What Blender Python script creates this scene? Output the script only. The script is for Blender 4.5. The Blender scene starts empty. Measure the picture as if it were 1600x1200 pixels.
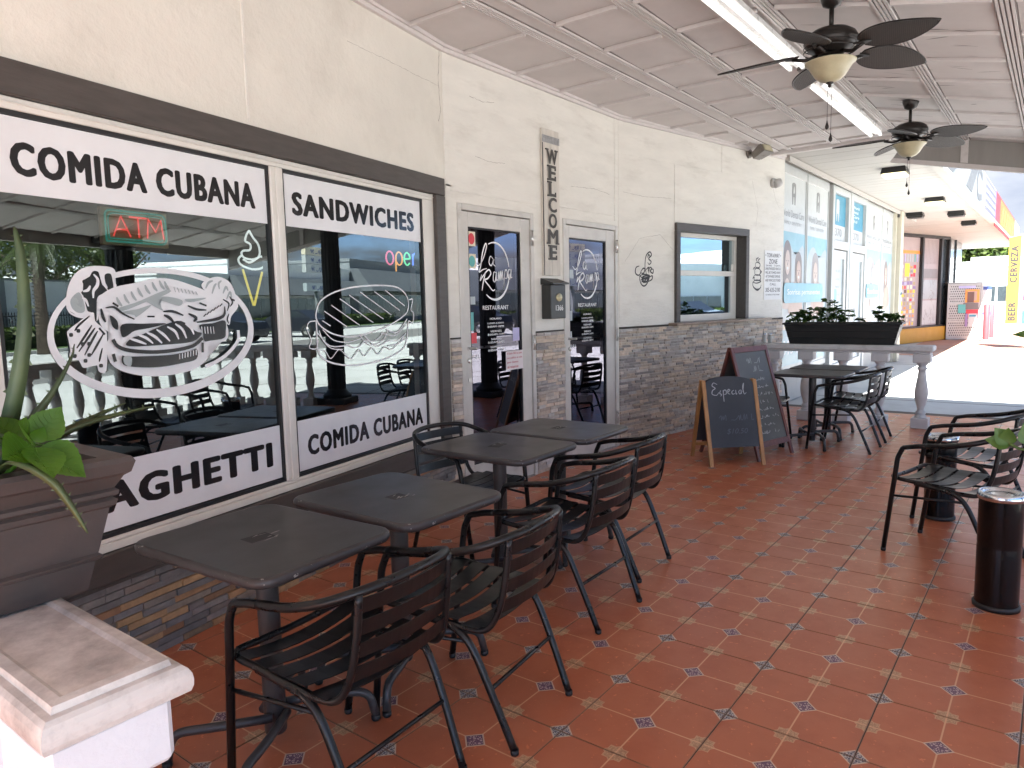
import bpy, bmesh, math, random
from mathutils import Vector, Matrix
R = math.radians
scn = bpy.context.scene
COL = scn.collection
rnd = random.Random(7)

# ------------------------------------------------------------------ camera
cam_d = bpy.data.cameras.new('camera')
cam = bpy.data.objects.new('camera', cam_d)
COL.objects.link(cam)
cam_d.sensor_width = 36
cam_d.lens = 25.1968
cam_d.clip_start = 0.05
cam_d.clip_end = 2000
_F = Vector([0.790044, 0.602829, -0.111477]); _Rt = Vector([0.604444, -0.796328, -0.022539]); _U = Vector([0.10236, 0.049575, 0.993511])
m = Matrix((_Rt, _U, -_F)).transposed().to_4x4()
m.translation = (0, 0, 1.5)
cam.matrix_world = m
scn.camera = cam

# ------------------------------------------------------------------ sky, sun, exposure
SUN = Vector((-0.62, -0.29, 1.0)).normalized()
world = bpy.data.worlds.new('World'); scn.world = world; world.use_nodes = True
nt = world.node_tree; nt.nodes.clear()
out = nt.nodes.new('ShaderNodeOutputWorld'); bg = nt.nodes.new('ShaderNodeBackground')
sky = nt.nodes.new('ShaderNodeTexSky'); sky.sky_type = 'NISHITA'; sky.sun_disc = False
sky.sun_elevation = math.asin(SUN.z); sky.sun_rotation = math.atan2(SUN.x, SUN.y)
sky.altitude = 6000; sky.air_density = 1.0; sky.dust_density = .1; sky.ozone_density = 1.6
tc = nt.nodes.new('ShaderNodeTexCoord'); mp = nt.nodes.new('ShaderNodeMapping'); mp.inputs['Scale'].default_value = (1, 1, 3.2); mp.inputs['Location'].default_value = (.35, .2, .1)
no = nt.nodes.new('ShaderNodeTexNoise'); no.inputs['Scale'].default_value = 2.6; no.inputs['Detail'].default_value = 9; no.inputs['Roughness'].default_value = .56; no.inputs['Distortion'].default_value = .35
ramp = nt.nodes.new('ShaderNodeValToRGB'); ramp.color_ramp.elements[0].position = .44; ramp.color_ramp.elements[1].position = .60
n2 = nt.nodes.new('ShaderNodeTexNoise'); n2.inputs['Scale'].default_value = 5.5; n2.inputs['Detail'].default_value = 6
r2 = nt.nodes.new('ShaderNodeValToRGB'); r2.color_ramp.elements[0].position = .32; r2.color_ramp.elements[1].position = .68
r2.color_ramp.elements[0].color = (.85, 1.0, 1.35, 1); r2.color_ramp.elements[1].color = (1.95, 2.0, 2.1, 1)
mix = nt.nodes.new('ShaderNodeMixRGB')
L = nt.links.new
L(tc.outputs['Generated'], mp.inputs['Vector']); L(mp.outputs['Vector'], no.inputs['Vector']); L(mp.outputs['Vector'], n2.inputs['Vector'])
L(no.outputs['Fac'], ramp.inputs['Fac']); L(n2.outputs['Fac'], r2.inputs['Fac'])
L(ramp.outputs['Color'], mix.inputs['Fac']); L(sky.outputs['Color'], mix.inputs['Color1']); L(r2.outputs['Color'], mix.inputs['Color2'])
L(mix.outputs['Color'], bg.inputs['Color']); bg.inputs['Strength'].default_value = .075
L(bg.outputs['Background'], out.inputs['Surface'])
sd = bpy.data.lights.new('sun', 'SUN'); sd.energy = 4.4; sd.angle = R(.6); sd.color = (1, .98, .955)
so = bpy.data.objects.new('sun', sd); COL.objects.link(so)
so.rotation_euler = SUN.to_track_quat('Z', 'Y').to_euler()
scn.view_settings.view_transform = 'Standard'; scn.view_settings.look = 'None'
scn.view_settings.exposure = 3.02; scn.view_settings.gamma = 1; scn.view_settings.use_curve_mapping = False
scn.cycles.max_bounces = 9; scn.cycles.diffuse_bounces = 5; scn.cycles.glossy_bounces = 4; scn.cycles.transparent_max_bounces = 12
scn.cycles.sample_clamp_indirect = 6

# ------------------------------------------------------------------ materials
def node_mat(name):
    M = bpy.data.materials.new(name); M.use_nodes = True
    return M, M.node_tree, M.node_tree.nodes['Principled BSDF']
class G:
    "tiny node expression helper"
    def __init__(s, t): s.t = t
    def n(s, typ, **kw):
        k = s.t.nodes.new(typ)
        for a, b in kw.items(): setattr(k, a, b)
        return k
    def put(s, sock, v):
        if isinstance(v, (int, float, tuple)): sock.default_value = v
        else: s.t.links.new(v, sock)
    def m(s, op, a, b=0.0, c=None):
        k = s.n('ShaderNodeMath', operation=op); s.put(k.inputs[0], a); s.put(k.inputs[1], b)
        if c is not None: s.put(k.inputs[2], c)
        return k.outputs[0]
    def mix(s, f, a, b, blend='MIX'):
        k = s.n('ShaderNodeMixRGB', blend_type=blend); s.put(k.inputs[0], f)
        s.put(k.inputs[1], a); s.put(k.inputs[2], b); return k.outputs[0]
    def noise(s, vec, scale, detail=4, rough=.5, dist=0):
        k = s.n('ShaderNodeTexNoise'); s.put(k.inputs['Vector'], vec); k.inputs['Scale'].default_value = scale
        k.inputs['Detail'].default_value = detail; k.inputs['Roughness'].default_value = rough; k.inputs['Distortion'].default_value = dist
        return k.outputs['Fac']
    def ramp(s, f, p0, p1, c0=(0, 0, 0, 1), c1=(1, 1, 1, 1)):
        k = s.n('ShaderNodeValToRGB'); e = k.color_ramp.elements
        e[0].position = p0; e[1].position = p1; e[0].color = c0; e[1].color = c1
        s.put(k.inputs[0], f); return k.outputs[0]
    def bump(s, h, strength, dist=.01):
        k = s.n('ShaderNodeBump'); k.inputs['Strength'].default_value = strength; k.inputs['Distance'].default_value = dist
        s.put(k.inputs['Height'], h); return k.outputs[0]
def c4(c, k=1.0): return (min(1, c[0]*k), min(1, c[1]*k), min(1, c[2]*k), 1)
def pm(name, col, rough=.6, metal=0, var=.12, vs=6, bump=.15, bs=60, spec=.5, dirt=None, ds=1.6, dthr=(.5, .75), attr=False, coords='Object', trans=0, emit=None, es=0, stretch=None, sheen=None):
    M, t, P = node_mat(name); g = G(t)
    k = g.n('ShaderNodeTexCoord'); v = k.outputs[coords if coords != 'Position' else 'Object']
    if coords == 'Position': v = g.n('ShaderNodeNewGeometry').outputs['Position']
    if stretch:
        q = g.n('ShaderNodeMapping'); q.inputs['Scale'].default_value = stretch; g.put(q.inputs['Vector'], v); v = q.outputs[0]
    f = g.noise(v, vs, 5, .6)
    base = g.mix(g.ramp(f, .3, .7), c4(col, 1-var), c4(col, 1+var))
    if attr:
        a = g.n('ShaderNodeVertexColor'); a.layer_name = 'Col'
        base = g.mix(1.0, base, a.outputs['Color'], 'MULTIPLY')
    if dirt is not None:
        base = g.mix(g.ramp(g.noise(v, ds, 8, .68), dthr[0], dthr[1]), base, c4(dirt))
    g.put(P.inputs['Base Color'], base)
    rr = g.m('ADD', g.m('MULTIPLY', g.noise(v, vs*2.3, 4), .22), rough-.11)
    g.put(P.inputs['Roughness'], rr)
    P.inputs['Metallic'].default_value = metal; P.inputs['Specular IOR Level'].default_value = spec
    if bump: g.put(P.inputs['Normal'], g.bump(g.noise(v, bs, 5, .6), bump, .006 if bump > .8 else .004))
    if trans: P.inputs['Transmission Weight'].default_value = trans
    if emit: P.inputs['Emission Color'].default_value = c4(emit); P.inputs['Emission Strength'].default_value = es
    return M
def glass_mat(name, tint, see, base):
    "window pane: partly see-through, partly mirror"
    M = bpy.data.materials.new(name); M.use_nodes = True; t = M.node_tree; t.nodes.clear(); g = G(t)
    o = g.n('ShaderNodeOutputMaterial'); gl = g.n('ShaderNodeBsdfGlossy'); tr = g.n('ShaderNodeBsdfTransparent'); mx = g.n('ShaderNodeMixShader')
    gl.inputs['Color'].default_value = c4(tint); gl.inputs['Roughness'].default_value = 0.0; tr.inputs['Color'].default_value = c4(see)
    fr = g.n('ShaderNodeFresnel'); fr.inputs['IOR'].default_value = 1.7
    tc_ = g.n('ShaderNodeTexCoord')
    g.put(mx.inputs[0], g.m('MINIMUM', g.m('ADD', g.m('MULTIPLY', fr.outputs[0], .9), base), 1.0))
    bmp = g.bump(g.noise(tc_.outputs['Object'], 1.3, 2), .02, .02); g.put(gl.inputs['Normal'], bmp)
    t.links.new(tr.outputs[0], mx.inputs[1]); t.links.new(gl.outputs[0], mx.inputs[2]); t.links.new(mx.outputs[0], o.inputs[0])
    return M
def flat(name, col, rough=.5, **k): return pm(name, col, rough, var=.04, bump=0, **k)

MT = {}
MT['wall'] = pm('painted_render', (.67, .64, .57), .75, var=.07, vs=1.4, bump=.9, bs=22, dirt=(.50, .465, .40), ds=1.3, dthr=(.52, .9))
MT['wallB'] = pm('painted_board', (.70, .675, .615), .7, var=.06, vs=2, bump=1.0, bs=11, dirt=(.50, .465, .405), ds=1.8, dthr=(.52, .9), stretch=(1, 1, 4))
MT['ceil'] = pm('ceiling_paint', (.57, .53, .51), .8, var=.08, vs=1.5, bump=.35, bs=9, dirt=(.45, .41, .39), ds=1.1, dthr=(.55, .9))
MT['ceil_trim'] = pm('ceiling_trim_paint', (.60, .56, .54), .7, var=.07, vs=3, bump=.2, bs=30, dirt=(.42, .38, .36), ds=3, dthr=(.58, .8))
MT['ceil_line'] = pm('groove_shade_and_flake_paint', (.20, .175, .165), .9, var=.15, bump=0)  # shade of the strip grooves put into the colour; paint flakes share it
MT['gap'] = pm('ceiling_gap_shade', (.14, .11, .10), .9, var=.1, bump=0)  # slab coloured dark so the gaps between panels read as shadow lines
MT['soffit'] = pm('soffit_paint', (.42, .395, .36), .7, var=.05, vs=1.5, bump=.2, bs=20, dirt=(.34, .31, .28), ds=1.5, dthr=(.6, .9))
MT['trimdark'] = pm('dark_brown_trim', (.062, .052, .046), .5, var=.2, vs=5, bump=.25, bs=30, stretch=(1, 6, 6))
MT['frame'] = pm('window_frame_paint', (.68, .655, .60), .45, var=.06, vs=4, bump=.12, bs=40, dirt=(.40, .37, .33), ds=3.5, dthr=(.62, .85))
MT['doorframe'] = pm('door_frame_paint', (.55, .53, .49), .45, var=.09, vs=5, bump=.1, bs=40, dirt=(.30, .27, .24), ds=4, dthr=(.58, .85))
MT['steel'] = pm('brushed_steel', (.55, .54, .52), .3, 1, var=.1, bump=.03)
MT['chrome'] = pm('chrome', (.66, .72, .78), .15, 1, var=.05, bump=0)
MT['gasket'] = flat('black_rubber', (.012, .012, .013), .5)
MT['vinyl'] = flat('white_vinyl', (.72, .725, .735), .35)
MT['vinylink'] = flat('black_vinyl', (.012, .012, .013), .16)
MT['greyvinyl'] = flat('grey_vinyl', (.33, .37, .37), .3)
MT['chairmetal'] = pm('black_powder_coat', (.008, .008, .0085), .30, var=.25, vs=9, bump=.05, bs=120, dirt=(.03, .03, .03), ds=14, dthr=(.7, .85), spec=.4)
MT['slat'] = pm('black_slat_metal', (.007, .007, .0075), .34, var=.25, vs=7, bump=.06, bs=80, dirt=(.03, .03, .03), ds=10, dthr=(.7, .85), spec=.4)
MT['tabletop'] = pm('dark_laminate', (.050, .046, .045), .34, var=.1, vs=3, bump=.04, bs=90, dirt=(.085, .08, .078), ds=5, dthr=(.6, .85))
MT['tableedge'] = pm('worn_dark_edge', (.045, .041, .042), .36, var=.15, vs=7, bump=.05, bs=70, dirt=(.42, .4, .37), ds=38, dthr=(.635, .66))
MT['pole'] = pm('grey_metal_post', (.05, .046, .046), .38, var=.15, vs=8, bump=.05, bs=60, dirt=(.25, .24, .23), ds=30, dthr=(.73, .76))
MT['scuff'] = flat('worn_patch', (.42, .40, .38), .6)
MT['residue'] = flat('tape_residue', (.028, .027, .028), .6)
MT['stone_cap'] = pm('weathered_cap', (.62, .585, .545), .6, var=.12, vs=5, bump=.35, bs=30, dirt=(.30, .275, .255), ds=4.2, dthr=(.42, .62))
MT['white_paint'] = pm('chipped_white_paint', (.74, .755, .775), .6, var=.05, vs=6, bump=.6, bs=35, dirt=(.55, .54, .53), ds=5, dthr=(.6, .85))
MT['baluster'] = pm('grey_white_masonry', (.56, .55, .545), .7, var=.08, vs=8, bump=.3, bs=60, dirt=(.33, .32, .31), ds=6, dthr=(.58, .85))
MT['pot'] = pm('brown_planter', (.056, .043, .039), .55, var=.18, vs=4, bump=.35, bs=28, dirt=(.034, .031, .032), ds=2.6, dthr=(.48, .75))
MT['blackpot'] = pm('black_planter', (.008, .008, .008), .5, var=.15, vs=9, bump=.15, bs=60)
MT['soil'] = pm('potting_soil', (.03, .022, .016), .95, var=.4, vs=40, bump=.8, bs=50)
MT['grout'] = pm('grout', (.10, .075, .06), .8, var=.2, vs=9, bump=.3)
MT['concrete'] = pm('concrete', (.50, .50, .485), .85, var=.1, vs=.6, bump=.25, bs=20, dirt=(.36, .355, .34), ds=.8, dthr=(.5, .85))
MT['apron'] = pm('grey_slab', (.26, .255, .25), .55, var=.12, vs=.9, bump=.2, bs=25, dirt=(.19, .185, .18), ds=1.3, dthr=(.5, .8))
MT['redconcrete'] = pm('red_painted_concrete', (.42, .235, .17), .8, var=.15, vs=.5, bump=.2, bs=12, dirt=(.46, .36, .30), ds=.6, dthr=(.45, .75))
MT['stone'] = pm('ledger_stone', (.9, .9, .9), .7, var=.25, vs=22, bump=.6, bs=70, attr=True, dirt=(.20, .16, .13), ds=14, dthr=(.6, .9), coords='Position')
MT['mortar'] = pm('dark_joint', (.06, .052, .046), .9, var=.2)
MT['fanmetal'] = pm('dark_bronze', (.022, .018, .016), .4, .4, var=.2, bump=.05)
MT['wicker'] = None
MT['bowl'] = pm('amber_glass_bowl', (.42, .38, .25), .4, var=.12, vs=14, bump=.2, bs=25)
MT['tube'] = pm('fluorescent_tube', (.9, .9, .88), .3, bump=0, var=.01, emit=(1, .99, .96), es=.15)
MT['fixture'] = pm('fixture_white_paint', (.75, .75, .73), .3, var=.04, bump=0)
MT['lamp_lit'] = pm('lit_diffuser', (.8, .75, .55), .4, bump=0, var=.02, emit=(1, .86, .45), es=.55)
MT['lamp_off'] = pm('white_diffuser', (.8, .79, .76), .4, bump=0, var=.02, emit=(1, .95, .8), es=.1)
MT['darkplastic'] = pm('dark_plastic', (.02, .019, .019), .45, var=.1, bump=.05)
MT['greymetal'] = pm('grey_metal_housing', (.22, .20, .18), .4, .6, var=.2, vs=9, bump=.08, dirt=(.1, .08, .06), ds=9)
MT['camwhite'] = flat('camera_housing', (.45, .44, .42), .35)
MT['brass'] = pm('tarnished_brass', (.42, .36, .22), .35, .9, var=.25, vs=30, bump=.3, bs=70)
MT['mailbox'] = pm('dark_mailbox', (.04, .04, .037), .4, .2, var=.2, vs=10, bump=.06)
MT['whiteprint'] = flat('white_lettering', (.8, .8, .8), .5)
MT['board_wood'] = pm('whitewashed_board', (.56, .52, .46), .7, var=.15, vs=4, bump=.3, bs=25, dirt=(.36, .38, .40), ds=9, dthr=(.56, .8), stretch=(3, 1, .6))
MT['galv'] = pm('galvanised_band', (.33, .33, .33), .5, .5, var=.25, vs=25, bump=.1)
MT['letter_dark'] = pm('charcoal_letters', (.055, .05, .045), .6, var=.15, bump=.1)
MT['pine'] = pm('varnished_pine', (.42, .21, .075), .45, var=.25, vs=6, bump=.12, bs=30, stretch=(4, 4, .5))
MT['mahog'] = pm('red_stained_wood', (.13, .038, .028), .4, var=.25, vs=6, bump=.1, bs=30, stretch=(4, 4, .5))
MT['slate1'] = pm('blue_black_chalkboard', (.028, .034, .044), .55, var=.18, vs=2.5, bump=.03, dirt=(.06, .066, .075), ds=3, dthr=(.45, .95))
MT['slate2'] = pm('grey_chalkboard', (.075, .077, .073), .5, var=.2, vs=2, bump=.03, dirt=(.13, .13, .125), ds=2.2, dthr=(.45, .95))
MT['chalk'] = flat('chalk', (.42, .44, .46), .9)
MT['chalk2'] = flat('faint_chalk', (.10, .115, .135), .9)
MT['chalk3'] = flat('white_chalk', (.5, .5, .48), .9)
MT['ledge'] = pm('stone_ledge', (.26, .19, .14), .4, var=.25, vs=12, bump=.15, bs=40)
MT['ink'] = flat('black_ink', (.03, .028, .03), .6)
MT['paper'] = pm('sign_paper', (.72, .72, .72), .6, var=.03, bump=0)
MT['pink_paper'] = flat('pale_pink_sign', (.72, .66, .66), .6)
MT['redink'] = flat('red_ink', (.45, .03, .04), .6)
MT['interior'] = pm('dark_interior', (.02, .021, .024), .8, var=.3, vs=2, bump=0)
MT['leaf'] = None
MT['bark'] = pm('bark', (.13, .10, .075), .9, var=.3, vs=12, bump=.9, bs=18, stretch=(1, 1, .4))
MT['grass'] = pm('grass_blades', (.06, .11, .025), .8, var=.35, vs=8, bump=.6, bs=50)
MT['asphalt'] = pm('worn_asphalt', (.16, .155, .15), .9, var=.15, vs=1, bump=.4, bs=60)
MT['bldg'] = pm('white_building_render', (.80, .82, .82), .8, var=.05, vs=.6, bump=.2, bs=8, dirt=(.56, .58, .57), ds=.5, dthr=(.55, .9))
MT['bldg2'] = pm('grey_building_render', (.22, .24, .25), .8, var=.08, vs=.6, bump=.2, bs=8)
MT['awning'] = pm('grey_awning', (.15, .165, .18), .7, var=.12, vs=1, bump=.2, bs=10)
MT['farglass'] = pm('dark_shop_glass', (.035, .045, .05), .12, var=.3, bump=0, spec=.7)
MT['yellow'] = pm('yellow_paint', (.55, .29, .03), .5, var=.06, vs=2, bump=.1)
MT['black_frame'] = pm('black_aluminium', (.02, .018, .018), .4, var=.1, bump=0)
MT['cream_post'] = pm('cream_metal_post', (.50, .46, .36), .5, var=.06, vs=3, bump=.1)
MT['aluwhite'] = pm('white_aluminium', (.46, .47, .46), .4, var=.05, bump=.05)
MT['shade_grey'] = pm('grey_panel_paint', (.30, .285, .265), .75, var=.1, vs=1.5, bump=.2, bs=15, stretch=(1, 3, .6))
for nm, c in dict(p_white=(.50, .52, .51), p_sky=(.24, .43, .49), p_blue=(.045, .24, .35), p_pill=(.14, .38, .48), p_skin=(.42, .29, .235), p_skin2=(.47, .37, .32), p_hair=(.16, .13, .12), p_hair2=(.25, .23, .225), p_grey=(.20, .205, .205), p_pale=(.40, .45, .465), p_orange=(.80, .30, .05), p_red=(.62, .035, .05), p_yellow=(.80, .62, .03), p_lilac=(.42, .40, .62), p_purple=(.26, .18, .36), p_green=(.12, .34, .16), p_teal=(.10, .38, .36), p_navy=(.04, .07, .25), p_brown=(.14, .06, .04), p_mauve=(.40, .34, .34), p_cream=(.72, .64, .48), p_tan=(.42, .33, .18)).items(): MT[nm] = flat(nm, c, .4)
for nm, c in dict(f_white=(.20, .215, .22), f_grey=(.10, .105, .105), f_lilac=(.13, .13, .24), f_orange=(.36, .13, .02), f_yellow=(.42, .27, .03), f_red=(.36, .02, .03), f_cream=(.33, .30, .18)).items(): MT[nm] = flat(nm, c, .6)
MT['flagcloth'] = pm('flag_cloth', (.22, .26, .31), .7, var=.08, vs=2, bump=.1)
MT['bollard'] = pm('red_bollard_paint', (.62, .06, .07), .45, var=.1, bump=.05)
MT['cage'] = pm('galvanised_sheet', (.40, .385, .36), .45, .3, var=.1, vs=6, bump=.05)
MT['neon_red'] = pm('red_neon_tube', (.6, .05, .05), .3, bump=0, emit=(1, .1, .08), es=.18)
MT['neon_teal'] = pm('teal_neon_tube', (.10, .35, .30), .3, bump=0, emit=(.1, .7, .55), es=.04)
MT['neon_white'] = pm('white_neon_tube', (.8, .8, .8), .3, bump=0, emit=(.9, 1, 1), es=.14)
MT['neon_yellow'] = pm('yellow_neon_tube', (.7, .55, .05), .3, bump=0, emit=(1, .8, .1), es=.13)
MT['neon_pink'] = pm('pink_neon_tube', (.7, .1, .2), .3, bump=0, emit=(1, .2, .35), es=.20)
MT['neon_orange'] = pm('orange_neon_tube', (.7, .3, .05), .3, bump=0, emit=(1, .45, .1), es=.20)
MT['neon_green'] = pm('green_neon_tube', (.1, .7, .3), .3, bump=0, emit=(.2, 1, .45), es=.20)
MT['neon_blue'] = pm('blue_neon_tube', (.1, .15, .8), .3, bump=0, emit=(.15, .3, 1), es=.3)
MT['carpaint'] = pm('dark_car_paint', (.03, .035, .045), .2, .3, var=.1, bump=0)
MT['carwhite'] = pm('white_car_paint', (.6, .6, .6), .2, var=.05, bump=0)
MT['tyre'] = flat('tyre_rubber', (.02, .02, .02), .8)
MT['glass'] = glass_mat('shop_glass', (.84, .95, .93), (.55, .58, .57), .10)
MT['doorglass'] = glass_mat('tinted_door_glass', (.88, .84, 1.0), (.40, .39, .43), .06)
MT['servglass'] = glass_mat('blue_mirror_glass', (.72, .90, 1.0), (.3, .34, .36), .42)
def leaf_mat(name, c0, c1, sss=.3):
    M, t, P = node_mat(name); g = G(t); k = g.n('ShaderNodeTexCoord'); a = g.n('ShaderNodeVertexColor'); a.layer_name = 'Col'
    f = g.noise(k.outputs['Object'], 14, 4)
    b = g.mix(g.ramp(f, .3, .7), c4(c0), c4(c1)); b = g.mix(1.0, b, a.outputs['Color'], 'MULTIPLY')
    g.put(P.inputs['Base Color'], b); P.inputs['Roughness'].default_value = .45
    tl = g.n('ShaderNodeBsdfTranslucent'); g.put(tl.inputs['Color'], g.mix(1.0, b, (1, 1, .5, 1), 'MULTIPLY'))
    mx = g.n('ShaderNodeMixShader'); mx.inputs[0].default_value = sss
    t.links.new(P.outputs[0], mx.inputs[1]); t.links.new(tl.outputs[0], mx.inputs[2])
    t.links.new(mx.outputs[0], t.nodes['Material Output'].inputs['Surface'])
    return M
MT['leaf'] = leaf_mat('oregano_leaf', (.05, .13, .012), (.10, .22, .025), .35)
MT['aloe'] = leaf_mat('aloe_blade', (.04, .062, .03), (.07, .10, .045), .1)
MT['geran'] = leaf_mat('planter_leaf', (.035, .075, .02), (.065, .12, .03), .3)
MT['treeleaf'] = leaf_mat('tree_leaf', (.045, .075, .018), (.085, .12, .03), .25)
def wicker():
    M, t, P = node_mat('woven_wicker'); g = G(t); k = g.n('ShaderNodeTexCoord')
    sx = g.n('ShaderNodeSeparateXYZ'); g.put(sx.inputs[0], k.outputs['Object'])
    w = g.m('MULTIPLY', g.m('SINE', g.m('MULTIPLY', sx.outputs[0], 520.0)), g.m('SINE', g.m('MULTIPLY', sx.outputs[1], 420.0)))
    b = g.mix(g.ramp(w, .2, .8), (.022, .016, .013, 1), (.085, .062, .05, 1))
    g.put(P.inputs['Base Color'], b); P.inputs['Roughness'].default_value = .6
    g.put(P.inputs['Normal'], g.bump(w, .5, .003)); return M
MT['wicker'] = wicker()
TS = 0.43036
def tile_mat():
    M, t, P = node_mat('printed_terracotta'); g = G(t)
    uv = g.n('ShaderNodeUVMap'); uv.uv_map = 'UVMap'; s = g.n('ShaderNodeSeparateXYZ'); g.put(s.inputs[0], uv.outputs[0])
    u, v = s.outputs[0], s.outputs[1]
    geo = g.n('ShaderNodeNewGeometry'); pos = geo.outputs['Position']
    au = g.m('ABSOLUTE', u); av = g.m('ABSOLUTE', v); h = TS/2
    cu = g.m('SUBTRACT', h, au); cv = g.m('SUBTRACT', h, av)
    d0 = g.m('ADD', au, av); d1 = g.m('ADD', cu, cv)
    cen = g.m('LESS_THAN', d0, .047); cenin = g.m('LESS_THAN', d0, .0395); cenl = g.m('LESS_THAN', g.m('ABSOLUTE', g.m('SUBTRACT', d0, .0375)), .0016)
    cor = g.m('LESS_THAN', d1, .049); corin = g.m('LESS_THAN', d1, .0425)
    def star(a, b):
        return g.m('MAXIMUM', g.m('LESS_THAN', g.m('MAXIMUM', a, b), .034), g.m('LESS_THAN', g.m('ADD', a, b), .047))
    def star2(a, b):
        return g.m('MAXIMUM', g.m('LESS_THAN', g.m('MAXIMUM', a, b), .0305), g.m('LESS_THAN', g.m('ADD', a, b), .042))
    st = g.m('MAXIMUM', star(cu, av), star(au, cv)); sti = g.m('MAXIMUM', star2(cu, av), star2(au, cv))
    line = g.m('MULTIPLY', g.m('LESS_THAN', g.m('MINIMUM', au, av), .0027), g.m('GREATER_THAN', d0, .046))
    vo = g.n('ShaderNodeTexVoronoi'); vo.feature = 'DISTANCE_TO_EDGE'; vo.inputs['Scale'].default_value = 95; g.put(vo.inputs['Vector'], uv.outputs[0])
    scroll = g.m('LESS_THAN', vo.outputs['Distance'], .10)
    sym = g.n('ShaderNodeCombineXYZ'); g.put(sym.inputs[0], cu); g.put(sym.inputs[1], cv)
    vo2 = g.n('ShaderNodeTexVoronoi'); vo2.feature = 'DISTANCE_TO_EDGE'; vo2.inputs['Scale'].default_value = 110; g.put(vo2.inputs['Vector'], sym.outputs[0])
    lace = g.m('LESS_THAN', vo2.outputs['Distance'], .13)
    oi = g.n('ShaderNodeObjectInfo')
    n1 = g.noise(pos, 1.4, 4, .6); n2_ = g.noise(pos, 34, 6, .65); n3 = g.noise(pos, 7, 5, .6)
    tc0 = g.mix(g.ramp(n1, .3, .7), (.68, .212, .092, 1), (.78, .285, .14, 1))
    tc0 = g.mix(g.m('MULTIPLY', oi.outputs['Random'], .55), tc0, (.56, .155, .065, 1))
    tc0 = g.mix(g.m('MULTIPLY', g.ramp(n3, .45, .75), .6), tc0, (.46, .12, .052, 1))
    tc0 = g.mix(g.m('MULTIPLY', g.ramp(n2_, .66, .74), .5), tc0, (.66, .38, .25, 1))
    tc0 = g.mix(g.m('MULTIPLY', g.ramp(n2_, .36, .26), .5), tc0, (.24, .065, .035, 1))
    gold = g.mix(g.m('MULTIPLY', scroll, .85), (.50, .34, .19, 1), (.28, .13, .065, 1))
    big = g.noise(pos, .55, 3, .5); tc0 = g.mix(g.m('MULTIPLY', g.ramp(big, .45, .7), .35), tc0, (.48, .15, .07, 1))
    tc1 = g.mix(g.m('MULTIPLY', st, .62), tc0, (.62, .42, .25, 1)); tc1 = g.mix(g.m('MULTIPLY', sti, .66), tc1, gold)
    tc1 = g.mix(line, tc1, (.66, .38, .22, 1))
    tc1 = g.mix(cen, tc1, (.60, .46, .36, 1)); tc1 = g.mix(cenin, tc1, g.mix(g.m('LESS_THAN', vo.outputs['Distance'], .16), (.52, .41, .40, 1), (.13, .06, .12, 1)))
    tc1 = g.mix(cenl, tc1, (.07, .035, .06, 1))
    tc1 = g.mix(cor, tc1, (.60, .46, .34, 1)); tc1 = g.mix(corin, tc1, g.mix(lace, (.06, .065, .10, 1), (.45, .42, .40, 1)))
    edge = g.m('LESS_THAN', g.m('MINIMUM', cu, cv), .0042)
    tc1 = g.mix(g.m('MULTIPLY', edge, .6), tc1, (.30, .17, .10, 1))
    g.put(P.inputs['Base Color'], tc1)
    g.put(P.inputs['Roughness'], g.m('ADD', g.m('MULTIPLY', n3, .25), .22)); P.inputs['Specular IOR Level'].default_value = .5
    hh = g.m('ADD', g.m('MULTIPLY', n2_, .5), g.m('MULTIPLY', g.m('ADD', line, g.m('MULTIPLY', scroll, st)), -.5))
    g.put(P.inputs['Normal'], g.bump(hh, .18, .003))
    return M
MT['tile'] = tile_mat()

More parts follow.
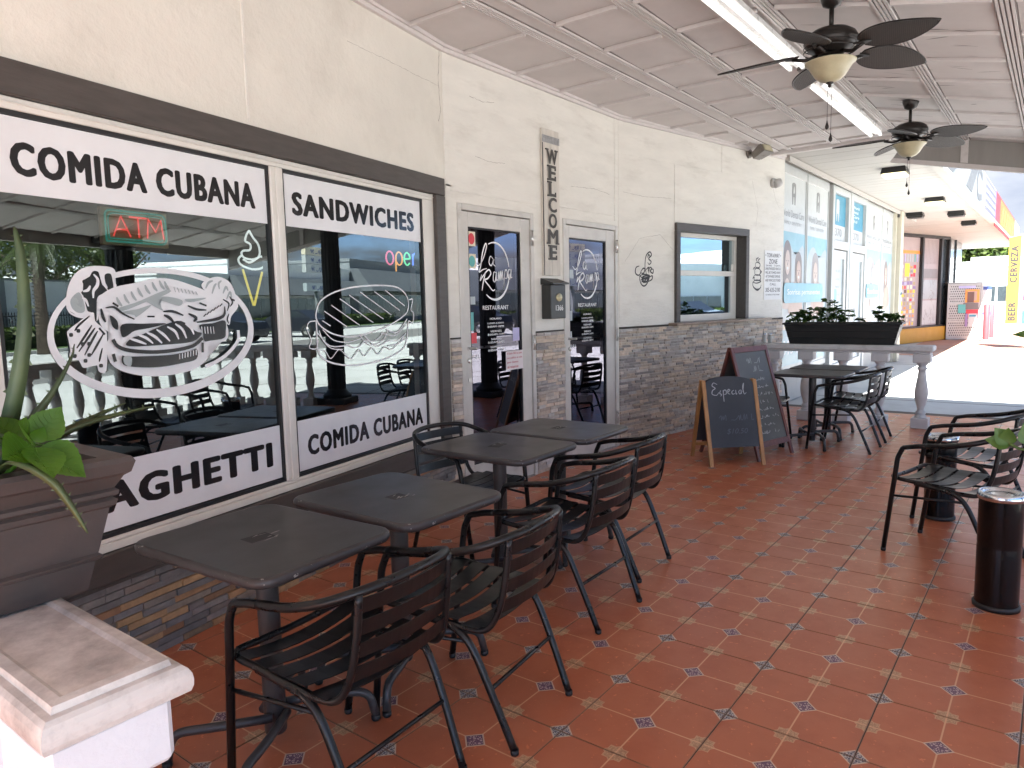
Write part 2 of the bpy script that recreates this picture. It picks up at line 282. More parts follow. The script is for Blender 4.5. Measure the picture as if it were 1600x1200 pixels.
# ------------------------------------------------------------------ geometry helpers
def newell_ok(f): return len(f) >= 3
class MB:
    def __init__(s): s.v = []; s.f = []; s.c = []; s.cur = None; s.uv = None; s.mi = []; s.m = 0; s.sm = []; s.smooth = False
    def add(s, vs, fs, M=None):
        o = len(s.v)
        s.v += [tuple(M @ Vector(q)) for q in vs] if M is not None else [tuple(q) for q in vs]
        for f in fs: s.f.append(tuple(i+o for i in f)); s.c.append(s.cur); s.mi.append(s.m); s.sm.append(s.smooth)
        return s
    def box(s, x0, x1, y0, y1, z0, z1, M=None):
        return s.add([(x0, y0, z0), (x1, y0, z0), (x1, y1, z0), (x0, y1, z0), (x0, y0, z1), (x1, y0, z1), (x1, y1, z1), (x0, y1, z1)],
                     [(0, 3, 2, 1), (4, 5, 6, 7), (0, 1, 5, 4), (1, 2, 6, 5), (2, 3, 7, 6), (3, 0, 4, 7)], M)
    def bbox(s, x0, x1, y0, y1, z0, z1, b=.004, M=None):
        "box with chamfered edges"
        xs = (x0, x1); ys = (y0, y1); zs = (z0, z1); vs = []; idx = {}
        for i in (0, 1):
            for j in (0, 1):
                for k in (0, 1):
                    sx = b if i == 0 else -b; sy = b if j == 0 else -b; sz = b if k == 0 else -b
                    idx[i, j, k] = len(vs)
                    vs += [(xs[i], ys[j]+sy, zs[k]+sz), (xs[i]+sx, ys[j], zs[k]+sz), (xs[i]+sx, ys[j]+sy, zs[k])]
        I = lambda i, j, k, a: idx[i, j, k]+a
        fs = [(I(0,0,0,0), I(0,0,1,0), I(0,1,1,0), I(0,1,0,0)), (I(1,0,0,0), I(1,1,0,0), I(1,1,1,0), I(1,0,1,0)),
              (I(0,0,0,1), I(1,0,0,1), I(1,0,1,1), I(0,0,1,1)), (I(0,1,0,1), I(0,1,1,1), I(1,1,1,1), I(1,1,0,1)),
              (I(0,0,0,2), I(0,1,0,2), I(1,1,0,2), I(1,0,0,2)), (I(0,0,1,2), I(1,0,1,2), I(1,1,1,2), I(0,1,1,2))]
        for j in (0, 1):
            for k in (0, 1):
                f = (I(0,j,k,1), I(0,j,k,2), I(1,j,k,2), I(1,j,k,1)); fs.append(f if (j+k) % 2 == 0 else f[::-1])
        for i in (0, 1):
            for k in (0, 1):
                f = (I(i,0,k,0), I(i,1,k,0), I(i,1,k,2), I(i,0,k,2)); fs.append(f if (i+k) % 2 == 0 else f[::-1])
        for i in (0, 1):
            for j in (0, 1):
                f = (I(i,j,0,0), I(i,j,0,1), I(i,j,1,1), I(i,j,1,0)); fs.append(f if (i+j) % 2 == 0 else f[::-1])
        for i in (0, 1):
            for j in (0, 1):
                for k in (0, 1):
                    f = (I(i,j,k,0), I(i,j,k,2), I(i,j,k,1)); fs.append(f if (i+j+k) % 2 == 0 else f[::-1])
        return s.add(vs, fs, M)
    def prism(s, poly, y0, y1, M=None):
        "poly in x,z ; extruded from y0 (front) to y1"
        n = len(poly); a = sum(poly[i][0]*poly[(i+1) % n][1]-poly[(i+1) % n][0]*poly[i][1] for i in range(n))
        if a < 0: poly = poly[::-1]
        vs = [(q[0], y0, q[1]) for q in poly]+[(q[0], y1, q[1]) for q in poly]
        fs = [tuple(range(n)), tuple(range(2*n-1, n-1, -1))]+[((i+1) % n, i, i+n, (i+1) % n+n) for i in range(n)]
        return s.add(vs, fs, M)
    def plate(s, poly, z0, z1, M=None):
        "poly in x,y ; extruded in z"
        n = len(poly); a = sum(poly[i][0]*poly[(i+1) % n][1]-poly[(i+1) % n][0]*poly[i][1] for i in range(n))
        if a < 0: poly = poly[::-1]
        vs = [(q[0], q[1], z0) for q in poly]+[(q[0], q[1], z1) for q in poly]
        fs = [tuple(range(n-1, -1, -1)), tuple(range(n, 2*n))]+[(i, (i+1) % n, (i+1) % n+n, i+n) for i in range(n)]
        return s.add(vs, fs, M)
    def tube(s, pts, r, seg=8, closed=False, M=None, cap=True, flatz=None):
        P = [Vector(q) for q in pts]; n = len(P); sm = s.smooth; s.smooth = True
        rs = r if isinstance(r, (list, tuple)) else [r]*n
        tan = []
        for i in range(n):
            a = P[(i-1) % n] if (closed or i > 0) else P[i]; b = P[(i+1) % n] if (closed or i < n-1) else P[i]
            tan.append((b-a).normalized())
        ref = Vector((0, 0, 1)) if abs(tan[0].z) < .9 else Vector((1, 0, 0))
        nn = (ref-tan[0]*ref.dot(tan[0])).normalized(); vs = []
        for i in range(n):
            nn = (nn-tan[i]*nn.dot(tan[i])).normalized(); bb = tan[i].cross(nn)
            for k in range(seg):
                a = 2*math.pi*k/seg; vs.append(P[i]+(nn*math.cos(a)+bb*math.sin(a))*rs[i])
        fs = []
        for i in range(n if closed else n-1):
            j = (i+1) % n
            for k in range(seg): fs.append((i*seg+k, i*seg+(k+1) % seg, j*seg+(k+1) % seg, j*seg+k))
        s.add(vs, fs, M); s.smooth = False
        if cap and not closed:
            o = len(s.v)-n*seg
            s.f.append(tuple(o+k for k in range(seg-1, -1, -1))); s.f.append(tuple(o+(n-1)*seg+k for k in range(seg)))
            s.c += [s.cur]*2; s.mi += [s.m]*2; s.sm += [False]*2
        s.smooth = sm; return s
    def lathe(s, prof, seg=20, M=None, cap=True):
        "prof list of (r,z)"
        sm = s.smooth; s.smooth = True; vs = []; n = len(prof)
        for r, z in prof:
            for k in range(seg):
                a = 2*math.pi*k/seg; vs.append((r*math.cos(a), r*math.sin(a), z))
        fs = [(i*seg+k, i*seg+(k+1) % seg, (i+1)*seg+(k+1) % seg, (i+1)*seg+k) for i in range(n-1) for k in range(seg)]
        up = prof[-1][1] >= prof[0][1]
        if not up: fs = [f[::-1] for f in fs]
        s.add(vs, fs, M); o = len(s.v)-len(vs); s.smooth = sm
        if cap:
            b = tuple(o+k for k in range(seg)); t = tuple(o+(n-1)*seg+k for k in range(seg))
            s.f += [b[::-1] if up else b, t if up else t[::-1]]; s.c += [s.cur]*2; s.mi += [s.m]*2; s.sm += [False]*2
        return s
    def ribbon(s, pts, w, y, closed=False, M=None):
        "flat stroke in the xz plane at depth y, round-ish"
        P = [Vector((q[0], q[1])) for q in pts]; n = len(P); vs = []; ws = w if isinstance(w, (list, tuple)) else [w]*n
        for i in range(n):
            a = P[(i-1) % n] if (closed or i > 0) else P[i]; b = P[(i+1) % n] if (closed or i < n-1) else P[i]
            t = (b-a); t = t.normalized() if t.length > 1e-9 else Vector((1, 0)); q = Vector((-t.y, t.x))
            l = P[i]+q*ws[i]/2; r_ = P[i]-q*ws[i]/2; vs += [(l.x, y, l.y), (r_.x, y, r_.y)]
        fs = [(2*i+1, 2*((i+1) % n)+1, 2*((i+1) % n), 2*i) for i in range(n if closed else n-1)]
        return s.add(vs, fs, M)
    def build(s, name, mat, parent=None, mw=None, **props):
        me = bpy.data.meshes.new(name); me.from_pydata(s.v, [], s.f)
        mats = mat if isinstance(mat, list) else [mat]
        for q in mats: me.materials.append(MT[q] if isinstance(q, str) else q)
        if len(mats) > 1: me.polygons.foreach_set('material_index', s.mi)
        if any(s.sm): me.polygons.foreach_set('use_smooth', s.sm)
        if any(c is not None for c in s.c):
            ca = me.color_attributes.new('Col', 'FLOAT_COLOR', 'CORNER'); arr = []
            for f, c in zip(s.f, s.c):
                for _ in f: arr += list(c or (1, 1, 1))+[1]
            ca.data.foreach_set('color', arr)
        if s.uv:
            ul = me.uv_layers.new(name='UVMap'); ul.data.foreach_set('uv', s.uv)
        me.update()
        return link(me, name, parent, mw, **props)
def link(me, name, parent=None, mw=None, **props):
    o = bpy.data.objects.new(name, me); COL.objects.link(o)
    if parent is not None: o.parent = parent
    if mw is not None: o.matrix_local = mw
    for k, v in props.items(): o[k] = v
    return o
def thing(name, label, cat, loc=(0, 0, 0), rz=0, group=None, mw=None):
    o = bpy.data.objects.new(name, None); o.empty_display_size = .1; COL.objects.link(o)
    if mw is not None: o.matrix_local = mw
    else: o.location = loc; o.rotation_euler = (0, 0, rz)
    o['label'] = label; o['category'] = cat
    if group: o['group'] = group
    return o
def copy_tree(o, parent=None):
    c = o.copy(); COL.objects.link(c); c.parent = parent
    for ch in list(o.children): copy_tree(ch, c)
    return c
def cr(pts, n=6, closed=False):
    "catmull-rom through points"
    P = [Vector(q) for q in pts]; N = len(P); o = []
    for i in range(N if closed else N-1):
        a = P[(i-1) % N] if (closed or i > 0) else P[i]*2-P[i+1]; b = P[i]; c = P[(i+1) % N]
        d = P[(i+2) % N] if (closed or i < N-2) else c*2-b
        for k in range(n):
            t = k/n; o.append(.5*((2*b)+(c-a)*t+(2*a-5*b+4*c-d)*t*t+(3*b-a-3*c+d)*t**3))
    if not closed: o.append(P[-1])
    return o
def fillet(pts, r, n=5):
    "polyline with rounded corners"
    P = [Vector(q) for q in pts]; o = [P[0]]
    for i in range(1, len(P)-1):
        a, b, c = P[i-1], P[i], P[i+1]; ra = min(r, (a-b).length*.49, (c-b).length*.49)
        p0 = b+(a-b).normalized()*ra; p1 = b+(c-b).normalized()*ra
        for k in range(n+1):
            t = k/n; o.append(p0*(1-t)**2+b*2*t*(1-t)+p1*t*t)
    o.append(P[-1]); return o
_tm = {}
def text_mesh(body, w, h, bold=0.0, ext=0.0, shear=0, space=1.0, key=None):
    "text as a mesh in x,z (front towards -y), scaled to w x h with its lower left corner at the origin"
    cu = bpy.data.curves.new('lettering', 'FONT'); cu.body = body; cu.size = 1; cu.shear = shear
    cu.space_character = space+bold*1.6; cu.resolution_u = 3; cu.align_x = 'CENTER'
    o = bpy.data.objects.new('tmp', cu); COL.objects.link(o)
    bpy.context.view_layer.update()
    me = bpy.data.meshes.new_from_object(o.evaluated_get(bpy.context.evaluated_depsgraph_get()))
    bpy.data.objects.remove(o); bpy.data.curves.remove(cu)
    if not me.vertices: return me
    V = [v.co.copy() for v in me.vertices]; F = [tuple(p_.vertices) for p_ in me.polygons]
    bpy.data.meshes.remove(me)
    x0 = min(v.x for v in V); x1 = max(v.x for v in V); y0 = min(v.y for v in V); y1 = max(v.y for v in V)
    if w is None: w = h*(x1-x0)/(y1-y0)
    if h is None: h = w*(y1-y0)/(x1-x0)
    sx = w/(x1-x0); sz = h/(y1-y0); b = bold*.62
    # heavier weight: the same outline laid over itself with small shifts, each a hair in front of the last
    sh = [(0, 0)] if not b else [(b*math.cos(R(k*30)), b*.55*math.sin(R(k*30))) for k in range(12)]+[(0, 0)] if b > .03 else [(-b, 0), (b, 0), (0, b*.5), (0, -b*.5)]
    kx = (x1-x0)/(x1-x0+2*b); kz = (y1-y0)/(y1-y0+1.1*b); vs = []; fs = []
    for n_, (dx, dy) in enumerate(sh):
        o_ = len(vs)
        vs += [((v.x-x0+dx+b)*sx*kx, -ext-.00004*n_, (v.y-y0+dy+b*.55)*sz*kz) for v in V]; fs += [tuple(i+o_ for i in f) for f in F]
    me = bpy.data.meshes.new('lettering'); me.from_pydata(vs, [], fs); me.update()
    return me
def text(name, body, x, y, z, w, h, mat, parent, mw=None, rot=0, **k):
    me = text_mesh(body, w, h, **k); me.name = name; me.materials.append(MT[mat])
    if rot:
        cx, cz = (w or 0)/2, (h or 0)/2
    o = link(me, name, parent, (mw or Matrix())@Matrix.Translation((x, y, z))@Matrix.Rotation(rot, 4, 'Y'))
    return o
def frame_at(ox, oy, ux, uy):
    u = Vector((ux, uy, 0)).normalized(); n = Vector((-u.y, u.x, 0))
    M = Matrix((u, n, Vector((0, 0, 1)))).transposed().to_4x4(); M.translation = (ox, oy, 0); return M
def lx(M, x, y, z): return M @ Vector((x, y, z))
def struct(name, mb, mat, parent=None, mw=None, **k):
    o = mb.build(name, mat, parent, mw, **k)
    if parent is None: o['kind'] = 'structure'
    return o

# ------------------------------------------------------------------ frames of the wall planes (x along the wall, y into it, z up)
FA = frame_at(3.9617, 3.5934, 0.981407, 0.191938)
FB = frame_at(3.9617, 3.5934, 1, 0)
FC = frame_at(6.5409, 3.5934, 0.982992, -0.183648)
FD = frame_at(9.90, 2.966, 1, 0)
FS = frame_at(24.88, 3.76, 2.79, -.80)
CZ = 3.35; RY = 1.57; SL = .22
def cz(y): return CZ-SL*max(0, RY-y)

# ------------------------------------------------------------------ ground
g = MB(); g.box(-160, 260, -160, 160, -.4, -.012); struct('ground', g, 'concrete')
g = MB(); g.box(20.3, 34, -1.5, 3.4, -.011, -.006); struct('painted_paving', g, 'redconcrete')
g = MB(); g.box(-20, 120, -13.2, -8.5, -.011, -.005); struct('road', g, 'asphalt')
g = MB()
for x in (11.55, 14.6, 17.6, 20.0): g.box(x, x+.014, -8, 2.9, -.0119, -.0095)
for y in (-6.0, -3.2, -.35): g.box(10.4, 34, y, y+.014, -.0118, -.0094)
struct('paving_joints', g, 'grout')
g = MB(); g.box(8, 120, -24.6, -19.5, -.011, .05); struct('grass_verge', g, 'grass')
g = MB(); g.box(8, 120, -19.5, -19.3, -.011, .12); struct('kerb', g, 'concrete')

# arcade floor: grout bed and one object per tile
bed = MB(); bed.box(-3.2, 10.36, -2.42, 3.66, -.30, -.0035); floor = struct('floor', bed, 'grout')
def tile_geo(mb, cx, cy, dz=0.0, tx=0.0, ty=0.0):
    h = TS/2; a = h-.0022; b = a-.0022
    vs = []
    for e, z in ((a, -.006), (a, -.0012), (b, 0.0)):
        for sx, sy in ((-1, -1), (1, -1), (1, 1), (-1, 1)): vs.append((cx+sx*e, cy+sy*e, z+dz+sx*tx+sy*ty))
    fs = [(8, 9, 10, 11)]+[(k, (k+1) % 4, (k+1) % 4+4, k+4) for k in range(4)]+[(k+4, (k+1) % 4+4, (k+1) % 4+8, k+8) for k in range(4)]
    mb.add(vs, fs)
    if mb.uv is None: mb.uv = []
    for f in fs:
        for i in f: mb.uv += [vs[i][0]-cx, vs[i][1]-cy]
tm = MB(); tile_geo(tm, 0, 0); tile_mesh = tm.build('tile', 'tile', floor).data
bpy.data.objects.remove(floor.children[0])
rest = MB()
OX, OY = 2.4033, 0.8929
for i in range(-12, 18):
    for j in range(-8, 7):
        cx = OX+(i+.5)*TS; cy = OY+(j+.5)*TS
        if cy < -1.75: continue
        if cy > -.3 and cx > .75:
            o = link(tile_mesh, 'tile', floor); o.location = (cx, cy, rnd.uniform(-.0006, .0006))
            o.rotation_euler = (rnd.uniform(-.0012, .0012), rnd.uniform(-.0012, .0012), rnd.choice((0, 1, 2, 3))*math.pi/2)
        else: tile_geo(rest, cx, cy, rnd.uniform(-.0006, .0006))
mb = MB(); mb.bbox(-3.2, 10.36, -2.43, -1.70, -.02, .014, .004); struct('added_bounce_strip', mb, 'concrete')  # unseen pale strip, added to cut red bounce from sunlit tiles
rest.build('tiles_beyond', 'tile', floor, kind='stuff')

# ------------------------------------------------------------------ facade walls
def wall(name, M, rects, mat, y0=0.0, y1=.2):
    mb = MB()
    for x0, x1, z0, z1 in rects: mb.box(x0, x1, y0, y1, z0, z1)
    o = struct(name, mb, mat, None, M); return o
wallA = wall('restaurant_wall', FA, [(-6.5, -3.12, 0, 3.36), (-3.12, -.19, 2.30, 3.36), (-3.12, -.19, 0, .50), (-.19, 0, 0, 3.36)], 'wall')
wallB = wall('restaurant_wall', FB, [(0, .118, 0, 3.36), (.118, 1.088, 2.255, 3.36), (1.088, 1.545, 0, 3.36), (1.545, 2.545, 2.255, 3.36), (2.545, 2.579, 0, 3.36)], 'wallB')
wallC = wall('restaurant_wall', FC, [(0, 1.03, 0, 3.36), (1.03, 2.43, 2.27, 3.36), (1.03, 2.43, 0, 1.215), (2.43, 3.425, 0, 3.36)], 'wallB')
wallC.data = wallC.data
# board joints and battens on the painted walls: shallow raised strips
for par, L_ in ((wallA, [(-1.86, -1.845, 2.42, 3.34), (-3.0, -2.99, 2.42, 3.34)]),
                (wallB, [(.0, .055, 1.27, 3.34), (-.004, .06, 2.36, 2.375), (.06, 1.2, 2.33, 2.342), (2.50, 2.575, 2.30, 3.34), (1.50, 2.5, 2.345, 2.356)]),
                (wallC, [(.0, .05, 1.27, 3.34), (.05, 3.4, 2.97, 2.982), (.96, .972, 2.36, 2.97), (1.9, 1.91, 2.982, 3.34)])):
    for q in L_:
        mb = MB(); mb.bbox(q[0], q[1], -.005, .002, q[2], q[3], .0015); mb.build('joint_strip', 'wallB', par)
# ledger stone veneer
def stone_mesh(pal, k):
    mb = MB(); c = pal[k % len(pal)]; v = rnd.uniform(.8, 1.2); mb.cur = (c[0]*v, c[1]*v, c[2]*v)
    j = lambda: rnd.uniform(-.12, .12)
    vs = [(0, 0, 0), (1, 0, 0), (1, 1, 0), (0, 1, 0), (0, 0, 1), (1, 0, 1), (1, 1, 1), (0, 1, 1), (.5, -.1+j(), .5)]
    vs[0] = (.01, j(), .03); vs[1] = (.99, j(), .03); vs[4] = (.01, j(), .97); vs[5] = (.99, j(), .97)
    mb.add(vs, [(0, 3, 2, 1), (4, 5, 6, 7), (0, 1, 8), (1, 5, 8), (5, 4, 8), (4, 0, 8), (1, 2, 6, 5), (3, 0, 4, 7)])
    o = mb.build('stone', 'stone'); me = o.data; bpy.data.objects.remove(o); return me, mb
PALA = [(0.245, 0.216, 0.187), (0.302, 0.245, 0.187), (0.201, 0.187, 0.179), (0.475, 0.273, 0.137), (0.172, 0.166, 0.161), (0.345, 0.259, 0.172), (0.517, 0.331, 0.172), (0.273, 0.252, 0.23), (0.23, 0.194, 0.166), (0.402, 0.223, 0.122), (0.245, 0.237, 0.237), (0.287, 0.237, 0.187)]
PALC = [(0.613, 0.539, 0.466), (0.49, 0.44, 0.404), (0.71, 0.587, 0.466), (0.418, 0.379, 0.355), (0.636, 0.515, 0.404), (0.539, 0.515, 0.49), (0.782, 0.636, 0.503), (0.466, 0.404, 0.355), (0.685, 0.613, 0.539), (0.564, 0.466, 0.379)]
for pal, key in ((PALA, 'A'), (PALC, 'C')):
    pass
meshA = [stone_mesh(PALA, k) for k in range(24)]; meshC = [stone_mesh(PALC, k) for k in range(24)]
def stones(par, M, areas, rh, lens, meshes, limit=300):
    L_ = []
    for t0, t1, z0, z1 in areas:
        n = max(1, round((z1-z0)/rh)); h = (z1-z0)/n
        for r in range(n):
            t = t0-(rnd.uniform(0, .1) if t1-t0 > .3 else 0)
            while t < t1-.004:
                l = rnd.choice(lens)*rnd.uniform(.8, 1.2)
                a = max(t, t0); b = min(t+l, t1)
                if t1-b < .03: b = t1
                if b-a > .012: L_.append((a, b, z0+r*h, z0+(r+1)*h))
                t = b if b >= t1 else t+l
    def d(q): p_ = M @ Vector((q[0], 0, q[2])); return (p_-Vector((0, 0, 1.5))).length
    L_.sort(key=d)
    far = MB()
    for i, (a, b, z0, z1) in enumerate(L_):
        dep = rnd.choice((.009, .013, .017, .021)); me, src = rnd.choice(meshes)
        T = Matrix.Translation((a+.0006, -dep, z0+.0008)) @ Matrix.Diagonal((b-a-.0012, dep+.004, z1-z0-.0016, 1))
        if i < limit:
            o = link(me, 'stone', par); o.matrix_local = T
        else:
            far.cur = src.cur; far.add(src.v, src.f, T)
    if far.v: far.build('stones_beyond', 'stone', par, kind='stuff')
stones(wallA, FA, [(-3.3, -.002, 0, .384)], .032, (.10, .14, .2, .26), meshA)
stones(wallB, FB, [(.002, .112, 0, 1.243), (1.096, 1.538, 0, 1.243)], .030, (.10, .15, .2), meshC)
stones(wallC, FC, [(.002, 3.424, 0, 1.212)], .0275, (.08, .12, .17, .22), meshC)
mb = MB(); mb.box(-3.3, -.002, -.024, 0, .385, .399); mb.build('stone_cap_strip', 'mortar', wallA)
mb = MB(); mb.box(.002, .112, -.012, 0, 1.244, 1.256); mb.box(1.096, 1.538, -.012, 0, 1.244, 1.256); mb.build('stone_cap_strip', 'mortar', wallB)
mb = MB(); mb.box(2.95, 3.424, -.014, 0, 1.213, 1.234); mb.box(.002, .84, -.014, 0, 1.213, 1.234); mb.build('stone_cap_strip', 'mortar', wallC)
# hairline cracks, a render patch edge and drip stains on the painted walls
def crack(par, pts, w, q, y=-.0012):
    P = [(pts[0][0], pts[0][1])]
    for a, b in zip(pts, pts[1:]):
        n = max(2, int(math.hypot(b[0]-a[0], b[1]-a[1])/.02))
        for k in range(1, n+1): P.append((a[0]+(b[0]-a[0])*k/n+q.uniform(-.003, .003), a[1]+(b[1]-a[1])*k/n+q.uniform(-.003, .003)))
    mb = MB(); mb.ribbon(P, [w*q.uniform(.4, 1.2) for _ in P], y); mb.build('crack', 'crackline', par)
qc = random.Random(21)
MT['crackline'] = pm('crack_dirt', (.27, .235, .20), .9, var=.2, bump=0)
for par, pts, w in ((wallA, [(-.02, 3.30), (-.05, 3.1), (-.03, 2.88), (-.06, 2.80)], .006), (wallA, [(-.05, 3.045), (-.35, 3.045), (-.70, 3.05), (-1.05, 3.045)], .0022),
                    (wallB, [(.35, 2.62), (.5, 2.60), (.72, 2.615)], .003), (wallB, [(.30, 3.05), (.46, 3.04), (.60, 3.06)], .003), (wallB, [(1.7, 2.55), (2.1, 2.57), (2.4, 2.55)], .003), 
                    (wallC, [(.08, 2.6), (.4, 2.58), (.9, 2.6)], .003), (wallC, [(2.6, 2.95), (2.75, 2.6), (2.7, 2.4)], .003), (wallC, [(.1, 1.9), (.35, 2.15), (.7, 2.2), (.93, 2.05)], .003), (wallC, [(3.12, 2.9), (3.2, 2.75), (3.3, 2.66)], .003)):
    crack(par, pts, w, qc)
# dark rooms behind the windows
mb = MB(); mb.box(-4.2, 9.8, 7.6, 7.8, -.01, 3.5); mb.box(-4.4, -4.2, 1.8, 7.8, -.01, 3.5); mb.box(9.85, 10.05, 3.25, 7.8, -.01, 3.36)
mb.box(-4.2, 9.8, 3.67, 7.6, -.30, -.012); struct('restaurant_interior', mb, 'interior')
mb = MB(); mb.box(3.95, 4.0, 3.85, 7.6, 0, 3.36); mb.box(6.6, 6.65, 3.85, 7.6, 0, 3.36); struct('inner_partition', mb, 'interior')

# ------------------------------------------------------------------ arcade roof and ceiling
X0, X1 = -2.6, 9.56
def ypoly(mb, poly, x0, x1):
    "poly in y,z extruded along x"
    n = len(poly); a = sum(poly[i][0]*poly[(i+1) % n][1]-poly[(i+1) % n][0]*poly[i][1] for i in range(n))
    if a < 0: poly = poly[::-1]
    vs = [(x0, q[0], q[1]) for q in poly]+[(x1, q[0], q[1]) for q in poly]
    fs = [tuple(range(n-1, -1, -1)), tuple(range(n, 2*n))]+[(i, (i+1) % n, (i+1) % n+n, i+n) for i in range(n)]
    mb.add(vs, fs)
YO = -2.34
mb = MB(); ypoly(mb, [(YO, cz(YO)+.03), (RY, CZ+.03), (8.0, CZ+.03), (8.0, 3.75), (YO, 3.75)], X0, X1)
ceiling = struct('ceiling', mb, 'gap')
mb = MB(); ypoly(mb, [(YO-.06, cz(YO)-.13), (YO, cz(YO)-.13), (YO, 3.9), (YO-.06, 3.9)], X0, X1+.1); mb.build('outer_fascia', 'soffit', ceiling)
def cbox(mb, x0, x1, y0, y1, d0, d1, b=0):
    "block hanging d0..d1 below the ceiling surface"
    def P(x, y, d): return (x, y, cz(y)-d)
    mb.add([P(x0, y0, d1), P(x1, y0, d1), P(x1, y1, d1), P(x0, y1, d1), P(x0, y0, d0), P(x1, y0, d0), P(x1, y1, d0), P(x0, y1, d0)],
           [(0, 3, 2, 1), (4, 5, 6, 7), (0, 1, 5, 4), (1, 2, 6, 5), (2, 3, 7, 6), (3, 0, 4, 7)])
xs = [3.525+.6355*k for k in range(-9, 10)]; xs = [x for x in xs if X0 < x < X1-.1]+[X1]
ys = [3.64, 2.965, 2.765, 2.235, 1.57, .92, .315, -.30, -.92, -1.55, -2.28]
rows = [(3.003, 3.70), (2.292, 2.745), (1.630, 2.178), (.974, 1.522), (.368, .866), (-.247, .262), (-.867, -.353), (-1.492, -.973), (-2.26, -1.603)]
px_ = X0
for x in xs:
    for y0, y1 in rows:
        mb = MB(); dz = rnd.uniform(0, .004); a = px_+.026; b = x-.020
        # each panel dips at its far edge, so that a thin step shows along every joint
        def P(xx, yy, d): return (xx, yy, cz(yy)-d)
        d1 = .004+dz; d2 = .015+dz; mid = (a+b)/2; sag = rnd.uniform(0, .004)
        mb.add([P(a, y0, d1), P(b, y0, d2), P(b, y1, d2), P(a, y1, d1), P(a, y0, -.028), P(b, y0, -.028), P(b, y1, -.028), P(a, y1, -.028), P(mid, (y0+y1)/2, (d1+d2)/2+sag)],
               [(1, 0, 8), (2, 1, 8), (3, 2, 8), (0, 3, 8), (0, 1, 5, 4), (1, 2, 6, 5), (2, 3, 7, 6), (3, 0, 4, 7)])
        mb.build('panel', 'ceil', ceiling)
        if x < X1:
            mb = MB(); cbox(mb, x, x+.025, y0+.002, y1-.002, -.008, .036); mb.build('batten', 'ceil_trim', ceiling)
    px_ = x
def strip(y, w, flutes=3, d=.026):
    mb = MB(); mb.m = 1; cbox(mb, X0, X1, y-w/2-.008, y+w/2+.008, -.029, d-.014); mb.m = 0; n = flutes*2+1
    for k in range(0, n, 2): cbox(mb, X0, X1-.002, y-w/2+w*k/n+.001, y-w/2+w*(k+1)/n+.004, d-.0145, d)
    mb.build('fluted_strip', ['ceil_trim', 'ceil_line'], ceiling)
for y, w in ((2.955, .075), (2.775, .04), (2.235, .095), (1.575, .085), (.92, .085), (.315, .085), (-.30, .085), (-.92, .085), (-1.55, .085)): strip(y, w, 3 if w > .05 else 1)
mb = MB(); cbox(mb, X0, X1-.003, 2.797, 2.915, -.029, .007); mb.build('trim_board', 'ceil_trim', ceiling)
mb = MB(); cbox(mb, X1-.075, X1-.003, 1.60, 3.2, .004, .055); mb.build('end_batten', 'ceil_trim', ceiling)
# flaking paint on a few panels of the sloping part
for k in range(46):
    x = qc.uniform(5.2, 8.8); y = qc.choice((1.25, 1.15, .95, 1.35, .6)) + qc.uniform(-.12, .12); l = qc.uniform(.02, .10); w = qc.uniform(.003, .010); a = qc.uniform(-.5, .5)+math.pi/2
    mb = MB(); pts = [(x+math.cos(a)*l*t, y+math.sin(a)*l*t) for t in (-1, -.5, 0, .5, 1)]; ww = [w*.2, w*qc.uniform(.5, 1), w, w*qc.uniform(.5, 1), w*.2]
    vs = []
    for (u, v), t in zip(pts, ww): vs += [(u-t, v, cz(v)-.021), (u+t, v+.003, cz(v+.003)-.021)]
    mb.add(vs, [(2*i, 2*i+1, 2*i+3, 2*i+2) for i in range(4)]); mb.build('paint_flake', 'ceil_line', ceiling)
# crown strip where the ceiling meets the wall
for M, a, b in ((FA, -6.4, -.01), (FB, .0, 2.575), (FC, .0, 3.38)):
    mb = MB(); mb.box(a, b, -.045, 0, CZ-.034, CZ-.0005); mb.box(a, b, -.028, -.0005, CZ-.06, CZ-.0345); mb.build('cornice', 'ceil_trim', ceiling, M)
# hanging panel that closes the far end of the sloping part
mb = MB(); ypoly(mb, [(1.66, 3.04), (1.44, 3.38), (YO, cz(YO)+.02), (YO, cz(YO)-.33)], X1+.001, X1+.03); ep = mb.build('end_panel', 'shade_grey', ceiling)
def epz(y, f): return (cz(y)+.02)*(f)+(3.04-SL*(1.66-y))*(1-f)
mb = MB()
ypoly(mb, [(1.66, 3.04), (1.63, 3.085), (YO, epz(YO, 0)+.05), (YO, epz(YO, 0))], X1-.02, X1+.0005)
for y in (.92, .315, -.30, -.92, -1.55): ypoly(mb, [(y-.035, epz(y-.035, 0)+.06), (y+.035, epz(y+.035, 0)+.06), (y+.035, epz(y+.035, 1)), (y-.035, epz(y-.035, 1))], X1-.019, X1+.0005)
mb.build('end_panel_batten', 'ceil_trim', ep)

# ------------------------------------------------------------------ covered walk beyond: soffit, parapet and shop fronts
mb = MB(); mb.box(9.60, 36, 1.54, 8, 3.372, 4.0); soffit = struct('soffit', mb, 'soffit')
k = 0; x = 9.62
while x < 35.9:
    mb = MB(); mb.bbox(x+.002, x+.296, 1.53, 5.2, 3.352-rnd.uniform(0, .002), 3.3735, .003); mb.build('board', 'soffit', soffit); x += .30
mb = MB(); mb.box(9.62, 36, 1.44, 1.529, 3.262, 4.10); mb.box(9.62, 36, 1.40, 1.439, 3.262, 3.33); par = struct('parapet', mb, 'soffit')
mb = MB(); mb.box(9.9, 20.3, 2.90, 2.93, 3.27, 3.34); mb.box(9.9, 20.3, 2.931, 2.96, 3.29, 3.35); mb.build('cornice', 'soffit', soffit)

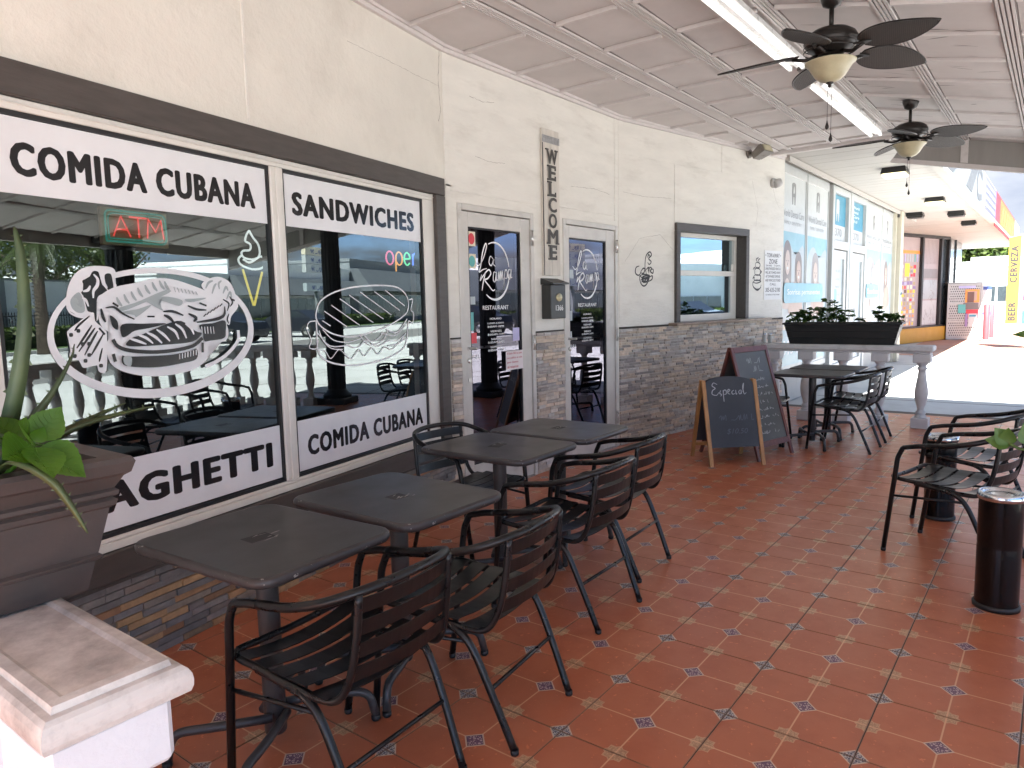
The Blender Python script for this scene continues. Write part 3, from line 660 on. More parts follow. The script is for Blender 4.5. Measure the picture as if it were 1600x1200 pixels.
# ------------------------------------------------------------------ window of the restaurant
sw = thing('shop_window', 'wide two pane restaurant window in dark brown trim with white lettered bands and sandwich drawings', 'window', mw=FA)
for q in ((-3.30, -.05, 2.278, 2.40), (-.172, -.05, .40, 2.277), (-3.30, -3.178, .522, 2.277), (-3.30, -.173, .40, .521)):
    mb = MB(); mb.bbox(q[0], q[1], -.03, .06, q[2], q[3], .004); mb.build('trim_board', 'trimdark', sw)
mb = MB()
mb.bbox(-3.175, -.175, .0, .08, 2.232, 2.276, .003); mb.bbox(-3.175, -.175, -.006, .08, .523, .558, .003); mb.bbox(-3.13, -.22, .002, .08, .559, .576, .003)
mb.bbox(-3.175, -3.085, .0, .08, .577, 2.231, .003); mb.bbox(-1.728, -1.640, -.004, .08, .577, 2.231, .004); mb.bbox(-.300, -.175, .0, .08, .577, 2.231, .003)
mb.bbox(-1.70, -1.668, -.012, -.0045, .577, 2.231, .003); mb.bbox(-3.175, -.175, -.008, -.0005, 2.252, 2.258, .002)
mb.build('frame', 'frame', sw)
for a, b in ((-3.085, -1.728), (-1.640, -.300)):
    mb = MB(); z0, z1, w = .5765, 2.2315, .017
    mb.box(a, b, .008, .07, z1-w, z1); mb.box(a, b, .008, .07, z0, z0+w); mb.box(a, a+w, .0085, .07, z0+w, z1-w); mb.box(b-w, b, .0085, .07, z0+w, z1-w)
    gk = mb.build('gasket', 'gasket', sw)
    mb = MB(); mb.add([(a, .022, z0), (b, .022, z0), (b, .022, z1), (a, .022, z1)], [(0, 1, 2, 3)]); mb.build('pane', 'glass', sw)
    for c, d in ((1.938, 2.212), (.602, .884)):
        mb = MB(); mb.box(a+.018, b-.018, .0185, .0205, c, d); mb.build('lettering_band', 'vinyl', sw)
text('lettering', 'COMIDA CUBANA', -2.985, .0178, 2.003, 1.163, .124, 'vinylink', sw, bold=.10, ext=.0003)
text('lettering', 'SANDWICHES', -1.562, .0178, 2.000, 1.166, .126, 'vinylink', sw, bold=.10, ext=.0003)
text('lettering', 'SPAGHETTI', -2.975, .0178, .674, 1.168, .132, 'vinylink', sw, bold=.10, ext=.0003)
text('lettering', 'COMIDA CUBANA', -1.541, .0178, .674, 1.170, .118, 'vinylink', sw, bold=.10, ext=.0003)
# the two line drawings
def drawing(name, shapes, parent, y0=.0195):
    "white and black cut vinyl, every layer a hair in front of the last"
    mb = MB(); y = y0
    for kind, m_, w, pts in shapes:
        mb.m = m_; y -= .00012
        if kind == 'ring':
            (cx, cz_, a, b, a2, b2, c2x, c2z) = pts; n = 72; vs = []
            for k in range(n):
                t = 2*math.pi*k/n; vs += [(cx+a*math.cos(t), y, cz_+b*math.sin(t)), (c2x+a2*math.cos(t), y, c2z+b2*math.sin(t))]
            mb.add(vs, [(2*k, 2*k+1, 2*((k+1) % n)+1, 2*((k+1) % n)) for k in range(n)])
        elif kind == 'fill':
            P = [(q.x, q.y) for q in cr([(a, b, 0) for a, b in pts], 4, True)]
            bm = bmesh.new(); vv = [bm.verts.new((a, y, b)) for a, b in P]
            try:
                f = bm.faces.new(vv); bmesh.ops.triangulate(bm, faces=[f])
                bm.verts.index_update(); mb.add([v.co for v in bm.verts], [tuple(v.index for v in f.verts) for f in bm.faces])
            except Exception: pass
            bm.free()
        else:
            closed = kind == 'loop'
            P = [(q.x, q.y) for q in cr([(a, b, 0) for a, b in pts], 4, closed)] if len(pts) > 2 else pts
            n = len(P)
            ws = w if closed or kind == 'line' else [w*(.35+.65*math.sin(math.pi*min(1, max(0, (i+.6)/(n+.2))))) for i in range(n)]
            mb.ribbon(P, ws, y, closed)
    return mb.build(name, ['vinyl', 'vinylink', 'greyvinyl'], parent)
drawing('cuban_sandwich_drawing', [('ring', 0, 0, (-2.3975, 1.406, 0.5145, 0.285, 0.4835, 0.253, -2.4025, 1.414)), ('fill', 0, 0, [(-2.828, 1.528), (-2.814, 1.603), (-2.776, 1.659), (-2.718, 1.686), (-2.632, 1.686), (-2.61, 1.665), (-2.619, 1.634), (-2.613, 1.605), (-2.666, 1.584), (-2.699, 1.543), (-2.704, 1.474), (-2.722, 1.472), (-2.723, 1.495), (-2.766, 1.484), (-2.803, 1.502)]), ('fill', 2, 0, [(-2.808, 1.555), (-2.774, 1.583), (-2.759, 1.555), (-2.755, 1.51), (-2.782, 1.502), (-2.806, 1.522)]), ('fill', 1, 0, [(-2.755, 1.628), (-2.728, 1.64), (-2.708, 1.666), (-2.684, 1.663), (-2.68, 1.624), (-2.653, 1.587), (-2.692, 1.569), (-2.704, 1.538), (-2.71, 1.471), (-2.722, 1.475), (-2.721, 1.501), (-2.745, 1.51), (-2.747, 1.555), (-2.764, 1.581), (-2.747, 1.598)]), ('fill', 1, 0, [(-2.659, 1.653), (-2.634, 1.659), (-2.627, 1.634), (-2.626, 1.599), (-2.644, 1.584), (-2.657, 1.613)]), ('taper', 0, 0.014, [(-2.706, 1.655), (-2.691, 1.635), (-2.695, 1.61), (-2.712, 1.589), (-2.716, 1.56)]), ('taper', 0, 0.012, [(-2.756, 1.586), (-2.735, 1.592), (-2.724, 1.609)]), ('taper', 0, 0.011, [(-2.67, 1.665), (-2.668, 1.63), (-2.653, 1.601)]), ('taper', 0, 0.011, [(-2.762, 1.561), (-2.748, 1.552), (-2.739, 1.527)]), ('taper', 0, 0.008, [(-2.828, 1.525), (-2.811, 1.5), (-2.766, 1.484), (-2.723, 1.498)]), ('fill', 0, 0, [(-2.699, 1.543), (-2.676, 1.577), (-2.614, 1.606), (-2.52, 1.624), (-2.428, 1.644), (-2.334, 1.641), (-2.22, 1.611), (-2.149, 1.586), (-2.075, 1.553), (-2.053, 1.504), (-2.067, 1.462), (-2.048, 1.413), (-2.054, 1.364), (-2.093, 1.347), (-2.165, 1.342), (-2.174, 1.289), (-2.21, 1.253), (-2.277, 1.227), (-2.386, 1.217), (-2.487, 1.221), (-2.588, 1.244), (-2.653, 1.278), (-2.676, 1.321), (-2.675, 1.38), (-2.648, 1.406), (-2.686, 1.439), (-2.701, 1.474)]), ('fill', 0, 0, [(-2.187, 1.619), (-2.139, 1.65), (-2.075, 1.658), (-2.016, 1.632), (-1.987, 1.573), (-1.976, 1.516), (-2.023, 1.468), (-2.038, 1.427), (-2.064, 1.455), (-2.055, 1.504), (-2.077, 1.552), (-2.153, 1.583)]), ('taper', 2, 0.012, [(-2.164, 1.603), (-2.145, 1.63), (-2.119, 1.64)]), ('taper', 2, 0.012, [(-2.129, 1.579), (-2.113, 1.613), (-2.099, 1.627)]), ('taper', 2, 0.012, [(-2.084, 1.6), (-2.086, 1.627), (-2.068, 1.641)]), ('taper', 2, 0.013, [(-2.064, 1.58), (-2.044, 1.611), (-2.032, 1.593)]), ('taper', 2, 0.012, [(-2.045, 1.552), (-2.02, 1.587), (-2.014, 1.552)]), ('taper', 1, 0.01, [(-2.067, 1.552), (-2.033, 1.531), (-2.045, 1.496)]), ('taper', 1, 0.01, [(-2.026, 1.566), (-2.01, 1.538), (-2.026, 1.517)]), ('taper', 1, 0.009, [(-2.037, 1.482), (-2.049, 1.455), (-2.041, 1.434)]), ('taper', 1, 0.01, [(-2.014, 1.552), (-1.996, 1.545)]), ('fill', 0, 0, [(-2.836, 1.42), (-2.826, 1.439), (-2.791, 1.463), (-2.725, 1.503), (-2.718, 1.468), (-2.679, 1.431), (-2.673, 1.403), (-2.688, 1.266), (-2.72, 1.264), (-2.727, 1.29), (-2.753, 1.287), (-2.785, 1.286), (-2.799, 1.315), (-2.827, 1.32), (-2.834, 1.343), (-2.825, 1.366)]), ('taper', 1, 0.009, [(-2.739, 1.489), (-2.786, 1.454), (-2.805, 1.432)]), ('taper', 1, 0.01, [(-2.733, 1.452), (-2.767, 1.408), (-2.803, 1.364)]), ('taper', 1, 0.01, [(-2.722, 1.44), (-2.749, 1.407), (-2.796, 1.35)]), ('taper', 1, 0.01, [(-2.711, 1.428), (-2.735, 1.395), (-2.774, 1.334)]), ('taper', 1, 0.01, [(-2.688, 1.415), (-2.719, 1.371), (-2.747, 1.332)]), ('taper', 1, 0.01, [(-2.704, 1.439), (-2.682, 1.412)]), ('taper', 1, 0.009, [(-2.698, 1.358), (-2.71, 1.323), (-2.716, 1.303)]), ('fill', 1, 0, [(-2.827, 1.424), (-2.814, 1.423), (-2.815, 1.411), (-2.828, 1.411)]), ('fill', 1, 0, [(-2.797, 1.438), (-2.784, 1.438), (-2.785, 1.425), (-2.798, 1.426)]), ('fill', 1, 0, [(-2.784, 1.385), (-2.771, 1.385), (-2.772, 1.372), (-2.785, 1.373)]), ('fill', 1, 0, [(-2.758, 1.385), (-2.745, 1.384), (-2.746, 1.372), (-2.759, 1.372)]), ('fill', 1, 0, [(-2.82, 1.341), (-2.807, 1.34), (-2.809, 1.327), (-2.821, 1.328)]), ('fill', 1, 0, [(-2.779, 1.319), (-2.766, 1.318), (-2.767, 1.305), (-2.78, 1.306)]), ('fill', 1, 0, [(-2.762, 1.34), (-2.749, 1.34), (-2.75, 1.327), (-2.763, 1.328)]), ('fill', 1, 0, [(-2.717, 1.294), (-2.703, 1.293), (-2.704, 1.28), (-2.718, 1.281)]), ('taper', 2, 0.013, [(-2.618, 1.563), (-2.61, 1.543), (-2.597, 1.526)]), ('taper', 2, 0.013, [(-2.584, 1.575), (-2.576, 1.554), (-2.563, 1.537)]), ('taper', 2, 0.013, [(-2.55, 1.587), (-2.542, 1.566), (-2.529, 1.549)]), ('taper', 2, 0.013, [(-2.519, 1.603), (-2.51, 1.581), (-2.497, 1.564)]), ('taper', 2, 0.014, [(-2.483, 1.615), (-2.475, 1.594), (-2.461, 1.577)]), ('taper', 2, 0.014, [(-2.447, 1.628), (-2.439, 1.606), (-2.425, 1.589)]), ('taper', 2, 0.014, [(-2.411, 1.635), (-2.402, 1.613), (-2.388, 1.596)]), ('taper', 2, 0.014, [(-2.386, 1.632), (-2.377, 1.61), (-2.363, 1.593)]), ('fill', 2, 0, [(-2.622, 1.516), (-2.528, 1.542), (-2.456, 1.569), (-2.382, 1.594), (-2.357, 1.588), (-2.414, 1.563), (-2.487, 1.542), (-2.563, 1.515), (-2.613, 1.504)]), ('taper', 2, 0.005, [(-2.34, 1.608), (-2.333, 1.585)]), ('taper', 2, 0.005, [(-2.322, 1.605), (-2.314, 1.583)]), ('taper', 2, 0.005, [(-2.303, 1.601), (-2.295, 1.582)]), ('taper', 2, 0.006, [(-2.284, 1.598), (-2.276, 1.58)]), ('taper', 2, 0.006, [(-2.265, 1.595), (-2.256, 1.578)]), ('taper', 2, 0.006, [(-2.246, 1.592), (-2.237, 1.576)]), ('taper', 2, 0.006, [(-2.226, 1.589), (-2.217, 1.574)]), ('fill', 2, 0, [(-2.479, 1.548), (-2.399, 1.566), (-2.304, 1.55), (-2.321, 1.524), (-2.408, 1.547), (-2.424, 1.535), (-2.405, 1.503), (-2.466, 1.535)]), ('fill', 2, 0, [(-2.288, 1.553), (-2.233, 1.556), (-2.168, 1.559), (-2.21, 1.546), (-2.266, 1.54)]), ('fill', 2, 0, [(-2.604, 1.501), (-2.53, 1.512), (-2.46, 1.529), (-2.533, 1.481), (-2.546, 1.488)]), ('taper', 1, 0.014, [(-2.691, 1.517), (-2.686, 1.485), (-2.677, 1.462)]), ('fill', 1, 0, [(-2.656, 1.489), (-2.626, 1.466), (-2.625, 1.43), (-2.648, 1.443)]), ('taper', 1, 0.01, [(-2.672, 1.52), (-2.634, 1.522), (-2.598, 1.495), (-2.547, 1.47)]), ('taper', 1, 0.01, [(-2.639, 1.54), (-2.615, 1.525)]), ('taper', 1, 0.008, [(-2.485, 1.48), (-2.45, 1.479)]), ('taper', 1, 0.012, [(-2.405, 1.5), (-2.354, 1.499), (-2.302, 1.48)]), ('taper', 1, 0.015, [(-2.403, 1.484), (-2.375, 1.471), (-2.351, 1.444)]), ('taper', 1, 0.015, [(-2.274, 1.488), (-2.233, 1.467), (-2.25, 1.451)]), ('taper', 1, 0.011, [(-2.275, 1.524), (-2.229, 1.507), (-2.173, 1.502)]), ('taper', 1, 0.01, [(-2.21, 1.536), (-2.171, 1.522)]), ('taper', 1, 0.006, [(-2.192, 1.472), (-2.176, 1.485)]), ('taper', 1, 0.006, [(-2.173, 1.481), (-2.157, 1.494)]), ('taper', 1, 0.006, [(-2.154, 1.49), (-2.137, 1.504)]), ('taper', 1, 0.007, [(-2.134, 1.499), (-2.118, 1.513)]), ('taper', 1, 0.006, [(-2.115, 1.509), (-2.099, 1.522)]), ('taper', 1, 0.006, [(-2.095, 1.518), (-2.079, 1.531)]), ('fill', 1, 0, [(-2.607, 1.45), (-2.508, 1.45), (-2.395, 1.447), (-2.482, 1.43), (-2.552, 1.421), (-2.594, 1.399), (-2.613, 1.403)]), ('taper', 1, 0.015, [(-2.065, 1.518), (-2.073, 1.476), (-2.126, 1.457), (-2.234, 1.447)]), ('fill', 1, 0, [(-2.219, 1.433), (-2.145, 1.439), (-2.071, 1.45), (-2.069, 1.4), (-2.082, 1.366), (-2.164, 1.358), (-2.197, 1.358), (-2.202, 1.392)]), ('taper', 0, 0.006, [(-2.208, 1.426), (-2.207, 1.393)]), ('taper', 0, 0.005, [(-2.191, 1.425), (-2.19, 1.392)]), ('taper', 0, 0.006, [(-2.175, 1.425), (-2.174, 1.391)]), ('taper', 0, 0.005, [(-2.158, 1.424), (-2.157, 1.39)]), ('taper', 0, 0.005, [(-2.142, 1.424), (-2.14, 1.389)]), ('fill', 1, 0, [(-2.597, 1.364), (-2.568, 1.392), (-2.519, 1.404), (-2.41, 1.44), (-2.319, 1.456), (-2.246, 1.408), (-2.211, 1.393), (-2.266, 1.359), (-2.403, 1.354), (-2.544, 1.355)]), ('taper', 0, 0.012, [(-2.581, 1.391), (-2.542, 1.378), (-2.502, 1.362)]), ('taper', 0, 0.012, [(-2.54, 1.405), (-2.5, 1.388), (-2.469, 1.363)]), ('taper', 0, 0.013, [(-2.498, 1.413), (-2.458, 1.392), (-2.425, 1.362)]), ('taper', 0, 0.012, [(-2.448, 1.423), (-2.414, 1.399), (-2.384, 1.368)]), ('taper', 0, 0.013, [(-2.393, 1.433), (-2.354, 1.409), (-2.338, 1.374)]), ('taper', 0, 0.013, [(-2.351, 1.444), (-2.315, 1.417), (-2.297, 1.377)]), ('taper', 0, 0.013, [(-2.298, 1.443), (-2.268, 1.422), (-2.255, 1.392)]), ('line', 1, 0.016, [(-2.654, 1.39), (-2.636, 1.362), (-2.586, 1.341), (-2.478, 1.326), (-2.369, 1.326), (-2.267, 1.339), (-2.208, 1.373)]), ('taper', 1, 0.018, [(-2.658, 1.331), (-2.651, 1.298)]), ('taper', 1, 0.016, [(-2.21, 1.352), (-2.214, 1.306)]), ('fill', 1, 0, [(-2.619, 1.321), (-2.588, 1.315), (-2.407, 1.307), (-2.293, 1.315), (-2.246, 1.325), (-2.252, 1.278), (-2.336, 1.265), (-2.448, 1.258), (-2.552, 1.267), (-2.617, 1.283)]), ('line', 0, 0.004, [(-2.34, 1.308), (-2.342, 1.284)]), ('line', 0, 0.005, [(-2.325, 1.31), (-2.327, 1.286)]), ('line', 0, 0.005, [(-2.31, 1.312), (-2.313, 1.288)]), ('line', 0, 0.005, [(-2.295, 1.315), (-2.298, 1.29)]), ('line', 0, 0.004, [(-2.28, 1.317), (-2.283, 1.292)]), ('line', 0, 0.005, [(-2.265, 1.319), (-2.267, 1.294)]), ('line', 0, 0.005, [(-2.25, 1.322), (-2.252, 1.296)]), ('fill', 2, 0, [(-2.613, 1.316), (-2.578, 1.312), (-2.585, 1.274), (-2.612, 1.286)]), ('line', 0, 0.018, [(-1.995, 1.4), (-2.002, 1.347), (-2.071, 1.289), (-2.143, 1.256), (-2.207, 1.239)])], sw)
drawing('pressed_sandwich_drawing', [('loop', 0, 0.009, [(-1.414, 1.471), (-1.371, 1.539), (-1.242, 1.591), (-1.056, 1.622), (-0.799, 1.634), (-0.61, 1.622), (-0.509, 1.563), (-0.499, 1.487), (-0.56, 1.433), (-0.739, 1.374), (-0.952, 1.335), (-1.129, 1.323), (-1.276, 1.347), (-1.375, 1.393), (-1.41, 1.43)]), ('line', 0, 0.01, [(-1.417, 1.43), (-1.416, 1.348), (-1.415, 1.266), (-1.366, 1.206), (-1.242, 1.166), (-1.073, 1.148), (-0.833, 1.157), (-0.65, 1.191), (-0.541, 1.25), (-0.504, 1.402)]), ('line', 0, 0.006, [(-1.367, 1.428), (-1.297, 1.395)]), ('line', 0, 0.007, [(-1.345, 1.481), (-1.15, 1.384)]), ('line', 0, 0.006, [(-1.283, 1.515), (-1.029, 1.389)]), ('line', 0, 0.006, [(-1.204, 1.551), (-0.892, 1.4)]), ('line', 0, 0.006, [(-1.116, 1.572), (-0.785, 1.42)]), ('line', 0, 0.006, [(-1.011, 1.591), (-0.694, 1.443)]), ('line', 0, 0.006, [(-0.868, 1.595), (-0.6, 1.471)]), ('line', 0, 0.007, [(-0.753, 1.604), (-0.541, 1.5)]), ('line', 0, 0.006, [(-1.425, 1.428), (-1.477, 1.422), (-1.495, 1.382), (-1.466, 1.325), (-1.484, 1.281), (-1.43, 1.272), (-1.411, 1.317)]), ('line', 0, 0.006, [(-1.368, 1.377), (-1.279, 1.312), (-1.149, 1.292), (-1.026, 1.307)]), ('line', 0, 0.007, [(-1.418, 1.364), (-1.313, 1.28), (-1.142, 1.272)]), ('line', 0, 0.007, [(-1.042, 1.33), (-0.939, 1.262), (-0.804, 1.283), (-0.741, 1.345)]), ('line', 0, 0.007, [(-0.989, 1.322), (-0.928, 1.285), (-0.852, 1.298), (-0.791, 1.335)]), ('line', 0, 0.007, [(-0.82, 1.331), (-0.663, 1.309), (-0.532, 1.378)]), ('line', 0, 0.008, [(-0.76, 1.351), (-0.641, 1.328), (-0.519, 1.414)]), ('line', 0, 0.006, [(-1.415, 1.266), (-1.355, 1.252), (-1.311, 1.206), (-1.235, 1.254), (-1.172, 1.212), (-1.122, 1.192), (-1.049, 1.241), (-0.998, 1.199), (-0.921, 1.244), (-0.859, 1.2), (-0.788, 1.242), (-0.71, 1.219), (-0.625, 1.261), (-0.539, 1.281)]), ('line', 0, 0.007, [(-1.167, 1.277), (-1.065, 1.254), (-0.973, 1.293), (-0.865, 1.25), (-0.746, 1.278), (-0.645, 1.274), (-0.536, 1.317)]), ('line', 0, 0.008, [(-0.489, 1.542), (-0.445, 1.542), (-0.471, 1.475), (-0.44, 1.449), (-0.455, 1.388), (-0.5, 1.399)]), ('line', 0, 0.006, [(-1.399, 1.373), (-1.366, 1.309), (-1.299, 1.264), (-1.202, 1.252)]), ('line', 0, 0.008, [(-0.748, 1.245), (-0.625, 1.255), (-0.558, 1.306)])], sw)
# signs that hang behind the glass: things of their own
yy = .10
t = thing('atm_sign', 'small tan neon ATM sign hanging behind the left pane of the restaurant window', 'sign', mw=FA)
mb = MB(); mb.bbox(-2.60, -2.28, yy, yy+.02, 1.785, 1.942, .003); mb.build('backing', 'p_tan', t)
mb = MB(); mb.tube(fillet([(-2.585, yy-.006, 1.80), (-2.295, yy-.006, 1.80), (-2.295, yy-.006, 1.930), (-2.585, yy-.006, 1.930), (-2.585, yy-.006, 1.801)], .03), .0045, 6)
mb.tube(fillet([(-2.572, yy-.006, 1.812), (-2.308, yy-.006, 1.812), (-2.308, yy-.006, 1.918), (-2.572, yy-.006, 1.918), (-2.572, yy-.006, 1.813)], .03), .003, 6); mb.build('border_tube', 'neon_teal', t)
mb = MB(); z0, z1 = 1.822, 1.908
for P in ([(-2.555, z0), (-2.515, z1), (-2.475, z0)], [(-2.540, z0+.03), (-2.49, z0+.03)], [(-2.475, z1), (-2.395, z1)], [(-2.435, z1), (-2.435, z0)], [(-2.395, z0), (-2.385, z1), (-2.352, z0+.03), (-2.322, z1), (-2.312, z0)]):
    mb.tube([(a, yy-.010, b) for a, b in P], .0035, 6)
mb.build('letter_tube', 'neon_red', t)
t = thing('ice_cream_sign', 'neon ice cream cone with white swirl and yellow cone behind the restaurant window', 'sign', mw=FA)
mb = MB(); P = [(-1.795, 1.905), (-1.815, 1.88), (-1.825, 1.85), (-1.80, 1.84), (-1.79, 1.825), (-1.80, 1.805), (-1.84, 1.80), (-1.855, 1.785), (-1.84, 1.765), (-1.79, 1.758), (-1.745, 1.77), (-1.73, 1.80), (-1.74, 1.84), (-1.77, 1.87), (-1.795, 1.905)]
mb.tube(cr([(a, yy, b) for a, b in P], 5), .0055, 6)
P = [(-1.855, 1.775), (-1.875, 1.76), (-1.875, 1.74), (-1.85, 1.722), (-1.79, 1.708), (-1.725, 1.715), (-1.70, 1.74), (-1.705, 1.765), (-1.73, 1.775), (-1.80, 1.742), (-1.845, 1.755)]
mb.tube(cr([(a, yy, b) for a, b in P], 5), .0055, 6); mb.build('swirl_tube', 'neon_white', t)
mb = MB(); mb.tube([(-1.853, yy, 1.705), (-1.795, yy, 1.520)], .006, 6); mb.tube([(-1.790, yy, 1.520), (-1.722, yy, 1.695)], .006, 6); mb.build('cone_tube', 'neon_yellow', t)
t = thing('open_sign', 'multicoloured neon open sign in lower case behind the right pane', 'sign', mw=FA)
def arc(cx, cz_, rx, rz, a0, a1, n=14): return [(cx+rx*math.cos(R(a0+(a1-a0)*k/n)), yy, cz_+rz*math.sin(R(a0+(a1-a0)*k/n))) for k in range(n+1)]
mb = MB(); mb.tube(arc(-.575, 1.822, .042, .044, 0, 360), .0055, 6); mb.build('letter_tube', 'neon_pink', t)
mb = MB(); mb.tube([(-.508, yy, 1.735)]+arc(-.468, 1.822, .038, .044, 180, -150), .0055, 6); mb.build('letter_tube', 'neon_orange', t)
mb = MB(); mb.tube([(-.408, yy, 1.822), (-.338, yy, 1.826)]+arc(-.372, 1.824, .036, .043, 5, 320), .0055, 6); mb.build('letter_tube', 'neon_green', t)
mb = MB(); mb.tube([(-.302, yy, 1.782), (-.302, yy, 1.862)], .0055, 6); mb.tube([(-.302, yy, 1.84)]+arc(-.27, 1.833, .030, .033, 150, 0)+[(-.240, yy, 1.782)], .0055, 6); mb.build('letter_tube', 'neon_blue', t)

# ------------------------------------------------------------------ doors
def script_logo(par, x, z, s, y):
    "round logo with the restaurant's name, cut in white vinyl"
    mb = MB()
    def st(P, w=.011):
        P = [(x+a*s, z+b*s) for a, b in P]; P = [(q.x, q.y) for q in cr([(a, b, 0) for a, b in P], 5)]; n = len(P)
        mb.ribbon(P, [w*s/.50*(.45+.55*math.sin(math.pi*(i+.5)/n)) for i in range(n)], y)
    def ar(a0, a1, w): st([(.50+.40*math.cos(R(a0+(a1-a0)*k/10)), .48+.47*math.sin(R(a0+(a1-a0)*k/10))) for k in range(11)], w)
    ar(112, 10, .016); ar(-5, -125, .02)
    st([(-.02, .62), (.08, .56), (.20, .66), (.30, .86), (.28, .92), (.20, .78), (.14, .55), (.10, .46), (.20, .50), (.30, .52)], .013)   # L
    st([(.47, .68), (.40, .72), (.36, .62), (.42, .57), (.49, .68), (.47, .60), (.53, .56)], .012)   # a
    st([(.16, .42), (.12, .32), (.20, .40), (.34, .50), (.40, .44), (.32, .36), (.24, .33), (.34, .24), (.44, .16), (.50, .18)], .014)   # R
    st([(.26, .46), (.20, .30), (.16, .16)], .014)
    xx = .46
    for c in 'ampa':
        if c == 'a': P = [(.08, .14), (.02, .15), (0, .03), (.05, .0), (.095, .15), (.085, .02), (.12, .02)]; w_ = .125
        if c == 'm': P = [(0, .0), (.03, .15), (.03, .0), (.075, .155), (.08, .0), (.125, .155), (.13, .02), (.15, .02)]; w_ = .155
        if c == 'p': P = [(.05, .17), (.0, -.17), (.04, .13), (.10, .14), (.09, .02), (.03, .03)]; w_ = .125
        st([(xx+a, .31+b+.12*(xx+a-.48)) for a, b in P], .011); xx += w_
    return mb.build('logo', 'whiteprint', par)
def glass_door(x0, x1, ga, gb, label, extra, hx):
    t = thing('glass_door', label, 'door', mw=FB)
    zt = 2.252
    for nm, q in (('jamb', (x0, x0+.045, 0, zt)), ('jamb', (x1-.045, x1, 0, zt)), ('head', (x0+.046, x1-.046, 2.205, zt))):
        mb = MB(); mb.bbox(q[0], q[1], -.012, .14, q[2], q[3], .004); mb.build(nm, 'doorframe', t)
    a, b = x0+.053, x1-.053
    mb = MB(); mb.bbox(a, ga, .0, .045, .012, 2.198, .003); mb.bbox(gb, b, .0, .045, .012, 2.198, .003); mb.bbox(ga+.0005, gb-.0005, .0, .045, 2.088, 2.198, .003); mb.bbox(ga+.0005, gb-.0005, .0, .045, .012, .245, .003)
    mb.build('door_leaf', 'doorframe', t)
    mb = MB(); w = .012; mb.box(ga, gb, .006, .04, 2.076, 2.0875); mb.box(ga, gb, .006, .04, .2455, .257); mb.box(ga, ga+w, .0065, .04, .257, 2.076); mb.box(gb-w, gb, .0065, .04, .257, 2.076); mb.build('gasket', 'gasket', t)
    mb = MB(); mb.add([(ga, .02, .25), (gb, .02, .25), (gb, .02, 2.08), (ga, .02, 2.08)], [(0, 1, 2, 3)]); mb.build('pane', 'doorglass', t)
    mb = MB(); mb.box(x0+.046, x1-.046, -.02, .14, -.001, .010); mb.build('threshold', 'steel', t)
    for z in (2.045, 1.165, .32):
        mb = MB(); mb.bbox(x1-.058, x1-.040, -.030, -.0125, z-.06, z+.06, .004); mb.tube([(x1-.049, -.030, z-.065), (x1-.049, -.030, z+.065)], .009, 8); mb.build('hinge', 'steel', t)
    h = MB(); h.tube(fillet([(hx, .0, 1.165), (hx, -.075, 1.165), (hx, -.075, 1.165), (hx+.0, -.075, .92), (hx, .0, .92)], .03), .011, 8)
    h.lathe([(.02, 0), (.02, .006)], 14, Matrix.Translation((hx, 0, 1.165)) @ Matrix.Rotation(R(90), 4, 'X')); h.lathe([(.02, 0), (.02, .006)], 14, Matrix.Translation((hx, 0, .92)) @ Matrix.Rotation(R(90), 4, 'X'))
    h.build('pull_handle', 'steel', t)
    mb = MB(); mb.lathe([(.020, 0), (.020, .010), (.012, .014)], 16, Matrix.Translation((a+.04, 0, 1.07)) @ Matrix.Rotation(R(90), 4, 'X')); mb.build('lock_cylinder', 'steel', t)
    mb = MB(); mb.tube([(ga+.01, .05, 1.16), (gb-.01, .05, 1.16)], .012, 8); mb.build('push_bar', 'steel', t)
    w = gb-ga; yv = .0185
    script_logo(t, ga+.14*w, 1.53, w*.72, yv)
    text('lettering', 'RESTAURANT', ga+.26*w, yv, 1.455, w*.50, .034, 'whiteprint', t, bold=.02)
    z = 1.40
    for ln, k in (('HORARIO', .0), ('LUNES-JUEVES', .012), ('8:00AM-10PM', 0), ('VIERNES', .012), ('8:00AM-1AM', 0), ('SABADO', .012), ('8:00AM-2AM', 0), ('DOMINGO', .012), ('8:00AM-10PM', 0)):
        z -= .0255+k; ww = min(.21, .021*len(ln)); text('lettering', ln, (ga+gb)/2-ww/2, yv, z, ww, .017, 'whiteprint', t, bold=.03)
    text('lettering', 'PULL', ga+.03, yv, 1.075, .10, .032, 'whiteprint', t, bold=.03)
    return t
d1 = glass_door(.118, 1.088, .242, .909, 'white framed glass door with round stickers and a small pale pink notice, beside the window', 1, .215)
for z, m_ in ((2.0, 'p_red'), (1.83, 'p_teal')):
    mb = MB(); mb.box(.256, .345, .0175, .0195, z-.055, z+.055); s_ = mb.build('sticker', 'p_cream', d1)
    mb = MB(); mb.lathe([(.036, 0), (.036, .0015)], 16, Matrix.Translation((.298, .0172, z)) @ Matrix.Rotation(R(90), 4, 'X') @ Matrix.Diagonal((1, 1.2, 1, 1))); mb.build('sticker_print', m_, s_)
for q, m_ in (((.258, .325, 1.50, 1.56), 'p_pale'), ((.258, .30, 1.30, 1.44), 'p_teal'), ((.258, .33, 1.20, 1.28), 'p_red'), ((.80, .89, 1.19, 1.30), 'p_lilac')):
    mb = MB(); mb.box(q[0], q[1], .0175, .0195, q[2], q[3]); mb.build('sticker', m_, d1)
mb = MB(); mb.box(.670, .905, -.004, -.001, .955, 1.112); nt_ = mb.build('notice', 'pink_paper', d1)
for k, ln in enumerate(('El baño NO es para', 'uso público es solo', 'para clientes', 'del restaurante')): text('lettering', ln, .685, -.0048, 1.078-k*.036, .205 if k < 2 else .15, .022, 'redink', d1, bold=.03)
d2 = glass_door(1.545, 2.545, 1.654, 2.330, 'white framed glass door right of the black mailbox', 0, 1.64)
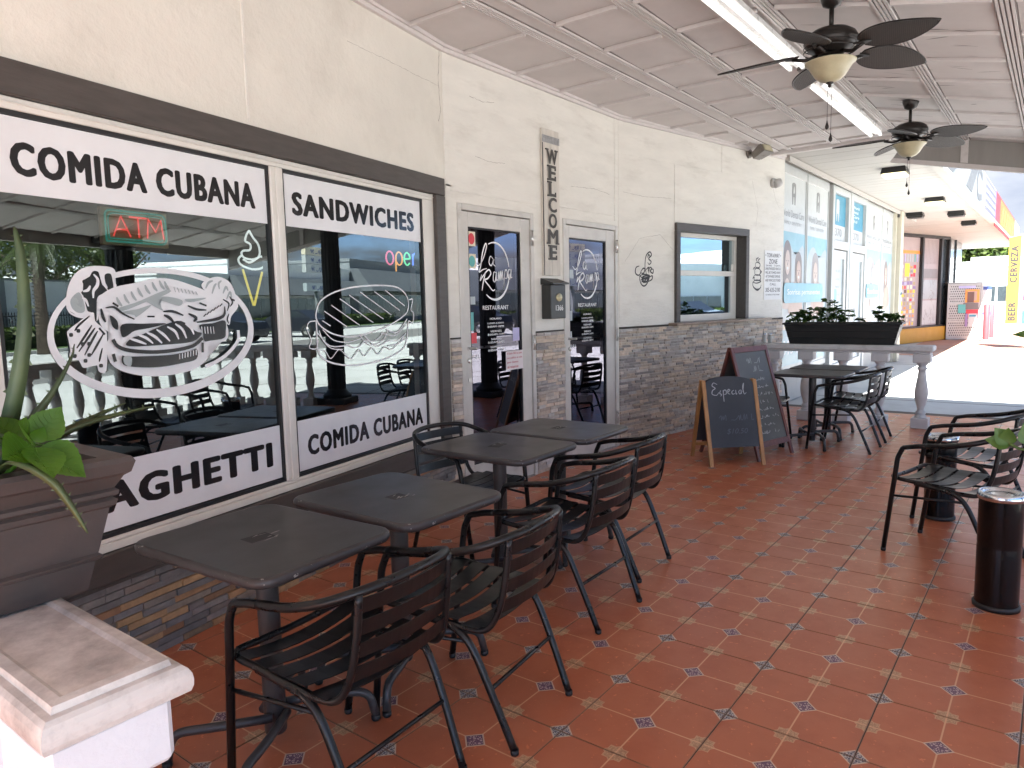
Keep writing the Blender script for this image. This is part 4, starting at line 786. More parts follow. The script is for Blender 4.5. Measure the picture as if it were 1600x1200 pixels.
for q, m_ in (((1.668, 1.75, 1.72, 1.80), 'p_pale'), ((1.668, 1.72, 1.33, 1.42), 'p_pale'), ((1.668, 1.71, 1.15, 1.23), 'p_pale')):
    mb = MB(); mb.box(q[0], q[1], .0175, .0195, q[2], q[3]); mb.build('sticker', m_, d2)

# ------------------------------------------------------------------ sign, mailbox
t = thing('welcome_sign', 'tall narrow whitewashed board reading WELCOME downward between the two doors', 'sign', mw=FB)
mb = MB(); mb.bbox(1.214, 1.342, -.022, -.001, 1.735, 2.980, .003); mb.build('plank', 'board_wood', t)
mb = MB(); mb.bbox(1.345, 1.475, -.022, -.001, 1.735, 2.980, .003); mb.build('plank', 'board_wood', t)
mb = MB(); mb.box(1.213, 1.476, -.026, -.0222, 2.865, 2.925)
for a in (1.235, 1.345, 1.455): mb.lathe([(.005, 0), (.005, .004)], 8, Matrix.Translation((a, -.026, 2.895)) @ Matrix.Rotation(R(90), 4, 'X'))
mb.build('metal_band', 'galv', t)
mb = MB(); mb.box(1.214, 1.2285, -.0232, -.0221, 1.74, 2.86); mb.build('dark_edge', 'letter_dark', t)
z = 2.825
for c in 'WELCOME':
    h = .128; z -= h+.008; w = {'W': .17, 'M': .165, 'L': .115, 'E': .115}.get(c, .13)
    a = 1.352-w/2; mb = MB(); y0, y1 = -.030, -.0225; sf = .012
    text('letter', c, a, -.027, z, w, h, 'letter_dark', t, bold=.07, ext=.004)
    if c in 'ELMW':
        if c in 'EL': segs = [(a-.012, a+.05, z, z+.013), (a-.012, a+.05, z+h-.013, z+h), (a+w-.010, a+w, z, z+.04)]+([(a+w-.010, a+w, z+h-.04, z+h)] if c == 'E' else [])
        elif c == 'M': segs = [(a-.012, a+.035, z, z+.012), (a+w-.035, a+w+.012, z, z+.012)]
        else: segs = [(a-.008, a+.035, z+h-.012, z+h), (a+w-.035, a+w+.008, z+h-.012, z+h)]
        for s_ in segs: mb.box(s_[0], s_[1], -.0315, -.0225, s_[2], s_[3])
        mb.build('serif', 'letter_dark', t)
t = thing('mailbox', 'dark metal wall mailbox with an oval brass badge and number 1366', 'mailbox', mw=FB)
mb = MB(); mb.bbox(1.195, 1.425, -.105, -.001, 1.36, 1.655, .006); mb.build('body', 'mailbox', t)
mb = MB(); mb.prism([(0, 0), (.135, 0), (.135, .012), (.01, .055), (0, .055)], 0, .25, Matrix(((0, 1, 0, 1.185), (-1, 0, 0, -.001), (0, 0, 1, 1.657), (0, 0, 0, 1)))); mb.build('lid', 'mailbox', t)
mb = MB(); mb.lathe([(.0, .012), (.025, .011), (.035, .006), (.042, .008), (.045, 0)], 24, Matrix.Translation((1.315, -.1055, 1.545)) @ Matrix.Rotation(R(90), 4, 'X') @ Matrix.Diagonal((1, .8, 1, 1)), cap=False); mb.build('badge', 'brass', t)
text('number', '1366', 1.262, -.1065, 1.43, .115, .048, 'whiteprint', t, bold=.02, ext=.0005)

# ------------------------------------------------------------------ service window on the angled wall
t = thing('service_window', 'small sash serving window in dark trim reflecting the sky, above a stone ledge', 'window', mw=FC)
for q in ((.965, 2.50, 2.262, 2.345), (.965, 1.037, 1.25, 2.261), (2.425, 2.50, 1.25, 2.261)):
    mb = MB(); mb.bbox(q[0], q[1], -.035, .13, q[2], q[3], .004); mb.build('trim_board', 'trimdark', t)
mb = MB(); mb.bbox(1.038, 2.424, .10, .16, 2.215, 2.261, .003); mb.bbox(1.038, 1.085, .10, .16, 1.246, 2.214, .003); mb.bbox(2.372, 2.424, .10, .16, 1.246, 2.214, .003); mb.build('frame', 'frame', t)
mb = MB(); mb.bbox(1.086, 2.371, .095, .13, 1.775, 1.835, .003); mb.bbox(1.086, 2.371, .095, .13, 1.246, 1.325, .003); mb.bbox(1.086, 1.12, .096, .13, 1.326, 1.774, .003); mb.bbox(2.30, 2.371, .096, .13, 1.326, 1.774, .003); mb.build('lower_sash', 'frame', t)
for q in ((1.12, 2.30, 1.325, 1.775, .115), (1.086, 2.372, 1.835, 2.215, .138)):
    mb = MB(); mb.add([(q[0], q[4], q[2]), (q[1], q[4], q[2]), (q[1], q[4], q[3]), (q[0], q[4], q[3])], [(0, 1, 2, 3)]); mb.build('pane', 'servglass', t)
mb = MB(); mb.bbox(.85, 2.93, -.12, -.0005, 1.215, 1.245, .005); mb.bbox(1.04, 2.42, .0, .20, 1.216, 1.2445, .002); mb.build('ledge', 'ledge', t)
mb = MB(); mb.bbox(2.28, 2.33, .085, .094, 1.84, 1.92, .003); mb.build('latch_box', 'frame', t)

def strokes(name, P, w, par, mat, M=None, y=-.0012):
    mb = MB()
    for k, q in enumerate(P):
        C_ = [(a.x, a.y) for a in cr([(u, v, 0) for u, v in q], 5)]; n = len(C_)
        mb.ribbon(C_, [w*(.5+.5*math.sin(math.pi*(i+.5)/n)) for i in range(n)], y-.0001*k)
    return mb.build(name, mat, par, M)
t = thing('coffee_decal', 'black coffee cup wall decal with curling steam and script lettering, left of the serving window', 'decal', mw=FC)
strokes('drawing', [[(0.338, 1.862), (0.285, 1.845), (0.273, 1.791), (0.32, 1.765), (0.364, 1.787)], [(0.355, 1.792), (0.399, 1.836), (0.435, 1.831), (0.408, 1.787), (0.36, 1.792)], [(0.461, 1.777), (0.435, 1.858), (0.453, 1.967), (0.516, 2.013), (0.547, 1.981), (0.498, 1.941), (0.543, 1.91), (0.507, 1.881), (0.48, 1.903)], [(0.48, 1.952), (0.498, 1.985), (0.521, 1.967)], [(0.453, 1.826), (0.498, 1.849), (0.489, 1.805)], [(0.498, 1.788), (0.516, 1.849), (0.552, 1.838), (0.525, 1.811), (0.57, 1.789), (0.579, 1.828), (0.543, 1.833)], [(0.342, 1.76), (0.346, 1.716), (0.372, 1.673), (0.416, 1.653), (0.461, 1.673), (0.497, 1.717), (0.516, 1.756)], [(0.342, 1.76), (0.417, 1.776), (0.516, 1.761), (0.417, 1.738), (0.342, 1.757)], [(0.516, 1.75), (0.561, 1.761), (0.552, 1.723), (0.488, 1.7)], [(0.36, 1.716), (0.417, 1.727), (0.497, 1.728)], [(0.372, 1.695), (0.425, 1.706), (0.47, 1.689)]], .016, t, 'ink')
strokes('cup_fill', [[(.385, 1.70), (.40, 1.75), (.50, 1.765)], [(.38, 1.73), (.47, 1.73), (.52, 1.75)], [(.40, 1.69), (.46, 1.70), (.50, 1.74)], [(.37, 1.75), (.42, 1.70), (.47, 1.75)]], .018, t, 'ink')
t = thing('cups_decal', 'black wall decal of stacked coffee cups right of the serving window', 'decal', mw=FC)
strokes('drawing', [[(2.643, 1.702), (2.657, 1.65), (2.735, 1.613), (2.826, 1.623), (2.858, 1.669)], [(2.648, 1.702), (2.731, 1.728), (2.849, 1.713), (2.746, 1.689), (2.648, 1.699)], [(2.673, 1.78), (2.685, 1.728), (2.822, 1.729), (2.834, 1.782), (2.729, 1.794), (2.673, 1.78)], [(2.689, 1.859), (2.704, 1.796), (2.812, 1.797), (2.821, 1.861), (2.74, 1.875), (2.689, 1.859)], [(2.705, 1.937), (2.714, 1.888), (2.804, 1.889), (2.816, 1.933), (2.751, 1.951), (2.705, 1.937)], [(2.75, 1.958), (2.724, 1.99), (2.78, 2.011)], [(2.797, 1.952), (2.781, 1.984), (2.822, 1.999)], [(2.826, 1.847), (2.858, 1.835), (2.828, 1.808)], [(2.646, 1.858), (2.681, 1.885), (2.707, 1.859)], [(2.641, 1.741), (2.666, 1.767), (2.692, 1.748)], [(2.657, 1.637), (2.761, 1.597), (2.851, 1.636)]], .016, t, 'ink')
t = thing('tow_sign', 'white TOW-AWAY ZONE notice with black text right of the stacked cups decal', 'sign', mw=FC)
mb = MB(); mb.bbox(2.925, 3.372, -.006, -.001, 1.475, 2.108, .001); mb.build('plate', 'paper', t)
rows_ = (('• TOW-AWAY •', 2.02, .40, .055), ('ZONE', 1.94, .22, .06), ('24 HRS    7 DAYS', 1.905, .38, .022), ('UNAUTHORIZED VEHICLES', 1.86, .40, .032), ('WILL BE TOWED AWAY', 1.81, .40, .032), ('AT OWNERS EXPENSE', 1.76, .38, .032), ('AND VEHICLES STORED', 1.71, .40, .032), ('CALL', 1.66, .16, .03), ('305-635-2100', 1.575, .38, .055), ('BY ORDER OF THE OWNER', 1.53, .36, .018))
for s_, z, w, h in rows_: text('lettering', s_, 3.148-w/2, -.0068, z, w, h, 'ink', t, bold=.02)
t = thing('flood_light', 'grey outdoor flood light on a swivel bracket high on the wall near the corner', 'light', mw=FC)
mb = MB(); mb.lathe([(.06, 0), (.06, .02), (.045, .028)], 20, Matrix.Translation((2.50, -.001, 3.265)) @ Matrix.Rotation(R(90), 4, 'X')); mb.build('mount', 'greymetal', t)
mb = MB(); mb.tube(fillet([(2.50, -.02, 3.265), (2.50, -.09, 3.27), (2.50, -.11, 3.23)], .03), .014, 8); mb.build('bracket', 'greymetal', t)
HM = Matrix.Translation((2.50, -.16, 3.245)) @ Matrix.Rotation(R(-28), 4, 'X')
mb = MB(); vs = [(-.115, -.10, -.055), (.115, -.10, -.055), (.115, -.10, .055), (-.115, -.10, .055), (-.08, .06, -.04), (.08, .06, -.04), (.08, .06, .04), (-.08, .06, .04)]
mb.add(vs, [(0, 1, 2, 3), (5, 4, 7, 6), (4, 0, 3, 7), (1, 5, 6, 2), (3, 2, 6, 7), (4, 5, 1, 0)], HM)
for k in range(5): mb.box(-.07+.032*k, -.062+.032*k, .03, .08, -.035, .035, HM)
mb.build('housing', 'greymetal', t)
mb = MB(); mb.bbox(-.10, .10, -.108, -.1005, -.044, .044, .003, HM); mb.build('lens', 'bowl', t)
t = thing('security_camera', 'small round white security camera on the wall near the dental office corner', 'camera', mw=FC)
mb = MB(); mb.lathe([(.062, 0), (.062, .03), (.05, .045)], 20, Matrix.Translation((3.10, -.001, 2.965)) @ Matrix.Rotation(R(90), 4, 'X')); mb.build('mount', 'camwhite', t)
HM = Matrix.Translation((3.11, -.05, 2.955)) @ Matrix.Rotation(R(62), 4, 'X') @ Matrix.Rotation(R(45), 4, 'Y')
mb = MB(); mb.lathe([(.052, -.03), (.056, .02), (.05, .06), (.044, .062)], 20, HM); mb.build('housing', 'camwhite', t)
mb = MB(); mb.lathe([(.034, .0625), (.034, .066), (.02, .068)], 18, HM); mb.build('lens', 'gasket', t)
mb = MB(); mb.box(-.0, 0, 0, 0, 0, 0)
mb = MB(); mb.box(3.34, 3.37, -.004, -.0005, 2.2, 2.55)

# shakers standing on the far end of the rail are built with the rail
# ------------------------------------------------------------------ tables and chairs
def rrect(w, d, r, n=5):
    P = []
    for cx, cy, a0 in ((w/2-r, d/2-r, 0), (-w/2+r, d/2-r, 90), (-w/2+r, -d/2+r, 180), (w/2-r, -d/2+r, 270)):
        for k in range(n+1): a = R(a0+90*k/n); P.append((cx+r*math.cos(a), cy+r*math.sin(a)))
    return P
def make_table():
    t = thing('cafe_table', '', 'table')
    w, d, H_ = .565, .70, .742
    mb = MB(); P0 = rrect(w, d, .075); P1 = rrect(w-.012, d-.012, .07); P2 = rrect(w-.03, d-.03, .064); n = len(P0)
    rings = [(P2, H_-.032), (P1, H_-.030), (P0, H_-.020), (P0, H_-.008), (P1, H_-.001), (P2, H_)]
    vs = [(x, y, z) for P, z in rings for x, y in P]; mb.smooth = True
    mb.add(vs, [(r*n+k, r*n+(k+1) % n, (r+1)*n+(k+1) % n, (r+1)*n+k) for r in range(5) for k in range(n)]); mb.smooth = False
    mb.f.append(tuple(range(n-1, -1, -1))); mb.c.append(None); mb.mi.append(0); mb.sm.append(False)
    mb.build('edge_band', 'tableedge', t)
    mb = MB(); mb.plate(rrect(w-.0302, d-.0302, .064), H_-.02, H_+.0006); mb.build('tabletop', 'tabletop', t)
    mb = MB(); mb.lathe([(.034, .045), (.037, .05), (.037, .70), (.037, .712)], 20); mb.build('post', 'pole', t)
    mb = MB(); mb.box(-.16, .16, -.02, .02, .703, .7095); mb.box(-.02, .02, -.16, .16, .7035, .7093); mb.build('top_bracket', 'pole', t)
    for a in (35, 145, 215, 325):
        ca, sa = math.cos(R(a)), math.sin(R(a)); q = (-sa*.045, ca*.045)
        mb = MB(); mb.tube(fillet([(ca*.01+q[0], sa*.01+q[1], .118), (ca*.17+q[0]*.8, sa*.17+q[1]*.8, .122), (ca*.325, sa*.325, .115), (ca*.345, sa*.345, .022)], .075, 7), .0155, 10); lg = mb.build('leg', 'pole', t)
        mb = MB(); mb.lathe([(.013, 0), (.017, .006), (.017, .022)], 12, Matrix.Translation((ca*.345, sa*.345, 0))); mb.build('foot', 'gasket', lg)
    return t
def make_chair():
    t = thing('slatted_chair', '', 'chair')
    for s in (-1, 1):
        mb = MB(); mb.tube(fillet([(s*.245, .285, .012), (s*.262, .215, .575), (s*.262, .19, .630)], .02, 3)+fillet([(s*.262, .183, .636), (s*.264, .11, .654), (s*.264, .06, .660)], .03, 3), .0135, 10)
        lg = mb.build('leg', 'chairmetal', t)
        mb = MB(); mb.lathe([(.012, 0), (.0145, .004), (.0145, .02)], 10, Matrix.Translation((s*.245, .285, 0))); mb.build('foot_cap', 'gasket', lg)
        mb = MB(); mb.tube(cr([(s*.232, .13, .432), (s*.232, .03, .424), (s*.231, -.07, .408), (s*.228, -.135, .355), (s*.222, -.20, .22), (s*.208, -.285, .012)], 6), .0135, 10)
        lg = mb.build('leg', 'chairmetal', t)
        mb = MB(); mb.lathe([(.012, 0), (.0145, .004), (.0145, .02)], 10, Matrix.Translation((s*.208, -.285, 0))); mb.build('foot_cap', 'gasket', lg)
    P = [(-.264, .065, .6595), (-.262, -.06, .678), (-.248, -.17, .706), (-.205, -.245, .732), (-.12, -.285, .744), (0, -.297, .748)]
    P = P+[(-x, y, z) for x, y, z in P[-2::-1]]
    mb = MB(); mb.tube(cr(P, 6), .0145, 10); mb.build('arm_rail', 'chairmetal', t)
    Q = [(-.188, -.268, .735), (-.192, -.258, .62), (-.200, -.235, .50), (-.210, -.195, .425), (-.222, -.13, .412), (-.230, .0, .425), (-.236, .14, .440), (-.236, .22, .446), (-.205, .262, .447), (-.12, .272, .440), (0, .274, .436)]
    Q = Q+[(-x, y, z) for x, y, z in Q[-2::-1]]
    mb = MB(); mb.tube(cr(Q, 5), .0118, 10); mb.build('seat_frame', 'chairmetal', t)
    for y in (.205, .120, .035, -.050, -.135):
        mb = MB(); n = 10; w = .0355; vs = []
        zf = .436+.035*y if y > -.1 else .418
        for k in range(n+1):
            u = -1+2*k/n; x = u*.236; z = zf+.014-.030*(1-u*u); z = z if abs(u) < .95 else zf+.010
            for dy, dz in ((-w, 0), (w, 0), (w, -.0035), (-w, -.0035)): vs.append((x, y+dy, z+dz))
        fs = [(k*4+a, k*4+(a+1) % 4, (k+1)*4+(a+1) % 4, (k+1)*4+a) for k in range(n) for a in range(4)]
        fs = [f[::-1] for f in fs]+[(0, 1, 2, 3), (n*4+3, n*4+2, n*4+1, n*4)]
        mb.add(vs, fs); mb.build('seat_slat', 'slat', t)
    for z in (.502, .568, .634, .698):
        mb = MB(); n = 10; vs = []; h = .0235; yb = -.235-(z-.50)*.10; tz = .012
        for k in range(n+1):
            u = -1+2*k/n; x = u*.196; y = yb-.028*(1-u*u)-.004
            for dz, dy in ((-h, .006), (h, -.004), (h, -.0075), (-h, .0025)): vs.append((x, y+dy, z+dz))
        fs = [(k*4+a, k*4+(a+1) % 4, (k+1)*4+(a+1) % 4, (k+1)*4+a) for k in range(n) for a in range(4)]+[(3, 2, 1, 0), (n*4, n*4+1, n*4+2, n*4+3)]
        mb.add(vs, fs); mb.build('back_slat', 'slat', t)
    mb = MB(); mb.tube([(-.222, -.205, .215), (.222, -.205, .215)], .0075, 8); mb.build('stretcher', 'chairmetal', t)
    mb = MB(); mb.tube([(-.255, .25, .345), (-.226, -.115, .368)], .0075, 8); mb.build('stretcher', 'chairmetal', t)
    mb = MB(); mb.tube([(.255, .25, .345), (.226, -.115, .368)], .0075, 8); mb.build('stretcher', 'chairmetal', t)
    return t
table0 = make_table(); first = True
def place(proto, x, y, deg, label, group, used=[]):
    o = proto if proto.name not in used else copy_tree(proto)
    used.append(proto.name); o.location = (x, y, 0); o.rotation_euler = (0, 0, R(deg)); o['label'] = label; o['group'] = group; return o
GT = 'dark square cafe tables under the arcade'
T1 = place(table0, 1.350, 2.095, 3.5, 'dark laminate cafe table nearest the stone pedestal, pushed up to the window', GT)
T2 = place(table0, 1.965, 2.095, 0, 'dark laminate cafe table under the right window pane, second from the pedestal', GT)
T3 = place(table0, 2.985, 2.375, 1.5, 'dark cafe table in front of the first door, with a chair on its window side', GT)
T4 = place(table0, 3.590, 2.385, 2, 'dark laminate cafe table with a violet sheen in front of the second door', GT)
T5 = place(table0, 7.57, 1.95, 0, 'dark cafe table beside the menu boards near the far balustrade', GT)
T6 = place(table0, 8.20, 1.95, 0, 'dark cafe table closest to the far balustrade', GT)
def scuffs(t, seed, n=7):
    q = random.Random(seed); MR = Matrix.Translation((q.uniform(-.02, .02), q.uniform(-.02, .02), 0)) @ Matrix.Rotation(q.uniform(-.25, .25), 4, 'Z') @ Matrix.Scale(q.uniform(.8, 1.3), 4, Vector((1, 0, 0)))
    mb = MB(); mb.plate([(-.055, -.04), (.03, -.038), (.032, .028), (-.054, .03)], .7427, .7429, MR); mb.build('tape_residue', 'residue', t)
    mb = MB()
    for k in range(n):
        x = q.uniform(-.03, .06); y = q.uniform(-.05, .02); l = q.uniform(.006, .022); a = q.uniform(-.2, .5); w = q.uniform(.0008, .0028)
        M = MR @ Matrix.Translation((x, y, 0)) @ Matrix.Rotation(a, 4, 'Z'); mb.plate([(-l, -w), (l*.3, -w*1.3), (l, w*.3), (0, w)], .7432+k*.00005, .7434+k*.00005, M)
    mb.build('worn_patch', 'scuff', t)
for k, t_ in enumerate((T1, T2, T3, T4)): scuffs(t_, k+3, 9)
chair0 = make_chair()
GC = 'black slatted metal armchairs'
for x, y, d, lb in ((1.385, 1.735, 3, 'black slatted armchair closest to the stone pedestal, tucked under the first table'),
                    (1.945, 1.685, 7, 'black slatted armchair at the second table from the pedestal'),
                    (2.900, 1.885, 1, 'black slatted armchair at the table in front of the first door, street side'),
                    (3.530, 2.015, 3, 'black slatted armchair farthest along the row of four near tables'),
                    (3.215, 2.800, 174, 'black slatted armchair between the window wall and the table, back to the glass'),
                    (7.57, 1.640, -2, 'black slatted armchair with its back to the street at the table beside the menu boards'),
                    (8.21, 1.640, 3, 'black slatted armchair with its back to the street at the table by the far balustrade'),
                    (7.52, 2.48, 184, 'black slatted armchair behind the tall menu board, between wall and table'),
                    (4.740, .420, -15, 'black slatted armchair behind the nearer ashtray bin at the open side'),
                    (5.560, .400, -10, 'black slatted armchair beside the farther ashtray bin at the open side')):
    place(chair0, x, y, d, lb, GC)

# ------------------------------------------------------------------ ashtray bins
def ashbin(x, y, label):
    t = thing('ashtray_bin', label, 'bin', (x, y, 0), rnd.uniform(0, 6), 'black cylindrical ashtray bins'); t.scale = (.91, .91, 1)
    mb = MB(); mb.lathe([(.100, .0), (.108, .002), (.110, .018), (.104, .026)], 32); mb.build('base_ring', 'darkplastic', t)
    mb = MB(); mb.lathe([(.100, .024), (.1005, .30), (.0985, .31), (.1005, .32), (.1005, .535)], 40, cap=False); mb.build('body', glossblack, t)
    mb = MB(); mb.lathe([(.1005, .53), (.108, .533), (.110, .545), (.108, .562), (.098, .567), (.082, .562), (.078, .552)], 40, cap=False); mb.build('rim', 'chrome', t)
    mb = MB(); mb.lathe([(.079, .556), (.060, .545), (.058, .552), (.050, .553), (.047, .540), (.02, .532), (.0, .53)], 40, cap=False); mb.build('tray', 'chrome', t)
    return t
glossblack = pm('gloss_black_enamel', (.004, .004, .004), .15, var=.2, vs=9, bump=.12, bs=8, spec=.38)
ashbin(4.02, .172, 'glossy black ashtray bin with chrome rim, the nearer one')
ashbin(5.47, .58, 'glossy black ashtray bin with chrome rim, the farther one behind the chairs')

# ------------------------------------------------------------------ chalkboards
def hand(par, M, rows_, mat, w, y):
    mb = MB(); q = random.Random(5)
    for x0, z0, x1, h in rows_:
        x = x0; P = []
        while x < x1:
            P.append((x, z0+q.uniform(-.1, .5)*h)); x += q.uniform(.25, .5)*h
            if q.random() < .14: 
                if len(P) > 2: C_ = [(a.x, a.y) for a in cr([(u, v, 0) for u, v in P], 3)]; mb.ribbon(C_, w, y-.0001*q.random())
                P = []; x += h*.5
            if q.random() < .2: P.append((x, z0+h*q.uniform(.8, 1.1)))
        if len(P) > 2: C_ = [(a.x, a.y) for a in cr([(u, v, 0) for u, v in P], 3)]; mb.ribbon(C_, w, y)
    return mb.build('chalk_writing', mat, par, M)
def a_frame(name, label, x, y, rz, W, Hh, lean, wood, slate, lw, arched, z0, drop):
    t = thing(name, label, 'chalkboard', (x, y, 0), rz)
    # front leaf leans back by `lean`; local x right, -y towards the viewer
    for side, s in (('front', 1), ('rear', -1)):
        Mx = Matrix.Translation((0, 0, Hh)) @ Matrix.Rotation(-s*lean, 4, 'X') if s == 1 else Matrix.Translation((0, .012, Hh)) @ Matrix.Rotation(lean, 4, 'X')
        L_ = Hh/math.cos(lean)
        for k in (-1, 1):
            a = k*(W/2-lw/2); mb = MB(); mb.bbox(a-lw/2, a+lw/2, -.010*1, .012, -L_, -drop, .002, Mx)
            mb.build('leg', wood, t)
        if not arched:
            mb = MB(); mb.bbox(-W/2+lw+.001, W/2-lw-.001, -.010, .012, -.055, -.005, .002, Mx); mb.build('rail', wood, t); mb = MB(); mb.bbox(-W/2+lw+.001, W/2-lw-.001, -.010, .012, -L_+z0-.055, -L_+z0, .002, Mx); mb.build('rail', wood, t)
            top = -.056
        else: top = -.0
        mb = MB(); a = W/2-lw-.001; zb = -L_+z0+.001
        if arched:
            P = [(-a, zb), (a, zb), (a, -.075)]+[(a*math.cos(R(q)), -.075+.062*math.sin(R(q))) for q in range(15, 180, 15)]+[(-a, -.075)]
            mb.prism(P, -.004, .006, Mx)
        else: mb.box(-a, a, -.002, .006, zb, top, Mx)
        mb.build('slate', slate, t)
        if s == 1: front = Mx
        else:
            mb = MB(); mb.box(-W/2+lw, W/2-lw, -.008, .010, -L_*.86, -L_*.86+.03, Mx); mb.build('brace', wood, t)
    return t, front
t, Fm = a_frame('chalkboard', 'small arched black chalkboard in a pine stand headed Especial', 6.43, 2.40, R(-47), .52, .80, R(17), 'pine', 'slate1', .035, True, .17, .045)
Lc = .80/math.cos(R(17))
strokes('chalk_writing', [[(-0.1155, -0.086), (-0.1485, -0.0695), (-0.165, -0.097), (-0.1375, -0.119), (-0.165, -0.141), (-0.1705, -0.174), (-0.132, -0.185), (-0.1045, -0.1575)], [(-0.088, -0.141), (-0.099, -0.1685), (-0.0825, -0.1795), (-0.0935, -0.196)], [(-0.066, -0.141), (-0.066, -0.2455), (-0.0633, -0.152), (-0.0385, -0.141), (-0.0385, -0.174), (-0.0605, -0.1795)], [(-0.022, -0.163), (0.0, -0.141), (-0.0165, -0.1355), (-0.022, -0.1685), (0.0, -0.1795)], [(0.0385, -0.141), (0.0165, -0.1575), (0.022, -0.1795), (0.044, -0.174)], [(0.055, -0.141), (0.055, -0.1795), (0.066, -0.174)], [(0.099, -0.141), (0.0825, -0.1575), (0.088, -0.1795), (0.1045, -0.1685), (0.1045, -0.141), (0.1072, -0.1795)], [(0.121, -0.163), (0.1375, -0.0805), (0.1237, -0.119), (0.132, -0.1795), (0.154, -0.1685)]], .008, t, 'chalk', Fm, -.0045)
hand(t, Fm, [(-.20, -.42, .20, .05)], 'chalk2', .006, -.0046)
text('chalk_writing', '$10.50', -.07, -.0046, -.55, .20, .055, 'chalk2', t, Fm, shear=.3)
t, Fm = a_frame('chalkboard', 'tall grey chalkboard in a red stained frame with a written menu', 6.87, 2.37, R(-14), .60, 1.04, R(17), 'mahog', 'slate2', .04, False, .17, .0)
hand(t, Fm, [(-.17, -.17, .12, .055), (-.02, -.25, .2, .05)]+[(-.19, -.34-k*.073, .12+.05*((k*7) % 3), .028) for k in range(8)], 'chalk3', .0035, -.0024)

# ------------------------------------------------------------------ balustrades
BAL = [(.085, .0), (.085, .115), (.060, .120), (.060, .135), (.045, .15), (.052, .165), (.052, .18), (.036, .20), (.034, .215), (.046, .26), (.066, .33), (.070, .40), (.064, .46), (.048, .56), (.040, .62), (.038, .655), (.052, .665), (.052, .682), (.040, .692), (.046, .715), (.058, .725), (.058, .74)]
def make_baluster(par, x, y, proto=None):
    if proto is None:
        mb = MB(); mb.bbox(-.088, .088, -.088, .088, 0, .118, .006); mb.lathe(BAL[2:], 20, cap=False); mb.bbox(-.088, .088, -.088, .088, .742, .842, .006)
        o = mb.build('baluster', 'baluster', par)
    else: o = proto.copy(); COL.objects.link(o); o.parent = par
    o.location = (x, y, 0); o.rotation_euler = (0, 0, rnd.uniform(-.03, .03)); return o
def rail_mb(x0, x1, y0, y1, z0=.843):
    mb = MB(); mb.bbox(x0+.03, x1-.03, y0+.03, y1-.03, z0, z0+.022, .004); mb.bbox(x0, x1, y0, y1, z0+.0225, .932, .014); return mb
bt = thing('balustrade', 'white stone balustrade across the far end of the arcade carrying the long black planter', 'balustrade')
bt0 = None
for y in (1.19, 1.615, 2.02, 2.43, 2.82):
    b_ = make_baluster(bt, 9.15, y, bt0); bt0 = bt0 or b_
rail_mb(9.035, 9.275, 1.075, 3.06).build('handrail', 'baluster', bt)
bt = thing('balustrade', 'white stone balustrade closing the street side of the passage at the far end', 'balustrade')
for y in (-.45, -.78, -1.11, -1.44, -1.77, -2.08): make_baluster(bt, 8.78, y, bt0)
rail_mb(8.66, 8.90, -2.2, -.34).build('handrail', 'baluster', bt)
bt = thing('balustrade', 'long white stone balustrade along the street edge of the arcade', 'balustrade')
x = .5
while x < 8.3:
    if not (3.9 < x < 5.2): make_baluster(bt, x, -2.12, bt0)
    x += .33
rail_mb(.25, 3.85, -2.24, -2.0).build('handrail', 'baluster', bt); rail_mb(5.2, 8.4, -2.24, -2.0).build('handrail', 'baluster', bt)
def column(x, y, label, r=.15):
    t = thing('column', label, 'column', (x, y, 0), 0, 'dark fluted columns along the street edge')
    h = cz(y); mb = MB(); mb.bbox(-.24, .24, -.24, .24, 0, .10, .01); mb.lathe([(.22, .10), (.225, .13), (.20, .16), (.18, .17), (r+.02, .20), (r, .23)], 24); mb.build('base', 'blackpot', t)
    mb = MB(); n = 16; vs = []
    for z in (.22, h-.2):
        for k in range(n*2): a = math.pi*k/n; q = r if k % 2 else r*.90; vs.append((q*math.cos(a), q*math.sin(a), z))
    N = n*2; mb.add(vs, [(k, (k+1) % N, (k+1) % N+N, k+N) for k in range(N)]); mb.build('shaft', 'blackpot', t)
    mb = MB(); mb.lathe([(r, h-.22), (r+.04, h-.19), (r+.05, h-.12)], 24); mb.bbox(-.22, .22, -.22, .22, h-.12, h-.005, .01); mb.build('capital', 'blackpot', t)
column(9.05, -.14, 'dark fluted column at the end of the far passage, mirrored in the right window pane', .14)
column(6.95, -2.12, 'dark fluted column in the street side balustrade, mirrored in the left window pane', .17)
column(4.55, -2.12, 'dark fluted column in the street side balustrade opposite the tables', .17)
column(1.0, -2.12, 'dark fluted column in the street side balustrade near the pedestal', .17)
# near pedestal rail with its cap
pd = thing('balustrade', 'chipped white balustrade with weathered stone cap at the near left corner, under the brown pot', 'balustrade')
mb = MB(); Y0, Y1 = 1.115, 3.0; prof = []
x0, x1 = .345, .572
rings = []
def capring(o, z): return [(x0+o, Y0+o, z), (x1-o, Y0+o, z), (x1-o, Y1, z), (x0+o, Y1, z)]
levels = [(.004, .872), (.0005, .882), (0, .892), (.0015, .903), (.006, .912), (.013, .918)]
n_ = len(levels); vs = [v for o, z in levels for v in capring(o, z)]
for r in range(n_-1):
    for k in range(4): pass
mb.add(vs, [(r*4+k, r*4+(k+1) % 4, (r+1)*4+(k+1) % 4, (r+1)*4+k) for r in range(n_-1) for k in range(4)])
for (o0, z0), (o1, z1) in (((.030, .8615), (.030, .868)), ((.030, .868), (.004, .872)), ((.013, .918), (.024, .9195)), ((.024, .9195), (.027, .930)), ((.027, .930), (.044, .932))):
    mb.add(capring(o0, z0)+capring(o1, z1), [(k, (k+1) % 4, (k+1) % 4+4, k+4) for k in range(4)])
n = len(levels)
